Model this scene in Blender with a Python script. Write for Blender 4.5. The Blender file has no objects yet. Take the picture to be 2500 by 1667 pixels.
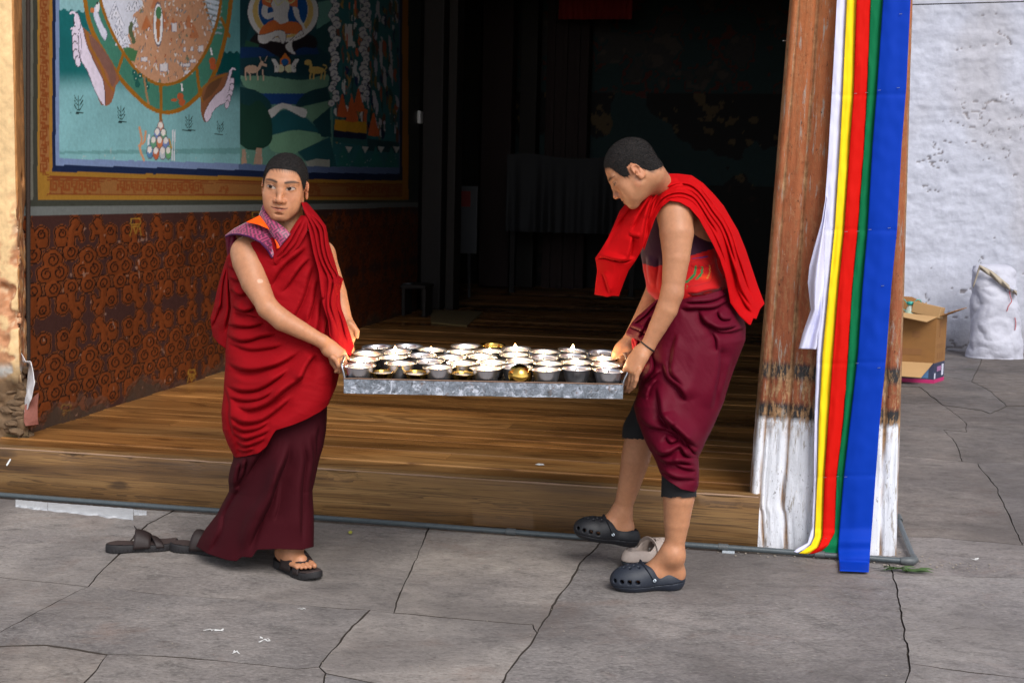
import bpy, bmesh, math, random
import numpy as np
from mathutils import Vector, Matrix, noise as mnoise
R = math.radians
random.seed(7); rng = np.random.default_rng(7)
scene = bpy.context.scene
COL = scene.collection

# ------------------------------------------------------------------ camera, sky, sun, exposure
CAM_H, FOC, YAW, PITCH, ROLL = 1.42, 3150.0, 10.8, 6.5, 1.3      # focal length in pixels of a 2500 px wide picture
_y, _p, ROLLR = R(YAW), R(PITCH), R(ROLL)
CR = np.array([math.cos(_y), math.sin(_y), 0.0])
CF = np.array([-math.sin(_y) * math.cos(_p), math.cos(_y) * math.cos(_p), -math.sin(_p)])
CU = np.cross(CR, CF)
FH = np.array([-math.sin(_y), math.cos(_y), 0.0])                 # level forward direction
CPOS = np.array([0.0, 0.0, CAM_H])
cam = bpy.data.cameras.new('camera'); camo = bpy.data.objects.new('camera', cam); COL.objects.link(camo)
cam.sensor_width = 36.0; cam.lens = 36.0 * FOC / 2500.0; cam.clip_start = 0.05; cam.clip_end = 400
xr = CR * math.cos(ROLLR) + CU * math.sin(ROLLR); up = -CR * math.sin(ROLLR) + CU * math.cos(ROLLR)
camo.matrix_world = Matrix(((xr[0], up[0], -CF[0], 0), (xr[1], up[1], -CF[1], 0), (xr[2], up[2], -CF[2], CAM_H), (0, 0, 0, 1)))
cam.dof.use_dof = True; cam.dof.focus_distance = 4.72; cam.dof.aperture_fstop = 9.0
scene.camera = camo

SUN_EL, SUN_AZ = 43.0, 146.0         # soft overcast sun over the courtyard behind the camera
w = bpy.data.worlds.new('World'); scene.world = w; w.use_nodes = True
nt = w.node_tree; nt.nodes.clear()
sky = nt.nodes.new('ShaderNodeTexSky'); sky.sky_type = 'NISHITA'; sky.sun_disc = False
sky.sun_elevation = R(SUN_EL); sky.sun_rotation = R(SUN_AZ); sky.altitude = 2300; sky.dust_density = 3.5; sky.air_density = 1.0
hsv = nt.nodes.new('ShaderNodeHueSaturation'); hsv.inputs['Saturation'].default_value = 0.33; hsv.inputs['Value'].default_value = 1.0
bg = nt.nodes.new('ShaderNodeBackground'); bg.inputs['Strength'].default_value = 0.13
wo = nt.nodes.new('ShaderNodeOutputWorld')
nt.links.new(sky.outputs[0], hsv.inputs['Color']); nt.links.new(hsv.outputs[0], bg.inputs['Color']); nt.links.new(bg.outputs[0], wo.inputs['Surface'])
sl = bpy.data.lights.new('sun', 'SUN'); sl.energy = 2.0; sl.angle = R(34); sl.color = (1.0, 0.965, 0.92)
so = bpy.data.objects.new('sun', sl); COL.objects.link(so)
_e, _a = R(SUN_EL), R(SUN_AZ)
sdir = Vector((math.sin(_a) * math.cos(_e), math.cos(_a) * math.cos(_e), math.sin(_e)))   # towards the sun
so.rotation_euler = (-sdir).to_track_quat('-Z', 'Y').to_euler()
scene.view_settings.view_transform = 'Standard'; scene.view_settings.look = 'None'
scene.view_settings.exposure = 0.76; scene.view_settings.gamma = 1.0; scene.view_settings.use_curve_mapping = False
scene.cycles.use_denoising = True
scene.cycles.max_bounces = 8; scene.cycles.diffuse_bounces = 4; scene.cycles.glossy_bounces = 4; scene.cycles.transmission_bounces = 6
scene.cycles.sample_clamp_indirect = 6.0; scene.cycles.caustics_reflective = False; scene.cycles.caustics_refractive = False

# ------------------------------------------------------------------ measuring helpers (world metres from sightings in the photograph)
def ray(px, py):
    U = np.asarray(px, float) - 1250; V = 833.5 - np.asarray(py, float)
    u = U * math.cos(ROLLR) - V * math.sin(ROLLR); v = U * math.sin(ROLLR) + V * math.cos(ROLLR)
    return CF + (u / FOC)[..., None] * CR + (v / FOC)[..., None] * CU
def pt(px, py, D):
    d = ray(px, py); t = np.asarray(D, float) / (d @ FH)
    return CPOS + d * t[..., None]
def onZ(px, py, z=0.0):
    d = ray(px, py); t = (z - CAM_H) / d[..., 2]; return CPOS + d * t[..., None]
def onY(px, py, Y):
    d = ray(px, py); t = Y / d[..., 1]; return CPOS + d * t[..., None]
def onX(px, py, X):
    d = ray(px, py); t = X / d[..., 0]; return CPOS + d * t[..., None]
def onN(px, py, P0, N):
    d = ray(px, py); N = np.asarray(N, float); t = ((np.asarray(P0) - CPOS) @ N) / (d @ N); return CPOS + d * t[..., None]
def pix(P):
    d = np.asarray(P, float) - CPOS; a = d @ CR; b = d @ CU; f = d @ CF
    u = a / f * FOC; v = b / f * FOC
    return 1250 + u * math.cos(ROLLR) + v * math.sin(ROLLR), 833.5 - (-u * math.sin(ROLLR) + v * math.cos(ROLLR))
def lin(c):
    c = np.asarray(c, float) / 255.0
    return np.where(c <= 0.04045, c / 12.92, ((c + 0.055) / 1.055) ** 2.4)
def L3(r, g, b, k=1.0): return tuple(lin((r, g, b)) * k)

# ------------------------------------------------------------------ object helpers
def tag(o, label=None, cat=None, group=None, kind=None):
    if label: o['label'] = label
    if cat: o['category'] = cat
    if group: o['group'] = group
    if kind: o['kind'] = kind
    return o
def empty(name, loc=(0, 0, 0), label=None, cat=None, group=None, kind=None):
    o = bpy.data.objects.new(name, None); COL.objects.link(o); o.location = tuple(loc); o.empty_display_size = 0.05
    bpy.context.view_layer.update() if False else None
    return tag(o, label, cat, group, kind)
def link(name, me, mat=None, parent=None):
    o = bpy.data.objects.new(name, me); COL.objects.link(o)
    if mat is not None and len(me.materials) == 0: me.materials.append(mat)
    if parent is not None:
        o.parent = parent
        o.matrix_parent_inverse = Matrix.Translation(-world_loc(parent))
    return o
def world_loc(o):
    v = Vector((0, 0, 0))
    while o is not None and o.type == 'EMPTY':
        if o.parent is not None and o.parent.type == 'EMPTY' : v += o.location; o = o.parent; continue
        v += o.location; break
    return v
def mesh(name, V, F, mat=None, parent=None, smooth=True, cols=None, autosm=None):
    me = bpy.data.meshes.new(name)
    V = np.asarray(V, np.float32)
    if isinstance(F, np.ndarray) and F.ndim == 2:
        n = F.shape[1]; me.vertices.add(len(V)); me.vertices.foreach_set('co', V.ravel())
        me.loops.add(F.size); me.loops.foreach_set('vertex_index', F.astype(np.int32).ravel())
        me.polygons.add(len(F)); me.polygons.foreach_set('loop_start', (np.arange(len(F)) * n).astype(np.int32))
        me.polygons.foreach_set('loop_total', np.full(len(F), n, np.int32)); me.update(calc_edges=True)
    else:
        me.from_pydata(V.tolist(), [], [tuple(int(i) for i in f) for f in F]); me.update()
    if smooth: me.polygons.foreach_set('use_smooth', np.ones(len(me.polygons), bool))
    if cols is not None:
        a = me.color_attributes.new('paint', 'FLOAT_COLOR', 'POINT'); c = np.ones((len(V), 4), np.float32); c[:, :3] = cols
        a.data.foreach_set('color', c.ravel())
    if autosm is not None: me.set_sharp_from_angle(angle=R(autosm))
    return link(name, me, mat, parent)
def grid_faces(nu, nv, wrap=False):
    i = np.arange(nv - 1)[:, None]; j = np.arange(nu if wrap else nu - 1)[None, :]
    a = i * nu + j; b = i * nu + (j + 1) % nu; return np.stack([a, b, b + nu, a + nu], -1).reshape(-1, 4)
def box(name, x0, x1, y0, y1, z0, z1, mat, parent=None, bev=0.004, rot=None, seg=2):
    bm = bmesh.new(); bmesh.ops.create_cube(bm, size=1)
    for v in bm.verts: v.co = Vector(((x0 + x1) / 2 + v.co.x * (x1 - x0), (y0 + y1) / 2 + v.co.y * (y1 - y0), (z0 + z1) / 2 + v.co.z * (z1 - z0)))
    if bev: bmesh.ops.bevel(bm, geom=bm.edges[:], offset=bev, segments=seg, profile=0.6, affect='EDGES')
    if rot is not None: bmesh.ops.transform(bm, matrix=rot, verts=bm.verts)
    me = bpy.data.meshes.new(name); bm.to_mesh(me); bm.free()
    return link(name, me, mat, parent)
def tube(name, pts, rad, mat, parent=None, n=12, cap=True, smooth=True):
    P = np.array(pts, float); k = len(P); rad = np.broadcast_to(np.asarray(rad, float), (k,))
    T = np.gradient(P, axis=0); T /= np.linalg.norm(T, axis=1)[:, None] + 1e-9
    ref = np.array([0, 0, 1.0]) if abs(T[0, 2]) < .9 else np.array([1.0, 0, 0])
    V = []; N = None
    for i in range(k):
        if N is None: N = np.cross(T[i], ref)
        N = N - T[i] * (N @ T[i]); N /= np.linalg.norm(N); B = np.cross(T[i], N)
        a = np.arange(n) * 2 * math.pi / n
        V.append(P[i] + rad[i] * (np.cos(a)[:, None] * N + np.sin(a)[:, None] * B))
    V = np.concatenate(V); F = grid_faces(n, k, True).tolist()
    if cap: F += [list(range(n))[::-1], list(range((k - 1) * n, k * n))]
    return mesh(name, V, F, mat, parent, smooth, autosm=50 if cap else None)
def lathe(prof, n=32):
    prof = np.array(prof, float); a = np.arange(n) * 2 * math.pi / n
    V = np.stack([prof[:, 0][:, None] * np.cos(a), prof[:, 0][:, None] * np.sin(a), np.broadcast_to(prof[:, 1][:, None], (len(prof), n))], -1).reshape(-1, 3)
    return V, grid_faces(n, len(prof), True)
def spline(pts, n):
    """Catmull-Rom through pts, n samples"""
    P = np.array(pts, float); 
    if len(P) == 2: t = np.linspace(0, 1, n)[:, None]; return P[0] * (1 - t) + P[1] * t
    d = np.r_[0, np.cumsum(np.linalg.norm(np.diff(P, axis=0), axis=1) + 1e-9)]; d /= d[-1]
    m = np.gradient(P, d, axis=0) if len(P) > 2 else None
    t = np.linspace(0, 1, n); k = np.clip(np.searchsorted(d, t, side='right') - 1, 0, len(P) - 2)
    h = (d[k + 1] - d[k])[:, None]; s = ((t - d[k])[:, None]) / h
    return (2*s**3-3*s**2+1)*P[k] + (s**3-2*s**2+s)*h*m[k] + (-2*s**3+3*s**2)*P[k+1] + (s**3-s**2)*h*m[k+1]
def resamp(pts, n):
    P = np.array(pts, float); d = np.r_[0, np.cumsum(np.linalg.norm(np.diff(P, axis=0), axis=1) + 1e-9)]
    t = np.linspace(0, d[-1], n); return np.stack([np.interp(t, d, P[:, i]) for i in range(P.shape[1])], -1)

# ------------------------------------------------------------------ materials
def N(nt, typ, **k):
    n = nt.nodes.new(typ)
    for a, v in k.items():
        if a.startswith('i_'): n.inputs[a[2:].replace('_', ' ')].default_value = v
        else: setattr(n, a, v)
    return n
def newmat(name):
    m = bpy.data.materials.new(name); m.use_nodes = True; nt = m.node_tree; b = nt.nodes['Principled BSDF']; return m, nt, b
def texco(nt, scale=(1, 1, 1), kind='Object', rot=(0, 0, 0)):
    tc = N(nt, 'ShaderNodeTexCoord'); mp = N(nt, 'ShaderNodeMapping'); mp.inputs['Scale'].default_value = scale; mp.inputs['Rotation'].default_value = rot
    nt.links.new(tc.outputs[kind], mp.inputs['Vector']); return mp.outputs[0]
def noise(nt, vec, sc, det=6, rough=.6, dist=0.0):
    n = N(nt, 'ShaderNodeTexNoise'); n.inputs['Scale'].default_value = sc; n.inputs['Detail'].default_value = det
    n.inputs['Roughness'].default_value = rough; n.inputs['Distortion'].default_value = dist; nt.links.new(vec, n.inputs['Vector']); return n.outputs[0]
def ramp(nt, fac, stops):
    r = N(nt, 'ShaderNodeValToRGB'); e = r.color_ramp.elements
    while len(e) < len(stops): e.new(0.5)
    for k, (p, c) in enumerate(stops):
        e[k].position = p; e[k].color = (*c, 1) if hasattr(c, '__len__') else (c, c, c, 1)
    nt.links.new(fac, r.inputs[0]); return r.outputs[0]
def mix(nt, fac, a, b, mode='MIX'):
    m = N(nt, 'ShaderNodeMix', data_type='RGBA', blend_type=mode)
    for s, v in ((0, fac), (6, a), (7, b)):
        if hasattr(v, 'is_output'): nt.links.new(v, m.inputs[s])
        elif s == 0: m.inputs[0].default_value = v
        else: m.inputs[s].default_value = (*v, 1)
    return m.outputs[2]
def bump(nt, b, h, strength=.3, dist=.01, prev=None):
    n = N(nt, 'ShaderNodeBump'); n.inputs['Strength'].default_value = strength; n.inputs['Distance'].default_value = dist
    nt.links.new(h, n.inputs['Height'])
    if prev is not None: nt.links.new(prev, n.inputs['Normal'])
    nt.links.new(n.outputs[0], b.inputs['Normal']); return n.outputs[0]
def simple(name, c, rough=.6, metal=0.0, var=.15, sc=20, bs=0.0, bd=.003, spec=.5, scale=(1, 1, 1), bsc=None, **k):
    m, nt, b = newmat(name); v = texco(nt, scale)
    n = noise(nt, v, sc); c = np.array(c)
    nt.links.new(mix(nt, n, tuple(c * (1 - var)), tuple(np.minimum(c * (1 + var), 1))), b.inputs['Base Color'])
    b.inputs['Roughness'].default_value = rough; b.inputs['Metallic'].default_value = metal; b.inputs['Specular IOR Level'].default_value = spec
    if bs: bump(nt, b, noise(nt, v, bsc or sc * 3, 8), bs, bd)
    for a, val in k.items(): b.inputs[a.replace('_', ' ')].default_value = val
    return m
def attrmat(name, rough=.6, var=.12, sc=30, bs=.2, bd=.003, spec=.4, scale=(1, 1, 1), sss=0.0, sheen=0.0):
    m, nt, b = newmat(name); v = texco(nt, scale); a = N(nt, 'ShaderNodeAttribute', attribute_name='paint')
    n = noise(nt, v, sc, 8)
    f = ramp(nt, n, [(.25, 1 - var * 1.6), (.75, 1 + var)])
    nt.links.new(mix(nt, 1.0, a.outputs['Color'], f, 'MULTIPLY'), b.inputs['Base Color'])
    b.inputs['Roughness'].default_value = rough; b.inputs['Specular IOR Level'].default_value = spec
    if bs: bump(nt, b, n, bs, bd)
    if sss: b.inputs['Subsurface Weight'].default_value = sss; b.inputs['Subsurface Radius'].default_value = (1, .35, .2); b.inputs['Subsurface Scale'].default_value = .008
    if sheen: b.inputs['Sheen Weight'].default_value = sheen; b.inputs['Sheen Roughness'].default_value = .4
    return m
# ================================================================== SETTING
WX, WY0, WY1 = -3.45, 5.62, 12.80        # left mural wall: plane X, start and end
FZ = 0.215                               # height of the wooden floor
SY = 5.275                               # face of the step

# ---- courtyard of stone slabs
def stone_mat(dk=1.0):
    m, nt, b = newmat('slate_stone'); v = texco(nt, (1, 1, 1)); vs = texco(nt, (1.0, 1.5, 1), rot=(0, 0, R(-30)))
    oi = N(nt, 'ShaderNodeObjectInfo')
    big = noise(nt, v, 1.6, 5, .6, .3); med = noise(nt, vs, 9, 9, .68, .4); fine = noise(nt, vs, 55, 9, .8)
    base = ramp(nt, big, [(.3, L3(126, 121, 120)), (.52, L3(147, 141, 137)), (.7, L3(164, 156, 150))])
    per = ramp(nt, oi.outputs['Random'], [(0, (.78, .77, .78)), (.35, (1.02, .96, .90)), (.7, (.88, .90, .95)), (1, (1.12, 1.07, 1.02))])
    c = mix(nt, 1.0, base, per, 'MULTIPLY')
    c = mix(nt, 1.0, c, ramp(nt, med, [(.30, .52), (.45, .90), (.60, 1.08), (.75, 1.38)]), 'MULTIPLY')
    c = mix(nt, ramp(nt, fine, [(.50, 0.0), (.68, .55)]), c, L3(186, 180, 174))
    c = mix(nt, ramp(nt, fine, [(.34, .75), (.46, 0.0)]), c, L3(66, 60, 58))
    rust = noise(nt, v, 2.3, 6, .7, .8)
    c = mix(nt, ramp(nt, rust, [(.55, 0.0), (.75, .55)]), c, L3(128, 104, 92))
    wr = noise(nt, vs, 240, 5, .8)
    c = mix(nt, ramp(nt, wr, [(.62, 0.0), (.72, .35)]), c, L3(205, 200, 196))
    c = mix(nt, ramp(nt, wr, [(.28, .45), (.38, 0.0)]), c, L3(40, 36, 34))
    stain = noise(nt, v, 1.1, 4, .5, .2); c = mix(nt, ramp(nt, stain, [(.36, .6), (.54, 0.0)]), c, L3(92, 86, 84))
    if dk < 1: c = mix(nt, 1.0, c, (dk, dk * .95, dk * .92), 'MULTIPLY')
    nt.links.new(c, b.inputs['Base Color'])
    nt.links.new(ramp(nt, med, [(.3, .82), (.7, .55)]), b.inputs['Roughness']); b.inputs['Specular IOR Level'].default_value = .35
    p = bump(nt, b, med, .7, .016); bump(nt, b, fine, .8, .006, p)
    return m
STONE = stone_mat(); STONES = [STONE, stone_mat(.86), stone_mat(.68), stone_mat(.55), stone_mat(.47)]  # darker copies put the shade at the back right into the slab colour
DIRT = simple('joint_dirt', L3(88, 78, 68), .95, var=.5, sc=60, bs=.8, bd=.01)
SLABSIDE = simple('slab_side', L3(58, 50, 44), .95, var=.4, sc=60)
mesh('ground', [(-40, -30, -.009), (40, -30, -.009), (40, 60, -.009), (-40, 60, -.009)], [(0, 1, 2, 3)], DIRT, smooth=False)['kind'] = 'structure'
paving = empty('courtyard_paving', kind='structure')
SLABS = [
 [(-700,1150),(440,1236),(360,1278),(280,1360),(213,1430),(0,1408),(-700,1380)],
 [(-700,1380),(0,1408),(213,1430),(149,1460),(0,1540),(-120,1585),(-900,1620)],
 [(440,1236),(1050,1285),(1020,1350),(985,1430),(960,1495),(901,1488),(795,1481),(600,1462),(400,1450),(213,1430),(280,1360),(360,1278)],
 [(1050,1285),(1470,1318),(1419,1373),(1383,1428),(1357,1462),(1315,1543),(1302,1524),(1238,1520),(1000,1498),(960,1495),(985,1430),(1020,1350)],
 [(149,1460),(213,1430),(400,1450),(600,1462),(795,1481),(901,1488),(872,1518),(808,1586),(782,1626),(723,1632),(561,1615),(400,1600),(264,1595),(119,1572),(0,1576),(-120,1585),(0,1540)],
 [(-120,1585),(0,1576),(119,1572),(264,1595),(238,1632),(200,1667),(100,1900),(-1100,1900),(-900,1620)],
 [(264,1595),(400,1600),(561,1615),(723,1632),(782,1626),(795,1641),(780,1700),(700,1900),(100,1900),(200,1667),(238,1632)],
 [(901,1488),(960,1495),(1000,1498),(1238,1520),(1302,1524),(1315,1543),(1276,1590),(1225,1667),(1210,1690),(1050,1688),(893,1662),(795,1641),(782,1626),(808,1586),(872,1518)],
 [(795,1641),(893,1662),(1050,1688),(1210,1690),(1100,1900),(700,1900),(780,1700)],
 [(1470,1318),(2168,1374),(2182,1405),(2193,1454),(2208,1543),(2219,1605),(2213,1667),(2180,1900),(1100,1900),(1210,1690),(1225,1667),(1276,1590),(1315,1543),(1357,1462),(1383,1428),(1419,1373)],
 [(2182,1403),(2500,1409),(3100,1430),(3100,1700),(2500,1655),(2365,1639),(2219,1618),(2219,1605),(2208,1543),(2193,1454)],
 [(2219,1618),(2365,1639),(2500,1655),(3100,1700),(3100,1950),(2180,1950),(2213,1667)],
 [(2060,1303),(2187,1308),(2292,1311),(2443,1324),(2495,1329),(3000,1345),(3100,1430),(2500,1409),(2182,1403),(2168,1374),(2080,1366)],
 [(2060,1104),(2193,1110),(2349,1125),(2388,1131),(2432,1188),(2469,1267),(2495,1329),(2443,1324),(2292,1311),(2187,1308),(2060,1303)],
 [(2388,1131),(2500,1126),(2900,1120),(3000,1345),(2495,1329),(2469,1267),(2432,1188)],
 [(2302,1048),(2359,1053),(2359,1032),(2427,1035),(2500,1037),(2900,1040),(2900,1120),(2500,1126),(2388,1131),(2349,1125),(2333,1079),(2307,1053)],
 [(2060,982),(2240,986),(2302,988),(2333,1009),(2359,1032),(2359,1053),(2302,1048),(2307,1053),(2333,1079),(2349,1125),(2193,1110),(2060,1104)],
 [(2302,988),(2396,1001),(2417,1009),(2458,991),(2500,991),(2900,985),(2900,1040),(2500,1037),(2427,1035),(2359,1032),(2333,1009)],
 [(2060,938),(2245,944),(2281,972),(2302,988),(2240,986),(2060,982)],
 [(2060,902),(2245,905),(2372,931),(2417,954),(2458,991),(2417,1009),(2396,1001),(2302,988),(2281,972),(2245,944),(2060,938)],
 [(2395,884),(2900,884),(2900,985),(2500,991),(2458,991),(2417,954),(2372,931)],
 [(2060,852),(2400,858),(2395,884),(2372,931),(2245,905),(2060,902)],
 [(2400,858),(2900,862),(2900,884),(2395,884)],
]
def slab(pts, seed, z=0.0, inset=.0006):
    P = np.array(pts, float); P = onZ(P[:, 0], P[:, 1], 0)[:, :2]
    if np.sum(P[:, 0] * np.roll(P[:, 1], -1) - P[:, 1] * np.roll(P[:, 0], -1)) < 0: P = P[::-1]
    Q = []
    for a, b in zip(P, np.roll(P, -1, 0)):
        L = np.linalg.norm(b - a); k = max(1, int(L / .035))
        t = np.arange(k) / k; Q.append(a + (b - a) * t[:, None])
    Q = np.concatenate(Q); n = len(Q)
    # shared jitter from position so neighbouring edges follow one crack
    jit = np.array([[mnoise.noise((q[0] * 7, q[1] * 7, 1.3)) + .6 * mnoise.noise((q[0] * 23, q[1] * 23, 1.3)), mnoise.noise((q[0] * 7, q[1] * 7, 9.1)) + .6 * mnoise.noise((q[0] * 23, q[1] * 23, 9.1))] for q in Q]) * .008
    Q = Q + jit
    t = np.roll(Q, -1, 0) - np.roll(Q, 1, 0); nn = np.stack([-t[:, 1], t[:, 0]], -1); nn /= np.linalg.norm(nn, axis=1)[:, None] + 1e-9
    gap = inset * (1.25 + .7 * np.array([max(-.6, mnoise.noise((q[0] * 3, q[1] * 3, 4.0 + seed * .01))) for q in Q]))[:, None]
    A = Q + nn * gap; B = Q + nn * (gap + .0008 + .0034 * np.array([max(0, mnoise.noise((q[0] * 5, q[1] * 5, 2.0)) + .15) for q in Q])[:, None] + .0012 * rng.random((n, 1)))
    V = np.concatenate([np.c_[A, np.full(n, z - .05)], np.c_[A, np.full(n, z - .010)], np.c_[B, np.full(n, z)]])
    me = bpy.data.meshes.new('paving_slab'); bm = bmesh.new(); vs = [bm.verts.new(v) for v in V]
    for k in range(n):
        k2 = (k + 1) % n
        for l in (0, 1): bm.faces.new((vs[l*n+k], vs[l*n+k2], vs[(l+1)*n+k2], vs[(l+1)*n+k]))
    es = [bm.edges.get((vs[2*n+k], vs[2*n+(k+1) % n])) for k in range(n)]
    bmesh.ops.triangle_fill(bm, edges=es, use_beauty=True)
    for f in bm.faces: f.smooth = False; f.material_index = 0 if len(f.verts) == 3 else 1
    bmesh.ops.recalc_face_normals(bm, faces=bm.faces)
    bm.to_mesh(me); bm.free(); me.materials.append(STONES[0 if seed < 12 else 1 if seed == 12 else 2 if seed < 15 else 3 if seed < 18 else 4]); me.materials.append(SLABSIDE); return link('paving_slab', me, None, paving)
for k, s in enumerate(SLABS): slab(s, k, z=rng.uniform(-.004, .0))

# ---- droppings and grit on the slabs
CHALK = simple('white_splash', L3(225, 224, 222), .8, var=.1, sc=80)
def splash(px, py, r, seed, nb=9):
    c = onZ(px, py, .0); g = random.Random(seed); bm = bmesh.new()
    for k in range(nb):
        a = g.uniform(0, 6.28); d = g.uniform(0, r); cc = c + [math.cos(a) * d * 1.5, math.sin(a) * d, 0]; rr = g.uniform(.15, .5) * r
        el = g.uniform(1, 3); ro = g.uniform(0, 3.1); pv = []
        for j in range(9):
            t = j * 6.283 / 9; q = g.uniform(.6, 1.2) * rr; x = math.cos(t) * q * el; y = math.sin(t) * q * .5
            pv.append(bm.verts.new((cc[0] + x * math.cos(ro) - y * math.sin(ro), cc[1] + x * math.sin(ro) + y * math.cos(ro), .0015 + k * .0001)))
        bm.faces.new(pv)
    me = bpy.data.meshes.new('bird_dropping'); bm.to_mesh(me); bm.free(); return link('bird_dropping', me, CHALK)
for (x, y, r, s, lb) in [(527,1539,.020,1,'largest white bird dropping splashed on the slab below the sandalled foot'),
                         (645,1561,.017,2,'white bird dropping with a thin tail, right of the largest one'),
                         (577,1591,.011,3,'small white dropping nearest the front crack, below the others'),
                         (738,1487,.010,4,'small pale dropping just above the long crack, rightmost of the left slab'),
                         (2383,1365,.013,5,'white fleck alone on the paving right of the metal pipe elbow')]:
    tag(splash(x, y, r, s), lb, 'bird dropping')
GRIT = simple('grit', L3(150, 140, 128), .9, var=.5, sc=200)
bm = bmesh.new()
for k in range(520):
    if k < 330: p = onZ(random.uniform(1750, 2260), 0, 0) * 0 + np.array([random.gauss(.28, .33), random.gauss(5.24, .05), 0])
    else: q = onZ(random.uniform(0, 2500), random.uniform(1240, 1660)); p = np.array(q)
    s = random.uniform(.0012, .0045) if k < 330 else random.uniform(.001, .0025)
    m4 = Matrix.Translation((p[0], p[1], s * .4)) @ Matrix.Rotation(random.random() * 6, 4, 'Z') @ Matrix.Diagonal((s * random.uniform(.7, 1.8), s, s * .6, 1))
    bmesh.ops.create_icosphere(bm, subdivisions=1, radius=1, matrix=m4)
me = bpy.data.meshes.new('loose_grit'); bm.to_mesh(me); bm.free(); g = link('loose_grit', me, GRIT); g['kind'] = 'stuff'

# ---- wooden floor, step beam
def wood_mat(name, stops, sc=(1.2, 22, 22), rough=.45, dark=.5, bs=.35, knots=True, per=.35, wear=True):
    m, nt, b = newmat(name); v = texco(nt, sc); v2 = texco(nt, (sc[0] * .4, sc[1] * .25, sc[2] * .25)); oi = N(nt, 'ShaderNodeObjectInfo')
    g = noise(nt, v, 1.4, 8, .62, 1.2); l = noise(nt, v2, 1.0, 5, .6, .9)
    wv = N(nt, 'ShaderNodeTexWave', wave_type='BANDS', bands_direction='Y'); wv.inputs['Scale'].default_value = .55; wv.inputs['Distortion'].default_value = 9; wv.inputs['Detail'].default_value = 3; wv.inputs['Detail Scale'].default_value = .6
    nt.links.new(v, wv.inputs[0])
    c = ramp(nt, l, stops)
    c = mix(nt, 1.0, c, ramp(nt, g, [(.3, .84), (.7, 1.12)]), 'MULTIPLY')
    ln = noise(nt, texco(nt, (sc[0] * .35, sc[1] * .6, sc[2] * .6)), 1.0, 3, .5, 1.5); c = mix(nt, ramp(nt, ln, [(.43, 0.0), (.475, .8), (.49, .0), (.56, .0), (.575, .7), (.61, 0.0)]), c, tuple(np.array(stops[0][1]) * .6))
    kn = noise(nt, texco(nt, (2.2, 7, 7)), 1.0, 2, .4, .3); c = mix(nt, ramp(nt, kn, [(.70, 0.0), (.76, .75)]), c, tuple(np.array(stops[0][1]) * .5))
    c = mix(nt, 1.0, c, ramp(nt, noise(nt, texco(nt, (.6, 1.2, 1.2)), 1.3, 3), [(.3, 1 - dark), (.65, 1.12)]), 'MULTIPLY')
    c = mix(nt, 1.0, c, ramp(nt, oi.outputs['Random'], [(0, 1 - per), (.5, 1.0), (1, 1 + per)]), 'MULTIPLY')
    if wear:
        wn = noise(nt, texco(nt, (sc[0] * .5, sc[1] * .12, 8)), 1.6, 7, .7)
        c = mix(nt, ramp(nt, wn, [(.55, 0.0), (.75, .55)]), c, L3(140, 118, 96))
    nt.links.new(c, b.inputs['Base Color']); nt.links.new(ramp(nt, l, [(.3, rough - .14), (.7, rough + .2)]), b.inputs['Roughness']); bump(nt, b, g, bs, .003)
    return m
FLOORW = wood_mat('floor_wood', [(.3, L3(112, 72, 36)), (.5, L3(144, 98, 52)), (.7, L3(166, 122, 72))], (1.0, 5, 5), .30, dark=.3, per=.4, wear=False)
BEAMW = wood_mat('beam_wood', [(.32, L3(88, 60, 32)), (.5, L3(130, 94, 52)), (.68, L3(152, 116, 70))], (1.1, 46, 46), .6, dark=.4, wear=False, per=0)
floor = empty('wooden_floor', kind='structure')
FX0, FX1 = -5.2, .035
yy = SY + .062; k = 0
while yy < 16.9:
    wd = rng.uniform(.125, .165); L = FX1 if yy < 5.95 else .36
    zj = rng.uniform(-.006, .0005)
    cuts = [FX0 if yy < 5.6 else WX - .02 if yy < 13 else -5.6] + ([rng.uniform(-3.2, .0)] if k % 3 == 2 else []) + [L]
    for a, b_ in zip(cuts[:-1], cuts[1:]):
        box('floor_plank', a + .001, b_ - .001, yy, yy + wd - .006, FZ - .035, FZ + zj, FLOORW, floor, bev=.0035, seg=1)
    yy += wd; k += 1
mesh('floor_base', [(FX0, SY + .06, FZ - .037), (.03, SY + .06, FZ - .037), (.03, 16.9, FZ - .037), (FX0, 16.9, FZ - .037)], [(0, 1, 2, 3)], DIRT, floor, smooth=False)
# step beam: a long squared timber with worn arris
def beam(name, x0, x1, y0, y1, z0, z1, mat, parent, seed=0, amp=.004, nx=240):
    prof = [(y1, z1), (y0 + .012, z1), (y0 + .004, z1 - .004), (y0, z1 - .014), (y0, z1 - .06), (y0, (z0 + z1) / 2), (y0, z0 + .01), (y0 + .006, z0), (y1, z0)]
    X = np.linspace(x0, x1, nx); V = []
    for x in X:
        for j, (y, z) in enumerate(prof):
            n = mnoise.noise((x * 3, j * .8, seed)) + .5 * mnoise.noise((x * 17, j * 1.7, seed)); dent = max(0, mnoise.noise((x * 6, 3.3, seed)) - .25) * .05 if j in (2, 3) else 0
            V.append((x, y + (amp * n + dent if j < 8 and j > 0 else 0), z + (amp * .8 * n - dent * .7 if j in (1, 2, 3, 7) else 0)))
    F = grid_faces(len(prof), nx).tolist() + [list(range(len(prof))), list(range((nx - 1) * len(prof), nx * len(prof)))[::-1]]
    o = mesh(name, V, F, mat, parent, smooth=True, autosm=35); return o
step = empty('threshold_step', (-2, SY, 0), 'long worn timber step beam across the open doorway', 'step')
beam('beam', FX0, .04, SY, SY + .06, .001, FZ + .002, BEAMW, step, 2.0)
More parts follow.
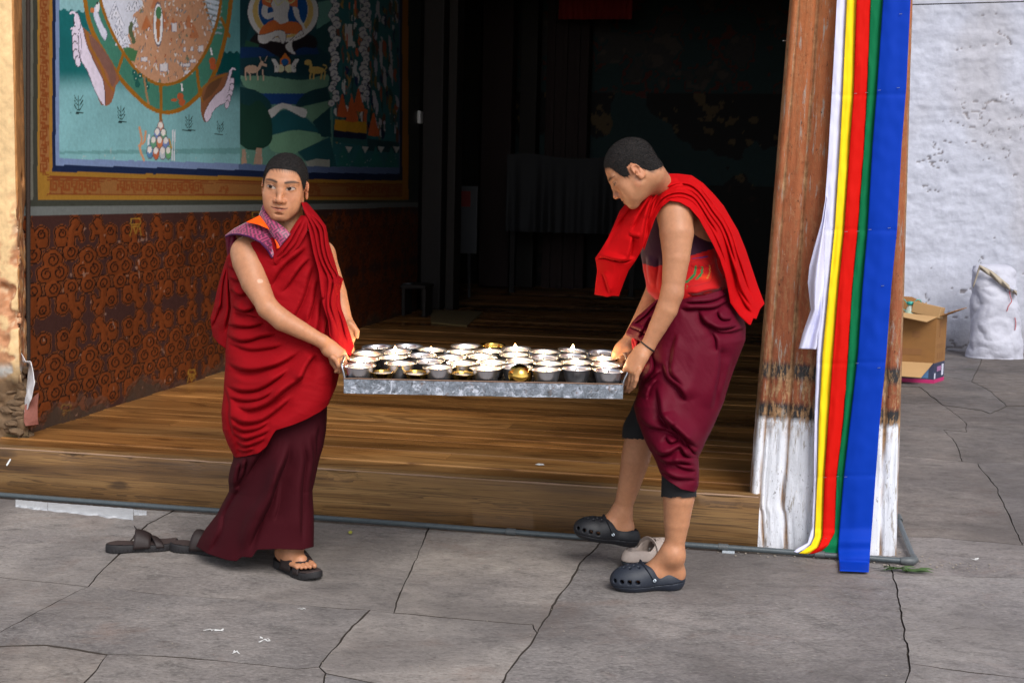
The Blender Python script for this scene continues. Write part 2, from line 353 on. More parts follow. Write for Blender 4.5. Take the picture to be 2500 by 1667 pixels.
box('base_board', FX0, .04, SY + .02, SY + .05, -.02, -.001, simple('dark_board', L3(40, 32, 26), .8), step, bev=0)
# bright worn edge strip: front floor board sits proud of the beam

EDGE = simple('worn_wood_edge', L3(150, 120, 96), .7, var=.4, sc=30, bs=.4, scale=(1, 8, 8))
tube('worn_edge', [(x, SY + .004 + .002 * mnoise.noise((x * 5, 1, 1)), FZ - .0035 + .0015 * mnoise.noise((x * 7, 5, 1))) for x in np.linspace(FX0, .035, 300)], [max(.0012, .0036 + .003 * mnoise.noise((x * 4, 9, 1))) for x in np.linspace(FX0, .035, 300)], EDGE, step, n=6)
# ================================================================== MURAL WALL (painted surface, colours laid per vertex)
def inpoly(X, Y, P):
    P = np.array(P, float); r = np.zeros(X.shape, bool); x0, y0 = P.min(0); x1, y1 = P.max(0)
    s = (X >= x0) & (X <= x1) & (Y >= y0) & (Y <= y1)
    if not s.any(): return r
    x, y = X[s], Y[s]; c = np.zeros(x.shape, bool)
    for (ax, ay), (bx, by) in zip(P, np.roll(P, -1, 0)):
        h = (ay > y) != (by > y); 
        with np.errstate(divide='ignore', invalid='ignore'): c ^= h & (x < (bx - ax) * (y - ay) / (by - ay + 1e-12) + ax)
    r[s] = c; return r
def dseg(x, y, P):
    d = np.full(x.shape, 1e9)
    for (ax, ay), (bx, by) in zip(P[:-1], P[1:]):
        vx, vy = bx - ax, by - ay; t = np.clip(((x - ax) * vx + (y - ay) * vy) / (vx * vx + vy * vy + 1e-9), 0, 1)
        d = np.minimum(d, np.hypot(x - ax - t * vx, y - ay - t * vy))
    return d
class Painter:
    def __init__(s, X, Y): s.X, s.Y = X, Y; s.C = np.zeros(X.shape + (3,)); s.sel = np.ones(X.shape, bool)
    def put(s, m, c, a=1.0):
        c = lin(c) if not callable(c) else c(s.X[m], s.Y[m]); s.C[m] = s.C[m] * (1 - a) + c * a
    def poly(s, P, c, a=1.0, edge=None, ew=1.2, sm=0):
        if sm: P = spline(list(P) + [P[0]], sm)[:-1]
        s.put(inpoly(s.X, s.Y, P), c, a)
        if edge is not None: s.line(list(P) + [P[0]], ew, edge)
    def line(s, P, wd, c, a=1.0, sm=0):
        P = np.array(P, float)
        if sm: P = spline(P, sm)
        b = (s.X > P[:, 0].min() - wd) & (s.X < P[:, 0].max() + wd) & (s.Y > P[:, 1].min() - wd) & (s.Y < P[:, 1].max() + wd)
        if not b.any(): return
        m = b.copy(); m[b] = dseg(s.X[b], s.Y[b], P) < wd / 2; s.put(m, c, a)
    def ell(s, x, y, rx, ry, c, a=1.0, rot=0, edge=None):
        u = (s.X - x); v = (s.Y - y); ca, sa = math.cos(R(rot)), math.sin(R(rot)); p = (u * ca + v * sa) / rx; q = (-u * sa + v * ca) / ry; d = p * p + q * q
        if edge is not None: s.put(d < 1.0 + 2.4 / min(rx, ry), edge)
        s.put(d < 1, c, a)
NU, NV = 600, 620
tt = np.linspace(1 / (1863 - 60.0), 1 / (1863 - 1012.0), NU); 
ypx = np.linspace(60, 1082, NU); WYs = 10005.0 / (1863 - ypx); WZs = np.linspace(FZ - .01, 4.1, NV)
YY, ZZ = np.meshgrid(WYs, WZs)
PW = np.stack([np.full(YY.shape, WX), YY, ZZ], -1); PX, PY = pix(PW)
pn = Painter(PX, PY)
def fbm(X, Y, s, seed=0, o=4):
    r = np.zeros(X.shape); g = np.random.default_rng(seed)
    for k in range(o):
        f = s * 2 ** k; T = g.random((64, 64)); x = (X * f) % 64; y = (Y * f) % 64; i = np.floor(x).astype(int); j = np.floor(y).astype(int); u = x - i; v = y - j
        u = u * u * (3 - 2 * u); v = v * v * (3 - 2 * v); i1 = (i + 1) % 64; j1 = (j + 1) % 64; i %= 64; j %= 64
        r += (T[j, i] * (1 - u) * (1 - v) + T[j, i1] * u * (1 - v) + T[j1, i] * (1 - u) * v + T[j1, i1] * u * v) * .5 ** k
    return r / (2 - .5 ** (o - 1))
yN = np.interp(PX, [128, 583, 756, 990], [419, 431, 438, 441]) + 2 * (fbm(PX, PY, .05, 3) - .5)
yG = np.full(PX.shape, 489.0); yD = np.interp(PX, [63, 583, 1000], [505, 500, 495]); yGr = np.interp(PX, [63, 583, 1000], [527, 516, 506])
# lower dado
pn.put(pn.sel, (74, 46, 42))
SS = YY - 5.861; 
def clouds():
    ps, pz = 240.0, 652.0; z0 = float(onX(156, 660, WX)[2]); S, Z = SS / .001423, (ZZ - z0) / .0008       # units: about 1 mm on the wall, stretched along it
    def lobes(cs, S, Z, sc):
        d = np.full(S.shape, 900.0)
        for (x, y, r) in cs: a = np.arctan2(Z - y, S - x); d = np.minimum(d, np.hypot(S - x, Z - y) - r * (1 + sc * np.abs(np.sin(2.5 * a + 1.1))))
        return d
    def spiral(x, y, r, S, Z, h=1):
        dx, dy = (S - x) * h, Z - y; rr = np.hypot(dx, dy); a = (np.arctan2(dy, dx) + math.pi / 2) % (2 * math.pi); best = np.full(S.shape, 900.0)
        best = np.minimum(np.abs(rr - r * .62 * a / (2 * math.pi)), np.where(a < 3.6, np.abs(rr - r * .62 - 0 * a), 900)); return np.where(rr < r, best, 900.0)
    u = S / ps; v = Z / pz; iu = np.round(u); iv = np.round(v); s1 = (u - iu) * ps; z1 = (v - iv) * pz
    A = [(3, 72, 56), (-40, -12, 52), (42, -8, 52), (0, -108, 46)]; D = lobes(A, s1, z1, .14); K = np.full(S.shape, 900.0)
    for x, y, r in A: K = np.minimum(K, spiral(x, y, r, s1, z1, 1 if x >= 0 else -1))
    iu2 = np.floor(u); s2 = (u - iu2 - .5) * ps; h = np.where(iu2 % 2 == 0, 1, -1); sx = s2 * h; zz = np.abs(z1)
    B = [(-55, 232, 40), (-58, 186, 36), (2, 112, 46), (40, 292, 27)]; D = np.minimum(D, lobes(B, sx, zz, .14))
    for P, wd in (([(2, 130), (8, 200), (12, 250)], 44), ([(12, 245), (38, 285)], 40), ([(-50, 215), (10, 225)], 36), ([(15, 222), (64, 232), (80, 268)], 28), ([(66, 232), (82, 190)], 24)): D = np.minimum(D, dseg(sx, zz, P) - wd / 2)
    for x, y, r in B[:1] + B[2:3]: K = np.minimum(K, spiral(x, y, r, sx, zz))
    D = D / 1000.0; K = K / 1000.0
    return D, K
D_, K_ = clouds()
below = PY > yGr
pn.put(below & (D_ < .012), (134, 74, 38)); pn.put(below & (D_ < .0075), (30, 17, 17)); pn.put(below & (D_ < .0005), (126, 62, 28))
pn.put(below & (D_ < -.006) & (K_ < .0042), (34, 18, 15))
f = fbm(YY * 1.0, ZZ, 3.0, 5); 
pn.C[below] *= (0.60 + .36 * f[below])[:, None]
# gilded emblems
GOLD = (150, 112, 44)
for ex, ey, s in ((331, 545, 1.0), (625, 528, .8), (162, 1000, 1.0), (468, 912, .75)):
    pn.line([(ex - 10*s, ey - 12*s), (ex + 10*s, ey - 12*s), (ex + 12*s, ey + 2*s), (ex - 12*s, ey + 2*s), (ex - 10*s, ey - 12*s)], 3, GOLD)
    pn.line([(ex - 14*s, ey + 30*s), (ex - 8*s, ey + 4*s)], 3, GOLD, .7); pn.line([(ex + 14*s, ey + 30*s), (ex + 8*s, ey + 4*s)], 3, GOLD, .7)
    pn.line([(ex - 6*s, ey + 8*s), (ex, ey + 26*s), (ex + 6*s, ey + 8*s), (ex - 6*s, ey + 8*s)], 2.4, GOLD)
# worn base of the dado
wear = (ZZ - FZ) * 2.2 + (fbm(YY, ZZ, 4.0, 8) - .5) * .9; pn.put(below & (wear < .15), (96, 70, 58), .5); pn.put(below & (wear < .03), (66, 54, 46), .8)
spk = fbm(YY, ZZ, 26, 12, 2); pn.put(below & (spk > .86), (170, 130, 110), .5)
# stripes of the frame
pn.put((PY <= yGr) & (PY > yD), (112, 116, 114)); pn.put((PY <= yD) & (PY > yG), (64, 66, 58))
inner = PY <= yG
pn.put(inner & (PX < 81), (116, 114, 104)); pn.put(inner & (PX >= 81) & (PX < 92), (66, 66, 58))
pn.put(inner & (PX >= 92) & (PX < 128), (166, 120, 50)); pn.put(inner & (PX >= 97) & (PX < 121), (156, 104, 62))
gb = inner & (PX >= 92) & (PY > yN); pn.put(gb, (160, 116, 46)); q = (PY - yN) / (yG - yN); pn.put(gb & (q > .2) & (q < .8) & (PX > 121), (146, 98, 54)); pn.put(gb & ((abs(q - .2) < .035) | (abs(q - .8) < .035) | (abs(q - .30) < .02)) & (PX > 115), (128, 66, 34))
# fret of keys
def fret(m, U, Vv, per):
    v = (Vv % per) / per; u = U
    K = [[(0, .02), (.78, .02), (.78, .30), (.32, .30), (.32, .16)], [(.0, .5), (.55, .5), (.55, .70), (1, .70), (1, .86)], [(.15, .86), (.75, .86), (.75, .98)], [(0, .02), (0, .5)], [(.3, .6), (.3, .8)]]
    for P in K:
        P = np.array(P) * [1, 1.0]; d = dseg(u[m] * 1.0, v[m] * 1.0, P); mm = m.copy(); mm[m] = d < .075; pn.put(mm, (136, 72, 34))
fret(inner & (PX > 98) & (PX < 120) & (PY < yN + 10), (PX - 99) / 20, PY, 40.0)
fret(gb & (q > .22) & (q < .78) & (PX > 121) & (PX < 246), (q - .25) / .5, PX, 32.0)
fret(gb & (q > .26) & (q < .74) & (PX > 246) & (fbm(YY, ZZ, 3, 21) > .52), (q - .28) / .44, PX, 28.0)
pn.put(inner & (PX >= 982) & (PX < 997), (170, 112, 40)); pn.put(inner & (PX >= 997), (52, 56, 52))
pic = inner & (PX >= 128) & (PX < 982) & (PY <= yN)
pn.put(pic, (24, 36, 66)); pn.put(pic & (PX > 136) & (PX < 976) & (PY < yN - 16), (116, 134, 172)); pn.put(pic & (PX > 583) & (PX < 976) & (PY < yN - 16), (86, 104, 140))
art = pic & (PX > 145) & (PX < 974) & (PY < yN - 33 + 3 * fbm(PX, PY, .03, 2)); left = art & (PX < 586)
def sm(x, a, b): t = np.clip((x - a) / (b - a), 0, 1); return t * t * (3 - 2 * t)
def grad(m, y0, y1, c0, c1):
    t = sm(PY[m], y0, y1)[:, None]; pn.C[m] = lin(c0) * (1 - t) + lin(c1) * t
grad(left, 170, 235, (26, 98, 100), (122, 170, 176)); hill = left & (PY < 22 + (PX - 140) * .12 + 3 * np.sin(PX * .35)); pn.put(hill, (134, 176, 182))
rs = left & (PX > 530); grad(rs, 60, 130, (92, 146, 150), (96, 148, 152)); grad(rs & (PY > 128 + 3 * np.sin(PX * .4)), 200, 262, (10, 74, 76), (120, 168, 174))
pn.C[left] *= (0.9 + .2 * fbm(PX, PY, .02, 31))[left][:, None]
pn.put(left & (PY > 370 - (PX - 150) * .02) & (PY < 376), (70, 120, 116), .5)
# the wheel
BR = (150, 98, 30)
def Z6(P): return [(x / 3.016, y / 3.016) for x, y in P]
def Z4(P): return [(300 + x / 4.753, y / 4.753) for x, y in P]
outer = [(206, -40), (208, 0), (228, 82), (262, 142), (288, 184), (330, 232), (365, 262), (398, 275), (440, 268), (480, 238), (510, 204), (534, 150), (552, 82), (562, 20), (566, -40)]
inn = [(243, -40), (246, 0), (262, 52), (284, 100), (310, 142), (345, 183), (392, 207), (430, 202), (468, 176), (500, 130), (520, 85), (537, 20), (541, -40)]
pn.poly(spline(outer, 90), (66, 122, 104)); pn.line(spline(outer, 90), 10, BR)
pn.poly(spline(inn, 90), (190, 142, 112)); icol = inpoly(PX, PY, spline(inn, 90))
wl = icol & (PX < 345 - (PY) * .32 + 8 * np.sin(PY * .12)) & (PY < 118); pn.put(wl, (204, 206, 220)); wr_ = icol & (PX > 494 + (PY + 20) * .30) & (PY < 120); pn.put(wr_, (196, 206, 220))
pn.line([(488, -20), (524, 84)], 4, BR)
g = np.random.default_rng(4)
for k in range(26):                                                   # pale pointed hills
    x, y = g.uniform(250, 335), g.uniform(-5, 100)
    if x < 345 - y * .32 and x > 250 + y * .42: s = g.uniform(7, 12); pn.poly([(x - s, y + s * 1.4), (x - s * .5, y + 2), (x, y - s), (x + s * .5, y + 2), (x + s, y + s * 1.4)], (216, 216, 228), 1, (150, 152, 170), 1.2); pn.line([(x, y + 4), (x, y + 9)], 1.6, (60, 66, 84))
for k in range(7): y = -8 + k * 13; pn.line([(495 + y * .3, y), (515, y + 5), (540, y + 12)], 5, (150, 166, 178), .8, sm=12); pn.line([(505, y + 3), (535, y + 11)], 1.5, (90, 104, 110), .8)
for k in range(9):
    x, y = g.uniform(345, 490), g.uniform(-5, 80); pn.poly([(x - 11, y + 20), (x - 4, y - 2), (x, y - 12), (x + 6, y), (x + 12, y + 20)], (178, 104, 62), .75, sm=20)
cols = [(214, 210, 214), (214, 210, 214), (112, 128, 136), (96, 116, 100), (176, 96, 60), (226, 220, 214), (140, 116, 104)]
for k in range(300):
    x, y = g.uniform(285, 530), g.uniform(-10, 202); a = g.uniform(-.5, .5); l = g.uniform(2, 7)
    if inpoly(np.array([x]), np.array([y]), inn)[0] and not (y < 110 and (x < 345 - y * .32)): c = cols[g.integers(7)]; pn.line([(x, y), (x + math.sin(a) * l, y + l)], g.uniform(1.5, 4), c, .85); pn.line([(x + 1, y - 2), (x + 1, y)], 1.5, (50, 44, 44), .6)
for (x, y, a_, b_) in ((425, 68, 12, 20), (470, 150, 16, 7), (455, 160, 18, 7), (490, 120, 12, 14), (352, 146, 16, 9), (400, 166, 20, 18), (460, 178, 20, 8), (450, 122, 6, 10), (468, 120, 6, 9)): pn.poly([(x - a_/2, y - b_/2), (x + a_/2, y - b_/2 - 2), (x + a_/2, y + b_/2), (x - a_/2, y + b_/2)], (214, 210, 216), .9, (120, 120, 140), .8)
for yy2 in np.arange(60, 108, 7): pn.ell(322 + 4 * math.sin(yy2), yy2, 5, 6, (86, 98, 72))
pn.poly(Z6([(905, 355), (960, 350), (1015, 380), (990, 460), (950, 440)]), (70, 116, 78))
pn.ell(386, 60, 11, 50, (226, 224, 228), edge=(110, 100, 110)); pn.ell(386, 60, 5, 44, (170, 106, 60)); pn.ell(387, 32, 7, 15, (76, 124, 88))
for _ in (0,):
    pn.line(spline(inn, 90), 7, BR)
for a, b_ in (((392, 207), (394, 275)), ((302, 130), (286, 178)), ((480, 168), (488, 232)), ((540, 45), (560, 90))): pn.line([a, b_], 7, BR)
for P in ([(232, 14), (242, 38), (250, 60), (262, 84), (258, 98), (236, 60), (228, 30)],): pn.poly(P, (206, 208, 226), 1, (120, 120, 150), 1, sm=30)
pn.ell(239, 18, 5, 12, (222, 218, 224)); pn.ell(238, 9, 2.5, 3, (30, 26, 30)); pn.ell(226, 26, 5, 7, (196, 116, 70))
for x, y in ((440, 236), (444, 250), (518, 150), (520, 163)): pn.ell(x, y, 8, 9, (176, 88, 52)); 
pn.line([(443, 206), (445, 222)], 4, (226, 220, 226)); pn.line([(514, 120), (517, 134)], 4, (226, 220, 226)); pn.ell(425, 245, 7, 4, (176, 88, 52))
for x, y in ((328, 178), (332, 192), (336, 206), (342, 186), (355, 198), (360, 212)): pn.ell(x, y, 6, 8, (36, 92, 84)); pn.ell(x, y, 1.2, 1.2, (220, 216, 200))
pn.line([(352, 190), (356, 215), (358, 232), (363, 252)], 5, (150, 118, 86), sm=12)
# the two clawed feet
pn.poly(Z6([(575, 165), (625, 215), (680, 265), (740, 340), (800, 430), (860, 540), (878, 590), (850, 640), (835, 720), (800, 775), (765, 780), (700, 640), (640, 420)]), (144, 92, 66), sm=80)
pn.poly(Z6([(640, 250), (690, 280), (750, 350), (840, 500), (850, 600), (830, 640), (790, 540), (700, 400)]), (116, 84, 78), .8, sm=50)
pn.line(Z6([(640, 240), (660, 330), (730, 460), (800, 620), (840, 670)]), 6, BR, .8, sm=40)
foot = Z6([(548, 110), (580, 150), (600, 185), (640, 330), (700, 470), (760, 600), (773, 700), (768, 782), (735, 740), (700, 670), (640, 520), (600, 450), (580, 350), (575, 250), (548, 190)])
pn.poly(foot, (216, 204, 222), 1, (50, 40, 50), 1.3, sm=90)
for x, y, a_, b_ in ((555, 250, 8, 16), (556, 300, 7.5, 15), (558, 360, 7.5, 16), (563, 410, 7.5, 14), (574, 455, 6, 12), (570, 160, 7, 20)): pn.ell(x / 3.016, y / 3.016, a_, b_, (216, 204, 222), rot=-8, edge=(70, 60, 80))
pn.line(Z6([(590, 175), (560, 110), (535, 90), (518, 100)]), 5, (216, 204, 222), sm=20); pn.line(Z6([(582, 240), (550, 205), (525, 212)]), 4, (216, 204, 222), sm=20)
pn.line(Z6([(590, 230), (600, 330), (590, 440)]), 1.4, (130, 116, 140), sm=20)
pn.poly(Z4([(920, 1080), (960, 980), (1040, 900), (1150, 860), (1230, 850), (1200, 960), (1120, 1090), (1000, 1260), (950, 1420), (915, 1340), (900, 1200)]), (134, 86, 58), sm=60)
pn.poly(Z4([(980, 1000), (1060, 930), (1150, 890), (1120, 980), (1000, 1130), (930, 1180)]), (96, 66, 46), .8, sm=40); pn.line(Z4([(920, 1180), (900, 1060), (1000, 960), (1180, 870)]), 5, BR, .8, sm=40)
pn.poly(Z4([(1235, 830), (1265, 830), (1250, 930), (1280, 960), (1250, 1100), (1200, 1190), (1120, 1230), (1050, 1290), (1000, 1400), (965, 1420), (945, 1380), (990, 1220), (1070, 1110), (1170, 1020), (1215, 900)]), (212, 198, 216), 1, (60, 46, 60), 1.2, sm=70)
for x, y in ((1268, 950), (1262, 1020), (1245, 1090), (1228, 1150), (1210, 1215)): pn.ell(300 + x / 4.753, y / 4.753, 5, 9, (212, 198, 216), rot=10, edge=(90, 76, 96))
pn.line(Z4([(1245, 830), (1280, 795), (1302, 812)]), 4, (212, 198, 216), sm=12)
# hanging knob and heap of jewels
pn.line([(392, 278), (393, 300)], 7, BR)
for (x, y, c) in [(392, 312, (196, 140, 116)), (384, 328, (110, 130, 180)), (399, 330, (96, 150, 120)), (375, 348, (96, 150, 120)), (390, 348, (196, 120, 80)), (405, 350, (110, 130, 180)), (366, 372, (84, 130, 170)), (381, 374, (180, 96, 64)), (397, 374, (190, 196, 204)), (411, 373, (100, 160, 110))]:
    pn.ell(x, y, 7.2, 15, c, edge=(92, 90, 100)); pn.ell(x - .5, y - 6, 5.5, 8, (222, 214, 210))
for P in ([(341, 312), (346, 345), (342, 360), (352, 392)], [(356, 322), (350, 350), (340, 356)]): pn.line(P, 5, (196, 140, 104), sm=12)
for x in (422, 427): pn.line([(x, 318), (x - 2, 392)], 2.5, (206, 206, 214))
pn.line([(364, 330), (362, 352)], 5, (206, 210, 216)); pn.line([(413, 340), (418, 362)], 4, (180, 140, 50))
# little plants
for (x, y, s) in ((192, 275, 1.0), (296, 297, .85), (461, 318, .8), (538, 328, .75)):
    pn.line([(x, y - 46*s), (x, y - 6)], 1.4, (24, 60, 56))
    for k in range(3):
        for sg in (-1, 1): yk = y - (36 - 11 * k) * s; pn.line([(x + sg * 2, yk + 8*s), (x + sg * 7*s, yk + 2), (x + sg * 10*s, yk - 5*s)], 2.2 * s, (14, 50, 48), sm=8)
    pn.line([(x - 20*s, y), (x + 20*s, y + 1)], 1.6, (40, 70, 66)); pn.ell(x, y + 1, 9*s, 2.2, (26, 44, 42))
# right picture: seated figure and hills
rt = art & (PX >= 586)
pn.put(rt, (40, 92, 96)); grad(rt & (PX < 812), 190, 250, (26, 60, 66), (84, 124, 112))
def Z7(P): return [(560 + x / 3.016, y / 3.016) for x, y in P]
def p7(P, c, **k): pn.poly(Z7(P), c, **k)
def keep(): 
    m = ~rt; s = pn.C[m].copy(); return m, s
mk_, sv = keep()
p7([(80, 0), (150, -20), (140, 230), (100, 330), (80, 330)], (20, 50, 56), sm=30); p7([(640, 180), (750, 140), (750, 600), (640, 420)], (30, 62, 64), sm=30)
p7([(650, 20), (750, 0), (750, 150), (640, 220)], (84, 128, 118)); p7([(80, 330), (210, 340), (640, 340), (750, 420), (740, 560), (80, 560)], (22, 52, 60)); p7([(80, 350), (640, 345), (660, 400), (80, 430)], (22, 46, 92), a=.8)
p7([(80, 560), (250, 560), (560, 590), (730, 560), (720, 640), (560, 695), (230, 690), (100, 620)], (94, 132, 112), sm=60)
p7([(230, 690), (560, 690), (500, 770), (300, 770)], (26, 58, 112)); p7([(80, 640), (220, 680), (310, 780), (280, 860), (80, 760)], (22, 54, 58), sm=40)
p7([(720, 640), (560, 690), (490, 790), (600, 830), (700, 800), (740, 800)], (24, 56, 62), sm=40); p7([(480, 800), (740, 740), (740, 900), (620, 900)], (96, 134, 112))
p7([(300, 870), (410, 810), (500, 830), (620, 920), (690, 1010), (600, 1040), (290, 1040)], (28, 78, 86), sm=50)
p7([(275, 820), (400, 760), (470, 780), (570, 820), (560, 865), (470, 830), (400, 800), (300, 868)], (206, 200, 220), sm=50)
p7([(300, 1000), (500, 960), (690, 1010), (560, 1110), (400, 1130), (300, 1100)], (104, 146, 120), sm=40); p7([(610, 900), (740, 790), (750, 1010), (680, 1010)], (26, 62, 68))
p7([(500, 1120), (740, 1010), (790, 1230), (600, 1230)], (30, 74, 80)); p7([(560, 1190), (640, 1170), (740, 1180), (740, 1240), (580, 1240)], (160, 160, 150), a=.7)
p7([(80, 760), (150, 780), (210, 740), (290, 830), (318, 960), (300, 1060), (230, 1100), (120, 1095), (80, 1060)], (26, 56, 46), sm=60)
pn.C[rt & inpoly(PX, PY, Z7([(80, 760), (310, 760), (318, 1090), (80, 1090)]))] *= 1.0
p7([(95, 1095), (120, 1100), (130, 1210), (90, 1210)], (146, 120, 104)); p7([(200, 1090), (240, 1090), (245, 1210), (180, 1210)], (150, 122, 106))
p7([(120, 340), (210, 240), (350, 230), (560, 250), (640, 290), (640, 350), (540, 350), (400, 430), (230, 350)], (30, 26, 30), sm=60); p7([(120, 300), (220, 330), (210, 350), (110, 345)], (36, 70, 54))
pn.ell(560 + 395 / 3.016, 30, 86, 74, (226, 214, 200), edge=(60, 60, 70)); pn.ell(560 + 395 / 3.016, 28, 74, 66, (196, 158, 96)); pn.ell(560 + 395 / 3.016, 24, 60, 62, (18, 70, 128), edge=(190, 200, 210))
p7([(240, -20), (500, -20), (505, 55), (440, 45), (400, 60), (330, 60), (245, 45)], (190, 96, 52))
SK = (226, 216, 216)
p7([(305, 30), (340, -20), (410, -20), (445, 40), (430, 110), (435, 170), (380, 180), (325, 160), (330, 110)], SK, sm=50, edge=(90, 90, 100), ew=1)
p7([(245, 40), (285, 50), (280, 95), (330, 85), (345, 30), (365, 40), (355, 100), (265, 140), (238, 110)], SK, sm=50); p7([(465, 50), (500, 60), (520, 130), (555, 200), (565, 240), (535, 245), (525, 190), (480, 120)], SK, sm=50)
p7([(240, 200), (330, 150), (380, 180), (440, 160), (530, 190), (540, 240), (440, 250), (330, 255), (220, 250)], (188, 98, 50), sm=60)
p7([(210, 260), (260, 255), (370, 225), (400, 230), (410, 310), (395, 325), (360, 270), (260, 325), (215, 310)], SK, sm=50, edge=(80, 70, 80), ew=1); p7([(550, 250), (470, 300), (470, 370), (490, 400), (440, 385), (412, 340), (440, 310), (500, 250), (530, 225)], SK, sm=50, edge=(80, 70, 80), ew=1)
for P in (Z7([(330, -5), (355, 40), (400, 10)]), Z7([(270, 10), (300, 20), (290, -10)]), Z7([(420, 5), (450, 25), (480, 5)])): pn.line(P, 2.5, (214, 186, 130), sm=14)
p7([(375, 440), (410, 390), (450, 440), (448, 480), (372, 480)], (186, 104, 40)); pn.ell(560 + 411 / 3.016, 152, 9, 8, (28, 84, 140)); 
for x in (376, 440): pn.ell(560 + x / 3.016, 168, 10.5, 9.5, (214, 184, 150), edge=(60, 50, 50))
for x0, sg in ((345, -1), (478, 1)):
    for k in range(3): pn.line(Z7([(x0 + sg * 30 - sg * k * 10, 440), (x0 - sg * 5 - sg * k * 12 + sg * 10, 500), (x0 + sg * (10 - k * 10), 530)][::1]), 3.4, (216, 210, 216), sm=10)
DEER = (176, 148, 128)
pn.ell(560 + 165 / 3.016, 170, 17, 10, DEER); pn.line(Z7([(215, 510), (240, 460)]), 7, DEER); pn.line(Z7([(235, 470), (268, 485)]), 7, DEER); 
for x in (118, 150, 205, 246): pn.line(Z7([(x, 520), (x + 5, 590)]), 3.4, DEER)
pn.line(Z7([(235, 455), (225, 420)]), 1.8, DEER); pn.line(Z7([(262, 455), (278, 415)]), 1.8, DEER)
DOG = (176, 150, 84); pn.ell(560 + 640 / 3.016, 172, 19, 9, DOG); pn.ell(560 + 578 / 3.016, 153, 9, 7, DOG)
for x in (600, 625, 680, 705): pn.line(Z7([(x, 530), (x - 8, 582)]), 4, DOG)
pn.line(Z7([(700, 520), (715, 490), (690, 480)]), 2.6, DOG, sm=8); pn.line(Z7([(600, 480), (600, 530)]), 7, DOG)
# far right column of banners, flames and clouds
cl = [(200, 196, 210), (190, 92, 56), (26, 40, 84), (64, 104, 104), (206, 200, 206), (150, 120, 56), (40, 70, 66), (120, 76, 60)]
for k in range(250):
    x = g.uniform(755, 1245); y = g.uniform(-20, 960); wv = g.uniform(7, 24); hh = g.uniform(40, 150); c = cl[g.integers(8)]
    if x > 1010: c = tuple(int(v * .8) for v in c)
    ph = g.uniform(-14, 14); pn.poly(Z7([(x - wv * .4, y), (x + wv * .3, y + hh * .1), (x + wv * .6 + ph, y + hh * .5), (x + wv * .2, y + hh), (x - wv * .5 + ph, y + hh * .6)]), c, .95, sm=14)
for side, n0 in ((765, 22), (990, 20)):
    for k in range(n0): y = k * 36 + 5; x = side + 16 * math.sin(k * 1.7) + (k % 3) * 6; pn.ell(560 + x / 3.016, y / 3.016, g.uniform(7, 11), g.uniform(7, 10), (196, 190, 206), edge=(70, 80, 96)); pn.ell(560 + (x + 6) / 3.016, (y + 4) / 3.016, 3, 3, (120, 124, 144), .8)
p7([(870, 180), (905, 180), (905, 340), (868, 345)], (206, 198, 190)); p7([(780, 880), (1010, 900), (1010, 990), (770, 960)], (178, 132, 36)); p7([(770, 960), (1012, 985), (1012, 1030), (768, 1010)], (26, 32, 56)); p7([(768, 1010), (1012, 1030), (1010, 1080), (768, 1045)], (40, 84, 84))
for (x, y, s) in ((830, 800, 1), (900, 830, 1.1), (950, 760, 1), (1060, 940, 1)): p7([(x - 40*s, y + 60*s), (x - 20*s, y - 40*s), (x, y - 110*s), (x + 22*s, y - 30*s), (x + 42*s, y + 60*s)], (190, 88, 48), sm=30)
p7([(1015, 1020), (1250, 1050), (1250, 1130), (1020, 1110)], (34, 60, 66))
for x in (850, 970, 1085, 1200): p7([(x - 62, 1240), (x - 8, 1075), (x + 50, 1240)], (36, 96, 92)); p7([(x + 5, 1080), (x + 30, 1130), (x + 58, 1082)], (160, 160, 156))
pn.C[mk_] = sv
pn.C[pic] *= 1.22; pn.C[rt] = np.minimum(pn.C[rt] * 1.3, .75)
blot = fbm(YY, ZZ, 5, 17); pn.C[art] *= (.86 + .28 * blot[art])[:, None]
chip = fbm(YY, ZZ, 30, 19, 3); pn.put(art & (PY > yN - 60) & (chip > .8), (196, 196, 190), .6)
wallD = np.zeros(PX.shape); wallD += .006 * (fbm(YY, ZZ, 1.2, 23) - .5) + .0022 * np.where(below, np.clip(-D_ * 60, 0, 1), 0) - .004 * (below & (wear < .07))
V = PW.copy(); V[..., 0] += wallD
MURAL = attrmat('mural_paint', .5, .10, 40, .18, .004, spec=.3)
mural_wall = empty('mural_wall', (WX, 9, 0), 'painted entrance wall with a wheel mural above a cloud patterned brown dado', 'wall')
mesh('painted_plaster', V.reshape(-1, 3), grid_faces(NU, NV), MURAL, mural_wall, cols=pn.C.reshape(-1, 3))
DARKW = simple('dark_timber', L3(26, 17, 13), .7, var=.4, sc=6, bs=.3, scale=(8, 8, 1))
PLASD = simple('dark_plaster', L3(28, 24, 23), .85, var=.3, sc=4)
box('wall_core', WX - .5, WX - .02, 5.70, 13.2, -.05, 5.3, PLASD, mural_wall, bev=0)
CAPM = simple('grey_trim', L3(92, 94, 86), .8, var=.3, sc=30, bs=.4)
# torn plaster edge between the wall end and the mural
def strip(name, pts, wd, mat, parent, seed=1, amp=.012, n=160, dep=.02):
    P = resamp(pts, n); V = []
    for k, p in enumerate(P):
        a = mnoise.noise((p[2] * 14, seed, 0)) * amp + mnoise.noise((p[2] * 60, seed, 3)) * amp * .5
        for j, (ox, oy) in enumerate(((-wd, .0), (-wd * .3, -dep), (wd * .4 + a, -dep), (wd + a, 0))): V.append((p[0] + ox, p[1] + oy + .3 * a, p[2]))
    return mesh(name, V, grid_faces(4, n), mat, parent)

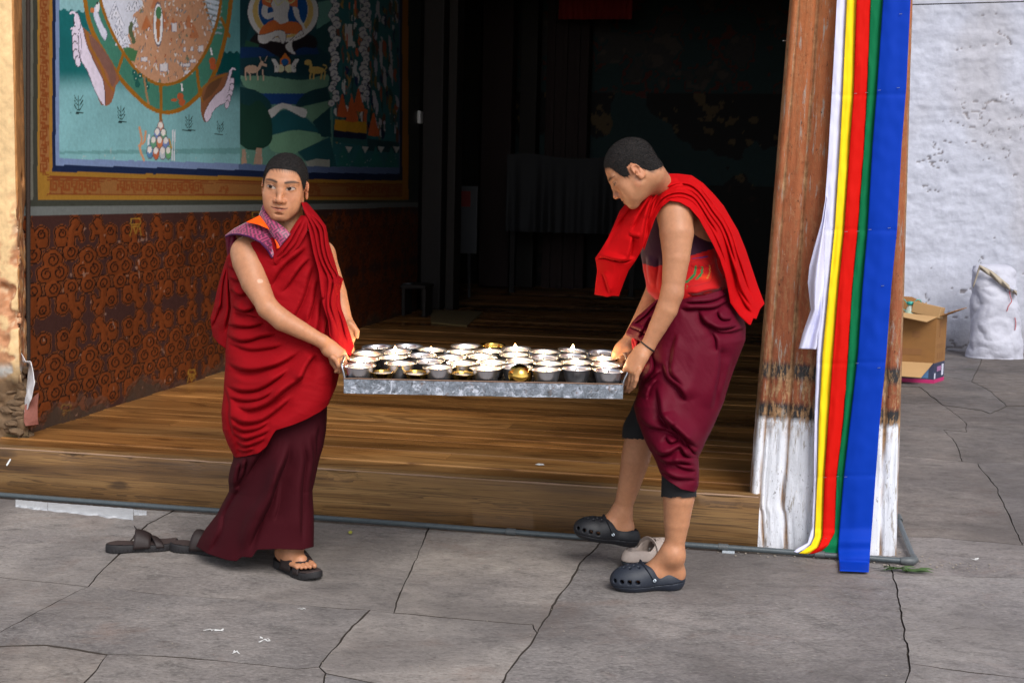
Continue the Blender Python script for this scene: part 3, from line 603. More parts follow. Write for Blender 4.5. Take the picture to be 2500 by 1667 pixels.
# ---- yellow plastered wall end at far left, broken at its foot
def endwall():
    nu, nv = 150, 420; z = np.linspace(FZ - .005, 3.9, nv); V = []; C = []
    Yf = 5.44
    cx = float(onY(41, 500, Yf)[0]); rx = WX + .004
    S = np.linspace(-.85, .30, nu)                      # s<0 front face, s>0 return face to the mural
    SSg, Zg = np.meshgrid(S, z)
    nz = fbm(SSg + 5, Zg, 3, 41, 5); n2 = fbm(SSg + 5, Zg, 14, 42, 4); n3 = fbm(SSg + 5, Zg, 50, 43, 3)
    L = math.hypot(rx - cx, 5.63 - Yf); ret = np.clip(SSg / .30, 0, 1)
    X = np.where(SSg < 0, cx + SSg, cx + (rx - cx) * ret); Y = np.where(SSg < 0, Yf, Yf + (5.63 - Yf) * ret)
    rd = np.exp(-(SSg / .03) ** 2); X = X - .012 * rd; Y = Y + .012 * rd     # soft corner
    nx = np.where(SSg < 0, 0, .72); ny = np.where(SSg < 0, -1, -.69)
    py = pix(np.stack([X, Y, Zg], -1))[1]
    low = sm(py, 860, 1000)                                    # height of damage
    hurt = low * sm(SSg + (nz - .5) * .5 + .16, -.05, .08)     # rubble showing near the corner at the foot
    mid = sm(py, 440, 560) * (1 - low) ; mh = mid * sm(SSg + (n2 - .5) * .3, -.06, .02)
    d = .010 * (nz - .5) + .004 * (n3 - .5); d = d - hurt * (.035 + .07 * n2) - mh * (.008 + .03 * np.clip(n2 - .4, 0, 1) * 2) - .05 * np.exp(-((SSg - .2) ** 2 + ((py - 437) / 538) ** 2) / .0009)
    X = X + nx * d; Y = Y + ny * d
    y1 = lin((222, 186, 136)); y2 = lin((200, 140, 84)); c = np.where((SSg < 0)[..., None], y1, y2) * (.85 + .3 * nz)[..., None]  # return face yellow darkened: shade of the turned side in the colour
    org = mid * sm(n2 + .2 * low, .42, .55); c = c * (1 - org[..., None] * .8) + lin((176, 112, 78)) * org[..., None] * .8
    pale = np.clip(sm(n3, .55, .7) * (mh + sm(py, 760, 900) * .7), 0, 1)[..., None]; c = c * (1 - pale * .6) + lin((214, 190, 156)) * pale * .6
    h = np.clip(hurt * 1.6, 0, 1)[..., None]; rub = lin((122, 96, 70)) * (.4 + 1.1 * n2)[..., None]; c = c * (1 - h) + rub * h
    wh = (sm(hurt, .05, .25) * (1 - sm(hurt, .3, .5)) * sm(n2, .4, .5))[..., None]; c = c * (1 - wh) + lin((190, 186, 180)) * wh
    moss = (sm(py, 1030, 1070) * sm(n2, .4, .6))[..., None]; c = c * (1 - .6 * moss) + lin((70, 66, 36)) * moss * .6
    ret_dark = (sm(SSg, .02, .2) * sm(n2, .35, .6) * .55)[..., None]; c = c * (1 - ret_dark) + lin((112, 74, 46)) * ret_dark  # return face darker in patches towards the mural
    return np.stack([X, Y, Zg], -1).reshape(-1, 3), grid_faces(nu, nv), c.reshape(-1, 3)
ew = empty('plaster_pier', (-3.9, 5.44, FZ), 'yellow plastered wall end with crumbling foot at the far left', 'wall')
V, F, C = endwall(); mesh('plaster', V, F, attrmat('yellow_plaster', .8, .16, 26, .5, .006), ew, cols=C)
box('pier_core', -4.6, -3.56, 5.56, 6.2, FZ - .2, 3.9, PLASD, ew, bev=0)
STM = simple('rubble_stone', L3(104, 82, 60), .9, var=.5, sc=25, bs=.8, bd=.008)
for k in range(26):
    px_, py_ = rng.uniform(22, 72), 905 + 165 * (k / 26) ; p = onY(px_, py_, 5.50 + .04 * rng.random() + max(0, px_ - 45) * .003)
    bm = bmesh.new(); bmesh.ops.create_icosphere(bm, subdivisions=2, radius=1)
    for v in bm.verts: v.co *= 1 + .28 * mnoise.noise(v.co * 1.4 + Vector((k * 3, 0, 0)))
    bmesh.ops.transform(bm, matrix=Matrix.Translation(Vector(p)) @ Matrix.Rotation(rng.uniform(-.3, .3), 4, 'Y') @ Matrix.Diagonal((rng.uniform(.03, .05), .04, rng.uniform(.012, .026), 1)), verts=bm.verts)
    me = bpy.data.meshes.new('stone'); bm.to_mesh(me); bm.free(); link('stone', me, STM, ew)
# peeling sheet of painted canvas
def sheet(name, rows, mat, parent, n=24, seed=0, amp=.006, cols=None):
    """rows: list of (left xyz, right xyz)"""
    A = resamp([r[0] for r in rows], n * 2); B = resamp([r[1] for r in rows], n * 2); t = np.linspace(0, 1, n)[None, :, None]
    V = A[:, None] * (1 - t) + B[:, None] * t
    for i in range(V.shape[0]):
        for j in range(V.shape[1]): V[i, j, 1] += amp * mnoise.noise((V[i, j, 0] * 30, V[i, j, 2] * 18, seed)) 
    return mesh(name, V.reshape(-1, 3), grid_faces(n, n * 2), mat, parent)
PEEL = simple('peeled_canvas', L3(214, 210, 212), .8, var=.25, sc=60, bs=.4); PEELR = simple('peeled_red_paint', L3(132, 78, 66), .8, var=.4, sc=60, bs=.5)
def solid(o, th=.003):
    m = o.modifiers.new('thickness', 'SOLIDIFY'); m.thickness = th; m.offset = 0; return o
Pq = lambda x, y, Y: tuple(onY(x, y, Y))
solid(sheet('peeling_canvas', [(Pq(50, 858, 5.52), Pq(52, 862, 5.5)), (Pq(56, 885, 5.5), Pq(62, 882, 5.48)), (Pq(72, 885, 5.56), Pq(76, 882, 5.5)), (Pq(68, 920, 5.54), Pq(85, 935, 5.46)), (Pq(62, 965, 5.52), Pq(76, 975, 5.47)), (Pq(58, 1010, 5.53), Pq(66, 1000, 5.5))], PEEL, ew))
solid(sheet('peeling_plaster', [(Pq(60, 990, 5.5), Pq(94, 958, 5.53)), (Pq(58, 1030, 5.49), Pq(92, 1025, 5.53)), (Pq(62, 1040, 5.49), Pq(94, 1036, 5.54))], PEELR, ew))
tube('dark_crack', [Pq(69, y, 5.615) for y in range(-60, 1060, 40)], .010, simple('crack_shadow', L3(44, 32, 26), .9, sc=80, bs=.6), ew, n=6)  # dark tube standing in for the shadow line in the crack

# ---- room behind: back wall, ceiling, right side, lintel, roof
def nbox(name, x0, x1, y0, y1, z0, z1, mat, lb, cat):
    return tag(box(name, x0, x1, y0, y1, z0, z1, mat, bev=0), lb, cat)
INT = 17.0
def dark_mural():
    nu, nv = 260, 200; X = np.linspace(-3.6, .4, nu); Z = np.linspace(FZ, 4.6, nv); Xg, Zg = np.meshgrid(X, Z)
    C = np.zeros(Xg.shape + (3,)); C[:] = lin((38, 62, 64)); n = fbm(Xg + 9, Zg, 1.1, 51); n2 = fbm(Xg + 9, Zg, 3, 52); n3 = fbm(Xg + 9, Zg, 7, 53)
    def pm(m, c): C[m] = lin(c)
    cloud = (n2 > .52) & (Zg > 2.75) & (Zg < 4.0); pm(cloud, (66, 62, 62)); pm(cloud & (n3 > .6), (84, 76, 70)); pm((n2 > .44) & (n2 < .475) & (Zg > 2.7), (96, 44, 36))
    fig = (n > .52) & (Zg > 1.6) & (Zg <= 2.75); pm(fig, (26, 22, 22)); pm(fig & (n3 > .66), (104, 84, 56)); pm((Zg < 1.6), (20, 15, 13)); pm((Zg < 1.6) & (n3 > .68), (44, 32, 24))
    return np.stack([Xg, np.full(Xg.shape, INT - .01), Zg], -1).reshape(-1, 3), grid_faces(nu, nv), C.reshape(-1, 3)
V, F, C = dark_mural(); bw = empty('back_wall', (0, INT, 0), 'dim rear wall of the hall painted with clouds and figures', 'wall')
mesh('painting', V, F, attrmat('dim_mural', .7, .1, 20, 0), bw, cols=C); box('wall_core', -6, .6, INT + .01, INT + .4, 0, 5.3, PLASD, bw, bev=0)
hallw = nbox('side_wall', .34, .48, 5.95, INT + .4, -.05, 5.3, PLASD, 'long side wall of the hall hidden behind the painted timber pillar', 'wall')
box('limewash_coat', .481, .495, 5.96, 13.1, -.05, 5.2, simple('side_limewash', L3(176, 178, 190), .9, bs=.5), hallw, bev=0)
nbox('far_left_wall', -6.0, -5.6, 13.3, INT + .4, 0, 5.3, PLASD, 'unseen left wall of the inner hall', 'wall')
tag(box('ceiling', -6, .6, 5.62, INT + .4, 5.25, 5.4, DARKW, bev=0), kind='structure')
lint = empty('door_lintel', (-1.6, 5.5, 4.2), 'dark timber lintel over the doorway, above the picture', 'lintel'); box('beam', -4.6, .6, 5.45, 5.9, 4.6, 5.4, DARKW, lint, bev=.01)
il = empty('light_block_beam', (-1.6, 13, 3.7), 'added unseen beam that keeps light out of the inner hall', 'lintel'); box('beam', -3.6, .33, 12.95, 13.3, 3.75, 5.25, DARKW, il, bev=.01)  # beam added out of view to block light into the inner hall
box('flank', -5.6, -3.46, 13.25, 13.45, 0, 5.25, PLASD, il, bev=0)
# dark door frame beyond the mural
df = empty('door_frame', (-3.3, 12.9, FZ), 'dark red timber door posts at the far end of the mural wall', 'door frame')
RT = simple('dark_red_timber', L3(40, 15, 12), .7, var=.5, sc=8, bs=.3, scale=(6, 6, 1)); OT = simple('dark_ochre_timber', L3(30, 21, 15), .7, var=.5, sc=20, bs=.3)
for x0, x1, y0, m in ((-3.43, -3.22, 12.86, DARKW), (-3.19, -3.10, 12.95, OT), (-3.6, -3.2, 16.4, RT), (-3.12, -2.9, 16.5, OT), (-2.8, -2.25, 16.6, RT)): box('post', x0, x1, y0, y0 + .3, FZ, 3.75 if y0 < 13 else 4.7, m, df, bev=.012)
for k in range(3): box('panel_moulding', -2.74 + k * .16, -2.68 + k * .16, 16.55, 16.62, FZ, 4.7, RT, df, bev=.006)
# light switch
sw = empty('light_switch', onY(1008, 287, 12.75), 'small white switch box on the dark door post', 'switch')
p = onY(1022, 287, 12.80); box('switch_plate', p[0] - .06, p[0] + .035, 12.74, 12.85, p[2] - .062, p[2] + .062, simple('white_plastic', L3(220, 218, 214), .4), sw, bev=.01)
box('rocker', p[0] - .03, p[0] + .01, 12.725, 12.74, p[2] - .03, p[2] + .03, simple('cream_plastic', L3(190, 186, 178), .4), sw, bev=.004)
tube('cable', [(p[0] - .03, 12.83, p[2] + .06), (p[0] - .035, 12.83, p[2] + .1), (p[0] - .03, 12.83, p[2] + .5)], .006, DARKW, sw, n=6)
# white notice board on legs
nb = empty('notice_board', onY(1100, 707, 14.6), 'pale notice board with a red panel on thin legs in the dark hall', 'board')
BW_ = simple('dimmed_white', L3(70, 70, 74), .5, var=.1, sc=5); a = onY(1036, 452, 14.6); b_ = onY(1163, 620, 14.6)  # white painted dark grey, dimness of the hall in the colour
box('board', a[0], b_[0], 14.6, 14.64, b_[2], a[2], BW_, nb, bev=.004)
a2 = onY(1046, 465, 14.58); b2 = onY(1148, 505, 14.58); box('red_panel', a2[0], b2[0], 14.58, 14.595, b2[2], a2[2], simple('board_red', L3(120, 20, 18), .5), nb, bev=0)
for x in (1040, 1145): q0 = onY(x, 620, 14.615); tube('leg', [(q0[0], 14.615, q0[2]), (q0[0], 14.66, FZ)], .018, BW_, nb, n=8)
# cloth covered altar table
tb = empty('altar_table', onY(1370, 700, 15.4), 'table under a pale draped cloth behind the bending monk', 'table')
a = onY(1238, 380, 15.4); b_ = onY(1500, 572, 15.4); nx = 160; xs = np.linspace(a[0], b_[0] + .25, nx); V = []
for i, zf in enumerate(np.linspace(0, 1, 30)):
    for x in xs: V.append((x, 15.4 - .03 * zf * (math.sin(x * 19 + math.sin(x * 7) * 2) + .5 * math.sin(x * 43)) - .02 * zf, a[2] + (b_[2] - a[2]) * zf - .03 * math.sin(x * 5) * (1 - zf)))
clo = mesh('table_cloth', V, grid_faces(nx, 30), simple('dimmed_cloth', L3(36, 35, 38), .7, var=.15, sc=6), tb)  # pale cloth given a near-black colour for the gloom of the hall
box('table_top', a[0], b_[0] + .25, 15.43, 16.2, a[2] - .05, a[2] - .01, DARKW, tb, bev=.005)
for x in (a[0] + .05, b_[0] + .2): box('leg', x - .03, x + .03, 15.6, 15.66, FZ, a[2] - .05, DARKW, tb, bev=0)
# red pleated valance
va = empty('valance', onY(1445, 20, 16), 'dark red pleated valance hanging at the top of the hall', 'valance')
a = onY(1366, -30, 16); b_ = onY(1543, 52, 16); xs = np.linspace(a[0], b_[0], 220); V = [(x, 16 - .02 * abs(math.sin(x * 42)), z) for z in (a[2], (a[2] + b_[2]) / 2, b_[2] + .02) for x in xs]
mesh('pleats', V, grid_faces(220, 3), simple('valance_red', L3(150, 24, 20), .7), va); box('pelmet', a[0], b_[0], 15.98, 16.1, a[2], a[2] + .2, RT, va, bev=0)
# low dark stool and pale mat in the doorway
a = onY(1012, 700, 12.2); st = empty('stool', (a[0], 12.2, FZ), 'low black box stool at the far end of the dado', 'stool'); 
box('seat', a[0] - .13, a[0] + .12, 12.15, 12.5, a[2] - .02, a[2] + .02, DARKW, st, bev=.01)
for sx in (-.12, .09): box('leg', a[0] + sx, a[0] + sx + .03, 12.17, 12.45, FZ, a[2] - .02, DARKW, st, bev=0)
tube('bowl_rim', [(a[0] - .08 + .05 * math.cos(t), 12.25 + .05 * math.sin(t), a[2] + .025) for t in np.linspace(0, 6.283, 20)], .005, BW_, st, n=6, cap=False)
M4 = [onZ(x, y, FZ + .006) for x, y in ((1052, 757), (1180, 762), (1140, 796), (1052, 788))]
mt = mesh('floor_mat', [(*m[:2], FZ + .012) for m in M4] + [(*m[:2], FZ) for m in M4], [(0, 1, 2, 3), (4, 7, 6, 5), (0, 4, 5, 1), (1, 5, 6, 2), (2, 6, 7, 3), (3, 7, 4, 0)], simple('mat_straw', L3(120, 100, 62), .9, var=.3, sc=50), smooth=False)
tag(mt, 'small straw coloured mat lying on the dark hall floor', 'mat')
# ================================================================== WHITE WALL, PILLAR, BANNER, PIPE, BOXES
def whitewash():
    nu, nv = 420, 360; X = np.linspace(.60, 4.6, nu); Z = np.linspace(-.04, 4.8, nv); Xg, Zg = np.meshgrid(X, Z)
    n1 = fbm(Xg, Zg, 1.3, 61); n2 = fbm(Xg * 1.0, Zg * 2.2, 5, 62, 5); n3 = fbm(Xg, Zg, 16, 63, 4)
    d = .05 * (n1 - .5) + .045 * (n2 - .5) * sm(Zg, .3, 1.2) + .018 * (n3 - .5)
    crack = (np.abs(fbm(Xg * .7, Zg * 2.6, 2.2, 64) - .5) < .006) & (fbm(Xg, Zg, 2, 65) > .6)
    hole = fbm(Xg, Zg, 11, 66, 2) > .95
    d = d - .03 * hole - .02 * crack
    c = np.zeros(Xg.shape + (3,)); c[:] = lin((184, 186, 198)); c *= (.88 + .22 * n2)[..., None]
    c[n3 > .66] *= 1.05; c[hole] = lin((112, 106, 108)); c[crack] = lin((130, 126, 130))
    st = (sm(fbm(Xg, Zg * .5, 1.5, 67), .5, .72) * .42)[..., None]; c = c * (1 - st) + lin((166, 160, 160)) * st
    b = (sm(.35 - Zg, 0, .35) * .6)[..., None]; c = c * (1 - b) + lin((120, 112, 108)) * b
    return np.stack([Xg, 13.15 - d * .55, Zg], -1).reshape(-1, 3), grid_faces(nu, nv), c.reshape(-1, 3)
V, F, C = whitewash(); ww = empty('whitewashed_wall', (2.5, 13.15, 0), 'rough whitewashed stone wall at the back of the courtyard on the right', 'wall')
mesh('limewash', V, F, attrmat('limewash', .9, .08, 12, .5, .02, spec=.2), ww, cols=C); box('wall_core', .64, 9, 13.22, 13.6, -.1, 4.8, simple('whitewash_core', L3(200, 202, 212), .9), ww, bev=0)
tube('wire', [tuple(onY(x, 12 - (x - 2230) * .028, 13.05)) for x in (2226, 2300, 2400, 2520)], .006, DARKW, ww, n=6)

# ---- painted, tapered timber pillar with rolled mouldings
def pillar_mat():
    m, nt, b = newmat('pillar_paint'); v = texco(nt, (1, 1, 1)); vz = texco(nt, (9, 9, 1.1)); sep = N(nt, 'ShaderNodeSeparateXYZ'); tc = N(nt, 'ShaderNodeTexCoord'); nt.links.new(tc.outputs['Object'], sep.inputs[0])
    n = noise(nt, vz, 2.0, 9, .65, .4); n2 = noise(nt, v, 34, 8, .7); n3 = noise(nt, vz, 7, 6, .7); big = noise(nt, v, 3, 4)
    def zc(edge, soft=.012, nz=.035):      # noisy step in height
        a = N(nt, 'ShaderNodeMath', operation='MULTIPLY_ADD'); nt.links.new(n3, a.inputs[0]); a.inputs[1].default_value = nz; nt.links.new(sep.outputs[2], a.inputs[2])
        r = N(nt, 'ShaderNodeMapRange'); nt.links.new(a.outputs[0], r.inputs[0]); r.inputs[1].default_value = edge + nz * .5 - soft; r.inputs[2].default_value = edge + nz * .5 + soft; return r.outputs[0]
    brown = ramp(nt, n, [(.25, L3(104, 54, 36)), (.5, L3(138, 78, 52)), (.75, L3(160, 98, 66))])
    hi = N(nt, 'ShaderNodeMapRange'); nt.links.new(sep.outputs[2], hi.inputs[0]); hi.inputs[1].default_value = 1.0; hi.inputs[2].default_value = 2.2; brown = mix(nt, hi.outputs[0], brown, mix(nt, n2, L3(150, 82, 46), L3(180, 112, 70)))
    bare = ramp(nt, n2, [(.3, L3(96, 66, 44)), (.6, L3(168, 132, 96)), (.8, L3(204, 176, 140))])
    white = ramp(nt, n, [(.25, L3(196, 198, 204)), (.5, L3(222, 224, 232)), (.7, L3(232, 234, 242))]); black = mix(nt, n2, L3(28, 28, 32), L3(62, 60, 60))
    zs = [.535, .60, .70, .765]
    c = mix(nt, zc(zs[0]), white, black); c = mix(nt, zc(zs[1]), c, brown); c = mix(nt, zc(zs[2]), c, black); c = mix(nt, zc(zs[3]), c, brown)
    # flaking, strong around the black bands and on moulding crests
    band = mix(nt, zc(.50, .05), (0, 0, 0), (1, 1, 1)); band2 = mix(nt, zc(.85, .25), (1, 1, 1), (.25, .25, .25)); q = mix(nt, 1.0, band, band2, 'MULTIPLY')
    pn_ = noise(nt, texco(nt, (14, 14, 4)), 4.0, 8, .75)
    fl = mix(nt, 1.0, q, ramp(nt, pn_, [(.50, 0.0), (.56, 1.0)]), 'MULTIPLY'); c = mix(nt, fl, c, bare)
    fw = ramp(nt, noise(nt, texco(nt, (16, 16, 2.2)), 3.0, 8, .7), [(.57, 0.0), (.64, .9)]); c = mix(nt, fw, c, mix(nt, n2, L3(120, 110, 100), L3(176, 168, 158)))
    pit = noise(nt, texco(nt, (30, 30, 11)), 3.0, 6, .8); c = mix(nt, ramp(nt, pit, [(.34, .85), (.41, 0.0)]), c, L3(48, 28, 20)); c = mix(nt, ramp(nt, pit, [(.63, 0.0), (.69, .6)]), c, L3(206, 160, 120))
    at = N(nt, 'ShaderNodeAttribute', attribute_name='paint'); nt.links.new(mix(nt, at.outputs['Color'], c, bare), b.inputs['Base Color'])
    b.inputs['Roughness'].default_value = .82; b.inputs['Specular IOR Level'].default_value = .25; p = bump(nt, b, n, .6, .014); p = bump(nt, b, n2, .5, .005, p); bump(nt, b, pn_, .4, .006, p); return m
PILM = pillar_mat()
PY0 = 5.315
def pillar():
    # cross section, s across (0..1), dep towards the camera (m)
    prof = [(0, -.45), (0, -.04), (.012, -.012), (.035, 0), (.058, -.002), (.066, -.010), (.074, -.010), (.082, -.001), (.13, .006), (.18, .008), (.210, .004), (.218, -.007), (.228, -.007), (.238, .004), (.27, .014), (.33, .020), (.40, .024), (.52, .025), (.66, .024), (.80, .018), (.866, .012), (.877, .001), (.888, .001), (.90, .009), (.93, .010), (.975, .002), (.99, -.02), (1, -.05), (1, -.45)]
    Pf = resamp(prof, 150); nv = 320; Z = np.linspace(-.01, 4.5, nv); bot = (float(onY(1840, 1330, PY0)[0]), float(onY(2192, 1352, PY0)[0])); zt = 2.2
    tl, tr = float(onY(1930, 0, PY0)[0]), float(onY(2232, 0, PY0)[0]); zt = float(onY(2080, 0, PY0)[2]); lm = float(onY(1828, 1235, PY0)[0]); zm = float(onY(1828, 1235, PY0)[2])
    V = []; Wr_ = []
    for z in Z:
        xl = np.interp(z, [0, zm - .02, zm, zt, 4.5], [bot[0], lm + .012, lm, tl, tl + (tl - lm) * .9]); xr_ = bot[1] + (tr - bot[1]) * z / zt
        for s, d in Pf:
            n = mnoise.noise((s * 14, z * 1.3, 5)) * .006 + mnoise.noise((s * 50, z * 5, 2)) * .0025 + mnoise.noise((s * 9, z * 22, 8)) * .0018
            ck = 0
            if z < .5: ck = -.012 * max(0, 1 - abs(mnoise.noise((s * 26, z * .7, 14))) * 22)
            gw = max(math.exp(-((s - g_) / .010) ** 2) for g_ in (.005, .070, .222, .236, .882, .99)); Wr_.append([min(1, max(0, gw * (1.0 + 1.6 * mnoise.noise((s * 30, z * 9, 3))) - .15))] * 3)
            V.append((xl + (xr_ - xl) * s + n * .4, PY0 - d - n - ck if d > -.3 else PY0 - d, z))
    return np.array(V), grid_faces(len(Pf), nv), np.array(Wr_)
pl = empty('timber_pillar', (.3, PY0, 0), 'tapered painted timber pillar, brown above two black bands and white at its foot', 'pillar')
V, F, C = pillar(); mesh('shaft', V, F, PILM, pl, cols=C)
NAIL = simple('steel_staple', L3(190, 190, 194), .3, metal=1.0)

# ---- five colour cloth banner
BX = dict(
 e0=[(2043,-80),(2043,0),(2036,134),(2027,290),(2022,379),(2014,491),(2009,560),(2006,640),(2002.5,700),(1995,840),(1989,1003),(1987,1165),(1982,1290),(1972,1325),(1948,1338),(1938,1346)],
 e1=[(2067.5,-80),(2067.5,0),(2058,214),(2052,335),(2038,558),(2024,700),(2008,863),(1999,1026),(1995.5,1165),(1989,1310),(1980,1330),(1960,1344),(1950,1350)],
 e2=[(2091,-80),(2091,0),(2084,232),(2076,335),(2061,562),(2047,700),(2034,863),(2022,1026),(2013,1163),(2008,1310),(1998,1335),(1975,1352)],
 e3=[(2126,-80),(2126,0),(2117,228),(2110,357),(2094,566),(2081,700),(2071,863),(2059,1026),(2043,1163),(2038,1300),(2022,1330),(2001,1348)],
 e4=[(2160,-80),(2158,0),(2143,219),(2132,357),(2120,562),(2108,700),(2096.6,863),(2078,1026),(2062,1163),(2050,1310),(2048,1340),(2048,1360)],
 e5=[(2224,-80),(2223,0),(2212.6,214),(2201,357),(2190,562),(2176,700),(2164,863),(2148,1026),(2136,1189),(2127,1310),(2124,1350),(2121,1396)])
BEND = dict(s0=1346, s1=1350, s2=1352, s3=1348, s4=1360, s5=1396)
pins = [232, 562, 886, 1163, 1310]
def cloth_mat(name, c, sheen=.25, rough=.75, var=.06, sc=8, tr=0.0, bs=.08, weave=420):
    m, nt, b = newmat(name); v = texco(nt); n = noise(nt, v, sc, 5); c = np.array(c)
    nt.links.new(mix(nt, n, tuple(c * (1 - var)), tuple(np.minimum(c * (1 + var), 1))), b.inputs['Base Color'])
    b.inputs['Roughness'].default_value = rough; b.inputs['Specular IOR Level'].default_value = .12; b.inputs['Sheen Weight'].default_value = 0.0; b.inputs['Sheen Roughness'].default_value = .35
    b.inputs['Sheen Tint'].default_value = (*np.minimum(c * 1.5 + .05, 1), 1)
    if bs: bump(nt, b, noise(nt, v, weave, 3), bs, .001)
    return m
ban = empty('five_colour_banner', tuple(onY(2080, 900, 5.2)), 'long banner of white, yellow, red, green and blue cloth hanging down the timber pillar', 'banner')
Yb = 5.225
def strip_cloth(name, ea, eb, mat, k, n=360, m=14, yoff=0.0, wrinkle=.004, endb=None):
    A = spline(ea, n) if False else resamp(ea, n); B = resamp(eb, n); V = []
    ys = A[:, 1]
    t = np.linspace(0, 1, m)
    for i in range(n):
        for j in range(m):
            px, py = A[i] * (1 - t[j]) + B[i] * t[j]
            low = max(0, (py - 1290) / 60.0)
            pin = sum(math.exp(-((py - q - 2 * math.sin(k + q)) / 5.0) ** 2) for q in pins); below_ = sum(math.exp(-((py - q - 16) / 14.0) ** 2) for q in pins)
            billow = .007 * math.sin(math.pi * t[j]) * (1 - .25 * pin) + .0006 * below_ * math.sin(math.pi * t[j])
            w = wrinkle * (mnoise.noise((t[j] * 2.2 + k * 5, py * .008, 1)) + .6 * mnoise.noise((t[j] * 3 + k, py * .03, 6))) 
            Y = Yb + yoff - billow - w + .003 * pin * (2 * t[j] - 1) ** 2 - .05 * min(low, 1) + (.012 * t[j] if k < 4 else 0) + .012 * math.sin(py * .12 + k) * min(low, 1)
            p_ = onY(px, py, Y); V.append(p_ if p_[2] > .006 else onZ(px, py, .006 + .004 * (k == 4)))
    o = mesh(name, V, grid_faces(m, n), mat, ban); solid(o, .0016); return o
CW = cloth_mat('white_satin', L3(214, 214, 240), .1, .72); CY = cloth_mat('yellow_satin', L3(252, 212, 30), .1, .72); CRd = cloth_mat('red_satin', L3(200, 14, 3), .1, .72); CG = cloth_mat('green_satin', L3(8, 108, 66), .1, .72); CB = cloth_mat('blue_satin', L3(0, 52, 164), .1, .68)
strip_cloth('white_strip', BX['e0'], BX['e1'], CW, 0, yoff=.012)
strip_cloth('yellow_strip', BX['e1'], BX['e2'], CY, 1, yoff=.004)
strip_cloth('red_strip', BX['e2'], BX['e3'], CRd, 2, yoff=-.004)
strip_cloth('green_strip', BX['e3'], [(x + 5, y) for x, y in BX['e4']], CG, 3, yoff=.004)
strip_cloth('blue_strip', [(x - 2, y) for x, y in BX['e4'][:-1]] + [(2050, 1393)], BX['e5'], CB, 4, m=22, yoff=-.012)
# loose fold of the white strip blown out to the left
A = resamp([(2016, 480), (2006, 540), (1989, 600), (1976, 650), (1972, 690), (1977, 735), (1980, 756), (1968, 790), (1959, 816), (1954, 836), (1950, 851)], 120); B = resamp([(2020, 480), (2014, 560), (2012, 620), (2012, 690), (2006, 740), (2004, 770), (1999, 800), (1996, 815), (1995, 830), (1994, 845), (1992, 853)], 120); V = []
for i in range(120):
    for j, t in enumerate(np.linspace(0, 1, 16)):
        p = A[i] * (1 - t) + B[i] * t; V.append(onY(p[0], p[1], Yb - .02 - .035 * math.sin(math.pi * t) * math.sin(math.pi * min(1, i / 100)) - .012 * math.sin(t * 9 + i * .05)))
solid(mesh('white_fold', V, grid_faces(16, 120), CW, ban), .0016)
for (x, y) in ((2199, 35), (2193, 215), (2147, 221), (2116, 227), (2089, 229), (2171, 557), (2124, 561), (2095, 565), (2066, 566), (2034, 561), (2155, 698), (2146, 898), (2093, 887), (2014, 1165), (2045, 1163), (2065, 1164), (2052, 1311), (2015, 1314)):
    a = onY(x - 3.5, y, Yb - .022); b_ = onY(x + 3.5, y - .5, Yb - .024); tube('staple', [a, b_], .0011, NAIL, ban, n=5)
tag(tube('nail', [onY(1912, 100, 5.33), onY(1930, 101, 5.36)], .002, NAIL, n=6), 'thin steel nail sticking out of the pillar edge near the top', 'nail')

# ---- water pipe
PIPE = simple('grey_pipe', L3(70, 78, 82), .35, var=.35, sc=40, bs=.25, spec=.6); PIPEJ = simple('pipe_joint', L3(78, 82, 84), .45, var=.3, sc=60, bs=.3)
pp = empty('water_pipe', (-1.5, 5.235, .03), 'grey water pipe along the foot of the step with an elbow beside the pillar', 'pipe')
PR, PZ, PYY = .0115, .017, 5.19
def px_on_pipe(px): 
    a, b_ = ray(px, 1212 + .0694 * px), None; t = PYY / a[1]; return float(a[0] * t)
xe = float(onY(2232, 1362, PYY - .01)[0])
xs = np.linspace(-5.2, xe, 60); tube('straight_pipe', [(x, PYY + (.004 * math.sin(x * 3)), PZ - .006 * max(0, x)) for x in xs], PR, PIPE, pp, n=14)
for pxx in (1247, 1765, 2000): x = px_on_pipe(pxx); tube('coupling', [(x - .02, PYY, PZ), (x - .018, PYY, PZ), (x + .02, PYY, PZ), (x + .022, PYY, PZ)], [.012, .0145, .0145, .012], PIPEJ, pp, n=14)
tube('elbow', [(xe - .05, PYY, PZ - .003), (xe - .03, PYY, PZ - .003), (xe - .006, PYY + .004, PZ - .003), (xe + .004, PYY + .018, PZ - .001), (xe + .002, PYY + .05, PZ + .003)], [.0135, .0165, .0175, .0165, .014], PIPEJ, pp, n=14)
q1 = onZ(2193, 1268, .03); tube('return_pipe', [(xe + .003, PYY + .03, PZ), tuple(q1)], .011, PIPE, pp, n=14)
tube('pipe_end', [tuple(q1 + [0.006, -.02, 0]), tuple(q1 + [0, .01, .012]), tuple(q1 + [-.02, .02, .018])], [.013, .014, .011], PIPEJ, pp, n=12)
a = onZ(1778, 1348, 0); box('support_block', a[0] - .025, a[0] + .025, 5.17, 5.21, -.01, .006, simple('grey_block', L3(168, 176, 184), .7, bs=.4), pp, bev=.003)
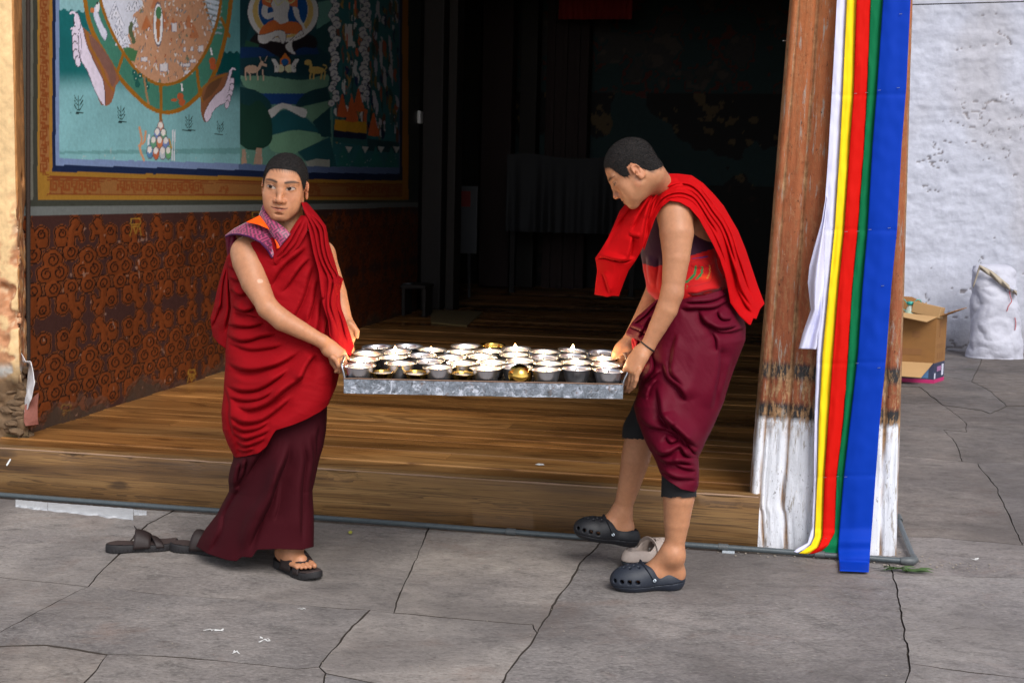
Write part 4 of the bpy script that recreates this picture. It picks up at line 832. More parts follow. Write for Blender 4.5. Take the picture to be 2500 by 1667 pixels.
# pale kerb stones under the pipe on the left
KERB = simple('pale_marble', L3(172, 174, 178), .75, var=.25, sc=22, bs=.7, bd=.008)
for i, (x0, x1, t0, t1, b0, b1, lb) in enumerate(((38, 116, 1223, 1230, 1236, 1245, 'left pale stone chip wedged under the pipe by the step'), (117, 325, 1230, 1246, 1245, 1268, 'long pale broken kerb stone lying under the pipe'), (326, 358, 1247, 1250, 1256, 1256, 'small end chip of pale kerb stone right of the long one'))):
    n = 40; X = np.linspace(x0, x1, n); V = []
    for k, x in enumerate(X):
        t = k / (n - 1); jt = mnoise.noise((x * .04, 3, i)) * 5 + mnoise.noise((x * .12, 3, i)) * 1.2; tp = t0 + (t1 - t0) * t; bt = b0 + (b1 - b0) * t + jt * math.sin(math.pi * (.05 + .9 * t))
        for (py, z) in ((tp, .0), (tp, .008), (bt - 3, .010), (bt, .006), (bt + 1, -.02)): V.append(onZ(x, py, 0) * [1, 1, 0] + [0, 0, z + .002 * mnoise.noise((x * .2, py, 1))])
    F = grid_faces(5, n).tolist() + [[0, 1, 2, 3, 4][::-1], list(range((n - 1) * 5, n * 5))]
    o = mesh('kerb_stone', V, F, KERB, autosm=40); tag(o, lb, 'stone', 'pale kerb stones under the pipe')

# ---- weed at the pillar foot and two scraps
LEAF = simple('weed_leaf', L3(66, 92, 44), .6, var=.4, sc=30)
def leafmesh(name, P, mat, parent=None):
    return mesh(name, P, [tuple(range(len(P)))], mat, parent, smooth=False)
def weed(px, py, n, s, lb, seed):
    g = random.Random(seed); c = onZ(px, py, 0); e = empty('weed', tuple(c), lb, 'weed'); V = []; F = []
    for k in range(n):
        a = g.uniform(-.5, 3.6) if n > 10 else g.uniform(0, 6.28); L = s * g.uniform(.35, 1); el = g.uniform(.05, .5); w_ = L * g.uniform(.12, .22); b0 = len(V)
        off = np.array([g.uniform(-.5, .9) * s, g.uniform(-.2, .2) * s, 0])
        for q, (u, wd) in enumerate(((0, .15), (.35, 1), (.7, .8), (1, 0))):
            cx = c + off + np.array([math.cos(a) * L * u, -abs(math.sin(a)) * L * u * .5, L * math.sin(el) * u * (1.3 - u) + .004 + .002 * k / n])
            nrm = np.array([-math.sin(a), math.cos(a), .25]); V += [cx + nrm * w_ * wd * .5, cx - nrm * w_ * wd * .5]
        for q in range(3): F.append((b0 + 2*q, b0 + 2*q + 1, b0 + 2*q + 3, b0 + 2*q + 2))
    o = mesh('leaves', V, F, LEAF, e); return e
weed(2185, 1392, 60, .085, 'small green weed with narrow leaves growing at the foot of the pillar', 3)
weed(147, 1208, 8, .018, 'tiny green sprout between the pipe and the left part of the step', 5)
weed(2367, 903, 14, .05, 'tuft of green weed in the paving in front of the boxes', 9)
tag(leafmesh('leaf_scrap', [onZ(x, y, .004 + .002 * (i % 2)) for i, (x, y) in enumerate(((850, 1298), (856, 1294), (861, 1297), (858, 1302), (852, 1302)))], simple('yellow_leaf', L3(170, 170, 70), .6)), 'small yellow leaf scrap on the paving below the step, right of the striding figure', 'leaf')

# ---- cardboard boxes, bottle and sack by the white wall
CARD = simple('cardboard', L3(132, 90, 44), .85, var=.25, sc=8, bs=.1); CARDI = simple('cardboard_pale', L3(170, 134, 90), .85, var=.1, sc=8); CARDD = simple('cardboard_print', L3(126, 84, 44), .85)
def obox(name, O, U, Wd, Hh, lx, ly, lz, mat, parent, th=.006, open_top=True):
    """open carton: O corner, unit axes U (right), Wd (back)"""
    O, U, Wd = map(lambda q: np.array(q, float), (O, U, Wd)); Zu = np.array([0, 0, 1.0]); parts = []
    def slab8(name, o, a, b, c, m): 
        V = [o, o + a, o + a + b, o + b, o + c, o + a + c, o + a + b + c, o + b + c]
        return mesh(name, V, [(3, 2, 1, 0), (4, 5, 6, 7), (0, 1, 5, 4), (1, 2, 6, 5), (2, 3, 7, 6), (3, 0, 4, 7)], m, parent, smooth=False)
    slab8('front_panel', O, U * lx, Wd * th, Zu * lz, mat); slab8('back_panel', O + Wd * (ly - th), U * lx, Wd * th, Zu * lz, mat)
    slab8('side_panel', O + Wd * th, U * th, Wd * (ly - 2 * th), Zu * lz, mat); slab8('side_panel', O + Wd * th + U * (lx - th), U * th, Wd * (ly - 2 * th), Zu * lz, mat)
    slab8('base', O + U * th + Wd * th, U * (lx - 2 * th), Wd * (ly - 2 * th), Zu * th, mat); return slab8
# frame of the stack: near vertical edge at px 2280, long face to the left, short face to the right
DB = 9.3
Ocn = onZ(2278, 936, 0.0); 
Pl = onZ(2060, 905, 0); Pr = onZ(2328, 920, 0)
dU = (Pr - Ocn); ly_ = np.linalg.norm(dU); Wr = dU / ly_
dL = (Pl - Ocn); Ul = dL / np.linalg.norm(dL)
Ul = np.array([-1.0, .10, 0]); Ul /= np.linalg.norm(Ul); Wr = np.array([.42, .9, 0]) / np.hypot(.42, .9)
k_m = float(np.linalg.norm(onZ(2279, 936, 0) - onZ(2278, 936, 0)))
low = empty('printed_carton', tuple(Ocn), 'low dark printed carton with a pink base stripe under the cardboard box', 'box')
PRN = simple('print_navy', L3(44, 48, 74), .5, var=.5, sc=16); PNK = simple('print_pink', L3(176, 30, 96), .5); PBL = simple('print_blue', L3(74, 110, 150), .5, var=.4, sc=20); PWH = simple('print_white', L3(200, 200, 216), .5)
hlow = .155; Lx, Ly = .62, .26
sb = obox('carton', Ocn, -(-Ul), Wr, None, Lx, Ly, hlow, PRN, low)
sb('lid', Ocn + np.array([0, 0, hlow]), Ul * Lx, Wr * Ly, np.array([0, 0, .006]), PRN)
eps = .002; Nf = np.array([Ul[1], -Ul[0], 0]); Nf = Nf if Nf[1] < 0 else -Nf; Nr = np.array([Wr[1], -Wr[0], 0]); Nr = Nr if Nr[0] > 0 else -Nr
def decal(name, O, a, b_, nrm, mat, parent): O = np.array(O) + nrm * eps; return mesh(name, [O, O + a, O + a + b_, O + b_, O + nrm * -.001, O + a - nrm * .001, O + a + b_ - nrm * .001, O + b_ - nrm * .001], [(0, 1, 2, 3), (4, 7, 6, 5), (0, 4, 5, 1), (1, 5, 6, 2), (2, 6, 7, 3), (3, 7, 4, 0)], mat, parent, smooth=False)
Z3 = np.array([0, 0, 1.0])
decal('pink_stripe', Ocn, Ul * .40, Z3 * .03, Nf, PNK, low); decal('pink_stripe', Ocn, Wr * Ly, Z3 * .03, Nr, PNK, low)
decal('blue_picture', Ocn + Ul * .04 + Z3 * .04, Ul * .2, Z3 * .1, Nf, PBL, low); decal('white_label', Ocn + Wr * (Ly * .72) + Z3 * .05, Wr * .045, Z3 * .09, Nr, PWH, low); decal('pink_picture', Ocn + Wr * .07 + Z3 * .09, Wr * .10, Z3 * .04, Nr, simple('print_mauve', L3(150, 100, 140), .5), low); decal('white_label', Ocn + Wr * .01 + Z3 * .035, Wr * .03, Z3 * .045, Nr, PWH, low)
bx = empty('cardboard_box', tuple(Ocn + [0, 0, .16]), 'open brown cardboard box with flaps out, standing on the printed carton', 'box')
Ob = Ocn + Z3 * (hlow + .006); hb = .37
sb = obox('box', Ob, Ul, Wr, None, Lx, Ly, hb, CARD, bx)
def flap(name, P, mat=CARDI): o = mesh(name, P, [(0, 1, 2, 3)], mat, bx, smooth=False); solid(o, .006); return o
Tn = Ob + Z3 * hb
flap('flap', [Tn, Tn + Ul * Lx, Tn + Ul * Lx + Nf * .12 + Z3 * .06, Tn + Ul * .08 + Nf * .14 - Z3 * .03])
flap('flap', [Tn + Wr * Ly, Tn + Wr * .02, Tn + Wr * .06 + Nr * .12 + Z3 * .055, Tn + Wr * Ly + Nr * .15 + Z3 * .07], CARD)
flap('flap', [Tn + Wr * Ly, Tn + Wr * Ly + Ul * Lx, Tn + Wr * (Ly + .05) + Ul * Lx + Z3 * .14, Tn + Wr * (Ly + .06) + Ul * .3 + Z3 * .13], CARD)
flap('flap', [Ob + Nf * .004 + Ul * .01, Ob + Nf * .004 + Ul * Lx, Ob + Nf * .15 + Ul * Lx - Z3 * .09, Ob + Nf * .17 + Ul * .10 - Z3 * .10])
for (u, z, w_, h_) in ((.05, .28, .07, .05), (.06, .2, .02, .08), (.02, .14, .14, .008), (.02, .12, .12, .008), (.03, .03, .03, .05), (.09, .03, .03, .05), (.15, .03, .03, .05)): decal('print_mark', Ob + Wr * (.03 + u) + Z3 * z, Wr * w_, Z3 * h_, Nr, CARDD, bx)
for (u, z, w_, h_) in ((.12, .2, .06, .05), (.25, .22, .03, .08), (.1, .06, .16, .05)): decal('print_mark', Ob + Ul * u + Z3 * z, Ul * w_, Z3 * h_, Nf, CARDD, bx)
# small carton resting in the open box
sc_ = empty('small_carton', tuple(Tn + Ul * .1 + Wr * .1), 'small tilted brown carton resting in the mouth of the open box', 'box')
o = box('carton', -.11, .11, -.07, .07, -.045, .045, CARDI, sc_, bev=.003); o.matrix_parent_inverse = Matrix(); o.location = (0, 0, .045); o.rotation_euler = (R(-6), R(9), R(-22))
o = box('flap', -.10, -.02, -.06, .05, .075, .079, CARDI, sc_, bev=0); o.matrix_parent_inverse = Matrix(); o.location = (0.02, 0.02, .02); o.rotation_euler = (R(10), R(-14), R(-22))
# plastic bottle with teal handles
bo = empty('plastic_bottle', tuple(Tn + Ul * .24 + Wr * .1), 'clear plastic bottle with green liquid and teal handles in the open box', 'bottle')
bp = np.array(Tn + Ul * .24 + Wr * .1)
Vb, Fb = lathe([(0, -.12), (.04, -.12), (.042, -.02), (.040, .0), (.03, .03), (.018, .05), (.016, .06)], 20); clr = simple('clear_plastic', L3(210, 226, 216), .15, var=.05); clr.node_tree.nodes['Principled BSDF'].inputs['Alpha'].default_value = .55
mesh('bottle_body', Vb + bp + [0, 0, .02], Fb, clr, bo); Vb, Fb = lathe([(0, -.115), (.037, -.115), (.038, -.03), (.036, .012), (0, .012)], 18); mesh('green_liquid', Vb + bp + [0, 0, .02], Fb, simple('green_liquid', L3(132, 168, 96), .3), bo)
TEAL = simple('teal_plastic', L3(40, 150, 140), .4); Vb, Fb = lathe([(0, .06), (.026, .06), (.026, .085), (0, .09)], 18); mesh('cap', Vb + bp + [0, 0, .02], Fb, TEAL, bo)
for s in (-1, 1): tube('handle', spline([tuple(bp + [s * .02, 0, .085]), tuple(bp + [s * .06, 0, .125]), tuple(bp + [s * .075, 0, .12]), tuple(bp + [s * .075, 0, .07]), tuple(bp + [s * .035, 0, .03])], 24), .004, TEAL, bo, n=6)
# woven sack
def sack():
    base = onZ(2420, 874, 0); D = float(base @ FH); n, m = 140, 90; V = []
    rows = [(645, 2388, 2452), (650, 2378, 2466), (662, 2373, 2478), (690, 2375, 2480), (730, 2372, 2482), (770, 2370, 2487), (810, 2371, 2488), (845, 2366, 2489), (862, 2360, 2488), (874, 2357, 2490)]
    rr = resamp(rows, m)
    Sv = []
    for i, (py, xl, xr_) in enumerate(rr):
        c = pt((xl + xr_) / 2, py, D + .10 - .06 * i / m); hw = np.linalg.norm(pt(xr_, py, D) - pt(xl, py, D)) / 2; dep = np.interp(i, [0, 10, 30, m], [.03, .09, .14, .16])
        for j in range(n):
            a = j * 2 * math.pi / n; ca, sa = math.cos(a), math.sin(a); ca = math.copysign(abs(ca) ** .8, ca); sa = math.copysign(abs(sa) ** .8, sa)
            p = c + CR * hw * ca + FH * dep * sa
            q = Vector(p) * 4; d = .05 * (abs(mnoise.noise(q)) - .2) + .022 * (abs(mnoise.noise(q * 2.3 + Vector((3, 1, 0)))) - .2) + .003 * mnoise.noise(q * 6)
            Sv.append(p + (CR * ca + FH * sa) * d + [0, 0, .01 * mnoise.noise(q * 1.7)])
    Sv = np.array(Sv); Sv[:, 2] = np.maximum(Sv[:, 2], .002)
    F = grid_faces(n, m, True).tolist() + [list(range(n))[::-1], list(range((m - 1) * n, m * n))]
    return Sv, F, D
Sv, F, D = sack(); sk = empty('woven_sack', tuple(onZ(2420, 874, 0)), 'bulging white woven plastic sack tied shut, leaning at the white wall', 'sack')
SACKM = simple('woven_plastic', L3(176, 176, 188), .55, var=.12, sc=14, bs=.5, bd=.01); mesh('sack_body', Sv, F, SACKM, sk, autosm=None)
TWF = simple('sack_mouth', L3(160, 148, 130), .8, var=.2, sc=20, bs=.5)
V = []; 
for i in range(60):
    t = i / 59; px = np.interp(t, [0, .12, .4, .8, 1], [2376, 2392, 2420, 2468, 2483]); py = np.interp(t, [0, .12, .4, .8, 1], [700, 652, 668, 706, 716]); w_ = np.interp(t, [0, .15, .5, 1], [6, 9, 14, 8])
    for j in range(9): s = j / 8; V.append(pt(px - w_ * .1 * s, py - w_ * (s - .5) * 1.3, D - .06 - .03 * math.sin(s * math.pi) - .012 * math.sin(t * 25 + s * 4)))
solid(mesh('folded_mouth', V, grid_faces(9, 60), TWF, sk), .004)
V = [pt(2470 + 14 * math.cos(a) * r_, 706 + 9 * math.sin(a) * r_, D - .06 - .05 * (1 - r_) - .01 * math.sin(5 * a) * r_) for r_ in (0.05, .5, 1.0) for a in np.linspace(0, 6.283, 24, endpoint=False)]; mesh('tied_tuft', V, grid_faces(24, 3, True), SACKM, sk)
STR = simple('red_string', L3(180, 60, 62), .8)
for P in ([(2464, 708), (2466, 722), (2470, 734), (2462, 748), (2458, 760)], [(2478, 775), (2480, 790), (2478, 806)]): tube('string', spline([tuple(pt(x, y, D - .075)) for x, y in P], 20), .0035, STR, sk, n=6)

for (px, py, s_, Yq, lb) in ((20, 1128, 9, SY - .003, 'white paint scrap stuck on the face of the step at far left'),):
    P = [onY(px + dx * s_, py + dy * s_, Yq) for dx, dy in ((-.6, .8), (-.3, .2), (.5, -1), (.8, -.8), (.1, .5), (-.3, 1))]
    tag(leafmesh('paper_scrap', P, CHALK), lb, 'scrap')
P = [onZ(1318 + dx * 12, 1133 + dy * 3, FZ + .004) for dx, dy in ((-1, .2), (-.3, -.8), (.7, -.4), (1, .5), (0, .8))]
tag(leafmesh('paper_scrap', P, CHALK), 'small white scrap lying on the wooden floor behind the right end of the tray', 'scrap')
# ================================================================== SCULPTING BY DISTANCE FIELDS
def nrm(v): v = np.asarray(v, float); return v / np.linalg.norm(v)
class Field:
    """signed distance field on a rectilinear grid; ops blend smoothly; surface() gives one continuous mesh"""
    def __init__(s, xs, ys, zs):
        s.g = [np.asarray(a, np.float32) for a in (xs, ys, zs)]; s.F = np.full([len(a) for a in s.g], .06, np.float32)
    def sub(s, lo, hi, m):
        sl = []
        for a, l, h in zip(s.g, lo, hi):
            i = max(0, np.searchsorted(a, l - m) - 1); j = min(len(a), np.searchsorted(a, h + m) + 1)
            if j <= i: return None, None
            sl.append(slice(i, j))
        X, Y, Z = np.meshgrid(s.g[0][sl[0]], s.g[1][sl[1]], s.g[2][sl[2]], indexing='ij', sparse=True); return tuple(sl), (X, Y, Z)
    def put(s, sl, d, k, mode):
        A = s.F[sl]
        if mode == 'u':
            if k > 0: h = np.maximum(k - np.abs(A - d), 0) / k; r = np.minimum(A, d) - h * h * k * .25
            else: r = np.minimum(A, d)
        else:
            if k > 0: h = np.maximum(k - np.abs(A + d), 0) / k; r = np.maximum(A, -d) + h * h * k * .25
            else: r = np.maximum(A, -d)
        s.F[sl] = r
    def cone(s, a, b, r1, r2, k=.01, mode='u', flat=None):
        a = np.asarray(a, np.float32); b = np.asarray(b, np.float32); r = max(r1, r2)
        sl, P = s.sub(np.minimum(a, b) - r, np.maximum(a, b) + r, .03 + k)
        if sl is None: return
        v = b - a; L2 = float(v @ v) + 1e-12
        px, py, pz = P[0] - a[0], P[1] - a[1], P[2] - a[2]
        t = np.clip((px * v[0] + py * v[1] + pz * v[2]) / L2, 0, 1)
        dx, dy, dz = px - t * v[0], py - t * v[1], pz - t * v[2]
        if flat is not None:                      # (axis, factor): squash distance along an axis
            ax, fc = np.asarray(flat[0]), flat[1]; q = dx * ax[0] + dy * ax[1] + dz * ax[2]; g = (fc - 1) * q; dx = dx + g * ax[0]; dy = dy + g * ax[1]; dz = dz + g * ax[2]
        s.put(sl, np.sqrt(dx * dx + dy * dy + dz * dz) - (r1 + (r2 - r1) * t), k, mode)
    def chain(s, P, Rr, k=.01, mode='u', flat=None):
        for i in range(len(P) - 1): s.cone(P[i], P[i + 1], Rr[i], Rr[i + 1], k if i == 0 else min(k, .003), mode, flat)
    def ell(s, c, r, M=None, k=.01, mode='u'):
        c = np.asarray(c, float); r = np.asarray(r, float); M = np.eye(3) if M is None else np.asarray(M, float)
        e = np.sqrt(((M * r) ** 2).sum(1)); sl, P = s.sub(c - e, c + e, .03 + k)
        if sl is None: return
        p = [P[i] - np.float32(c[i]) for i in range(3)]
        q = [(p[0] * M[0, j] + p[1] * M[1, j] + p[2] * M[2, j]) for j in range(3)]
        k0 = np.sqrt(sum((q[j] / r[j]) ** 2 for j in range(3))); k1 = np.sqrt(sum((q[j] / r[j] ** 2) ** 2 for j in range(3))) + 1e-9
        s.put(sl, k0 * (k0 - 1) / k1, k, mode)
    def surface(s):
        F = s.F; gx, gy, gz = s.g; S = F < 0
        c = S[:-1, :-1, :-1].astype(np.int8)
        tot = np.zeros(c.shape, np.int8)
        for i in (0, 1):
            for j in (0, 1):
                for k in (0, 1): tot += S[i:S.shape[0] - 1 + i, j:S.shape[1] - 1 + j, k:S.shape[2] - 1 + k]
        act = (tot > 0) & (tot < 8); I = np.argwhere(act); idx = np.full(act.shape, -1, np.int64); idx[act] = np.arange(len(I))
        P = np.zeros((len(I), 3)); n = np.zeros(len(I)); x, y, z = I.T
        def val(i, j, k): return F[x + i, y + j, z + k].astype(float)
        for a in range(3):
            for u in (0, 1):
                for v in (0, 1):
                    o0 = [0, 0, 0]; o1 = [0, 0, 0]; b, c_ = [q for q in range(3) if q != a]; o0[b] = o1[b] = u; o0[c_] = o1[c_] = v; o1[a] = 1
                    f0, f1 = val(*o0), val(*o1); m = (f0 < 0) != (f1 < 0); t = np.where(m, f0 / (f0 - f1 + 1e-12), 0)
                    Q = []
                    for d, gg, ii in ((0, gx, x), (1, gy, y), (2, gz, z)):
                        p0 = gg[ii + o0[d]]; p1 = gg[ii + o1[d]]; Q.append(p0 + (p1 - p0) * t)
                    P[m] += np.stack(Q, -1)[m]; n[m] += 1
        P /= n[:, None]
        Fc = []
        for a in range(3):
            b, c_ = [(1, 2), (2, 0), (0, 1)][a]
            s0 = [slice(1, -1)] * 3; s0[a] = slice(0, -1); s1 = list(s0); s1[a] = slice(1, None)
            A0, A1 = S[tuple(s0)], S[tuple(s1)]
            for flip in (False, True):
                E = np.argwhere((A0 & ~A1) if not flip else (~A0 & A1))
                if not len(E): continue
                E = E.copy()
                for q in range(3):
                    if q != a: E[:, q] += 1
                def cell(db, dc): Q = E.copy(); Q[:, b] += db; Q[:, c_] += dc; return idx[Q[:, 0], Q[:, 1], Q[:, 2]]
                q = np.stack([cell(-1, -1), cell(0, -1), cell(0, 0), cell(-1, 0)], -1)
                Fc.append(q if not flip else q[:, ::-1])
        Fc = np.concatenate(Fc); Fc = Fc[(Fc >= 0).all(1)]
        return P, Fc
def axis(lo, hi, h, fine=None, hf=None):
    """grid coordinates with a finer band"""
    if fine is None: return np.arange(lo, hi + h, h)
    a, b = fine; return np.unique(np.round(np.concatenate([np.arange(lo, a, h), np.arange(a, b, hf), np.arange(b, hi + h, h)]), 6))
def smooth_mesh(P, F, it=2, lam=.5, keep=None):
    E = np.concatenate([F[:, [0, 1]], F[:, [1, 2]], F[:, [2, 3]], F[:, [3, 0]]]); n = np.bincount(E.ravel(), minlength=len(P)).astype(float)[:, None] + 1e-9
    for _ in range(it):
        A = np.zeros_like(P)
        for a in range(3): A[:, a] = np.bincount(E[:, 0], P[E[:, 1], a], len(P)) + np.bincount(E[:, 1], P[E[:, 0], a], len(P))
        P = P + lam * (A / n - P) * (1 if keep is None else keep[:, None])
    return P

# ---- canonical head, centimetres: x to the subject's left, y forward, z up, origin between the eyes
def head_frame(c, fwd, upv, s):
    f = nrm(fwd); u = np.asarray(upv, float); u = nrm(u - f * (u @ f)); x = np.cross(f, u); return np.asarray(c, float), np.stack([x, f, u], 1), s * .01
def head_into(fd, H):
    c, M, s = H; W = lambda *p: c + M @ (np.array(p, float) * s)
    def E(p, r, k=1.0, mode='u', rot=None): fd.ell(W(*p), np.array(r) * s, M if rot is None else M @ rot, k * s, mode)
    def C(a, b, r1, r2, k=1.0, mode='u'): fd.cone(W(*a), W(*b), r1 * s, r2 * s, k * s, mode)
    E((0, -.9, 3.0), (7.35, 9.3, 8.3), 0)
    E((0, 2.4, -1.6), (6.55, 6.3, 8.6), 2.5)
    E((0, 3.2, -6.2), (5.3, 4.9, 4.6), 2.5)
    C((-1.0, 7.1, -9.9), (1.0, 7.1, -9.9), 1.45, 1.45, 2.2)
    for g in (-1, 1):
        C((g * 5.3, 0.8, -5.0), (g * 1.9, 6.4, -9.6), 1.5, 1.3, 2.8)            # jaw line
        E((g * 4.2, 5.5, -2.9), (2.2, 1.7, 1.9), 2.6); E((g * 3.2, 5.6, -6.0), (2.4, 1.7, 2.6), 2.6)                            # cheekbone
        C((g * 1.3, 8.1, 2.0), (g * 5.0, 6.5, 2.3), .5, .5, 1.6)              # brow
        E((g * 3.3, 9.55, -.05), (1.7, 1.3, .75), 1.3, 'd')                       # socket
        E((g * 3.35, 6.9, -.1), (1.55, 1.35, 1.2), .4)                          # eyeball
        C((g * 1.9, 7.95, .05), (g * 3.4, 8.2, .62), .24, .26, .35); C((g * 3.4, 8.2, .62), (g * 4.95, 7.15, .3), .26, .22, .35)   # upper lid
        C((g * 1.9, 7.9, -.35), (g * 3.3, 8.0, -.72), .2, .2, .35); C((g * 3.3, 8.0, -.72), (g * 4.9, 7.1, -.1), .2, .18, .35)
    C((0, 8.0, 1.6), (0, 8.75, -1.1), .75, .8, 1.6); C((0, 8.75, -1.1), (0, 10.1, -3.9), .8, 1.0, 1.0); E((0, 10.15, -4.15), (1.2, 1.0, .9), .7)
    for g in (-1, 1): E((g * 1.5, 9.1, -4.4), (.85, 1.05, .75), .6); E((g * .8, 9.7, -5.3), (.36, .5, .3), .3, 'd')
    E((0, 7.7, -6.9), (3.1, 1.35, 2.0), 2.0)
    C((-2.7, 8.0, -6.75), (-.5, 9.1, -6.55), .22, .40, .5); C((-.5, 9.1, -6.55), (.5, 9.1, -6.55), .38, .38, .3); C((.5, 9.1, -6.55), (2.7, 8.0, -6.75), .40, .22, .5)
    C((-2.5, 8.0, -6.95), (0, 8.8, -7.75), .24, .55, .5); C((0, 8.8, -7.75), (2.5, 8.0, -6.95), .55, .24, .5)
    C((-2.9, 8.2, -6.75), (0, 9.55, -7.12), .15, .2, .15, 'd'); C((0, 9.55, -7.12), (2.9, 8.2, -6.75), .2, .15, .15, 'd')
    E((0, 8.5, -9.0), (1.3, .45, .4), .8, 'd')
    for g in (-1, 1):
        ca, sa = math.cos(R(24)), math.sin(R(24)); rot = np.array([[ca, g * sa, 0], [-g * sa, ca, 0], [0, 0, 1]]) @ np.array([[1, 0, 0], [0, math.cos(R(12)), math.sin(R(12))], [0, -math.sin(R(12)), math.cos(R(12))]])
        E((g * 7.5, -1.6, -.9), (.75, 1.75, 3.0), .5, rot=rot); E((g * 7.75, -1.25, -3.3), (.5, .8, 1.0), .5)
        E((g * 8.15, -1.35, -.2), (.32, 1.05, 1.9), .3, 'd', rot=rot); E((g * 7.95, -.7, -1.2), (.4, .5, .7), .3, 'd')
        C((g * 7.9, -2.4, 1.2), (g * 7.9, -.2, 1.6), .22, .22, .25); C((g * 7.95, -2.9, -.2), (g * 7.9, -2.4, 1.2), .25, .22, .25)
def hair_line(Q):
    """height of the hair line for canonical points"""
    y = Q[:, 1]; return np.interp(y, [-10, -8, -6, -4.5, -3, -1.5, 0.6, 1.4, 2.6, 3.7, 4.4, 5.2, 5.9, 7.0, 9], [-5.5, -5.2, -4.6, -3.4, -1.0, 2.3, 2.2, -.6, -.8, .1, 1.6, 4.3, 5.6, 6.1, 6.3])
def head_paint(P, H, C, base, look=(0, 0), lid=1.0, brow=(34, 24, 20), mouth_open=.0, hair=(30, 24, 22)):
    c, M, s = H; Q = ((P - c) @ M) / s; m = (np.abs(Q[:, 0]) < 8.6) & (Q[:, 1] > -11) & (Q[:, 1] < 12.5) & (Q[:, 2] > -12) & (Q[:, 2] < 13)
    if not m.any(): return
    q = Q[m]; x, y, z = q.T; ax = np.abs(x); col = C[m].copy(); front = y > 4.5
    def g(v, w_): return np.exp(-(v / w_) ** 2)
    def blend(a, c2): a = np.clip(a, 0, 1)[:, None]; col[:] = col * (1 - a) + lin(c2) * a
    blend(.12 * front * g(ax - 4, 2.2) * g(z + 3.2, 2), (214, 126, 98)); blend(.15 * front * g(x, 1.6) * g(z + 3.6, 1.4), (206, 122, 96))
    blend(.16 * (ax > 7) , (206, 112, 84))
    blend(.22 * front * g(ax - 3.1, 2) * g(z + 1.4, .8), (120, 72, 56))
    # eyebrows
    bz = 1.95 + .55 * np.sin(np.clip((ax - 1.2) / 4.8, 0, 1) * 2.5) ; bw = np.interp(ax, [1.2, 2, 4.4, 5.9], [.34, .56, .46, .12]); blend(.95 * front * (ax > 1.2) * (ax < 5.9) * g(z - bz, bw), brow)
    # eyes
    ez = np.interp(ax, [1.8, 3.3, 4.95], [-.28, -.04, .14]); up_ = ez + .62 * lid * np.sqrt(np.clip(1 - ((ax - 3.35) / 1.55) ** 2, 0, 1)); dn = ez - .42 * np.sqrt(np.clip(1 - ((ax - 3.35) / 1.55) ** 2, 0, 1))
    eye = front * (ax > 1.8) * (ax < 4.9) * (z < up_) * (z > dn); blend(.92 * eye, (172, 156, 146))
    sx = np.sign(x); ir = eye * (np.hypot(x - sx * 3.35 - look[0], z - ez - .1 - look[1]) < .70); blend(1.0 * ir, (26, 16, 14))
    blend(.95 * front * (ax > 1.7) * (ax < 5.1) * g(z - up_ - .12, .2), (34, 22, 20)); blend(.55 * front * (ax > 1.9) * (ax < 4.6) * g(z - up_ - .62, .12), (96, 56, 42)); blend(.45 * front * (ax > 1.8) * (ax < 4.6) * g(z - dn + .1, .14), (104, 62, 50))
    # nostrils, lips
    blend(.9 * (y > 8.5) * g(ax - .9, .5) * g(z + 5.1, .25), (62, 30, 24)); blend(.3 * front * g(ax - 2.1, .3) * g(z + 4.5, .7), (130, 74, 56))
    q3 = np.clip(ax / 2.9, 0, 1); lm = -7.1 + .42 * q3 ** 2; lt = lm + .62 * (1 - q3 ** 1.5) - .12 * g(x, .5); lb = lm - .95 * (1 - q3 ** 2)
    blend(.6 * front * (ax < 2.9) * (z < lt) * (z > lb), (170, 92, 76)); blend(.95 * front * (ax < 3.0) * g(z - lm, .16 + .10 * (1 - q3)), (60, 20, 18))
    blend(.35 * front * g(x, 1.5) * g(z + 8.7, .4), (140, 86, 64))
    # scalp stubble under the hair cap
    hl = hair_line(q); blend(.85 * np.clip((z - hl + .9 + .35 * np.sin(x * 7 + y * 5)) / 1.5, 0, 1) * (ax < 7.3), hair)
    C[m] = col
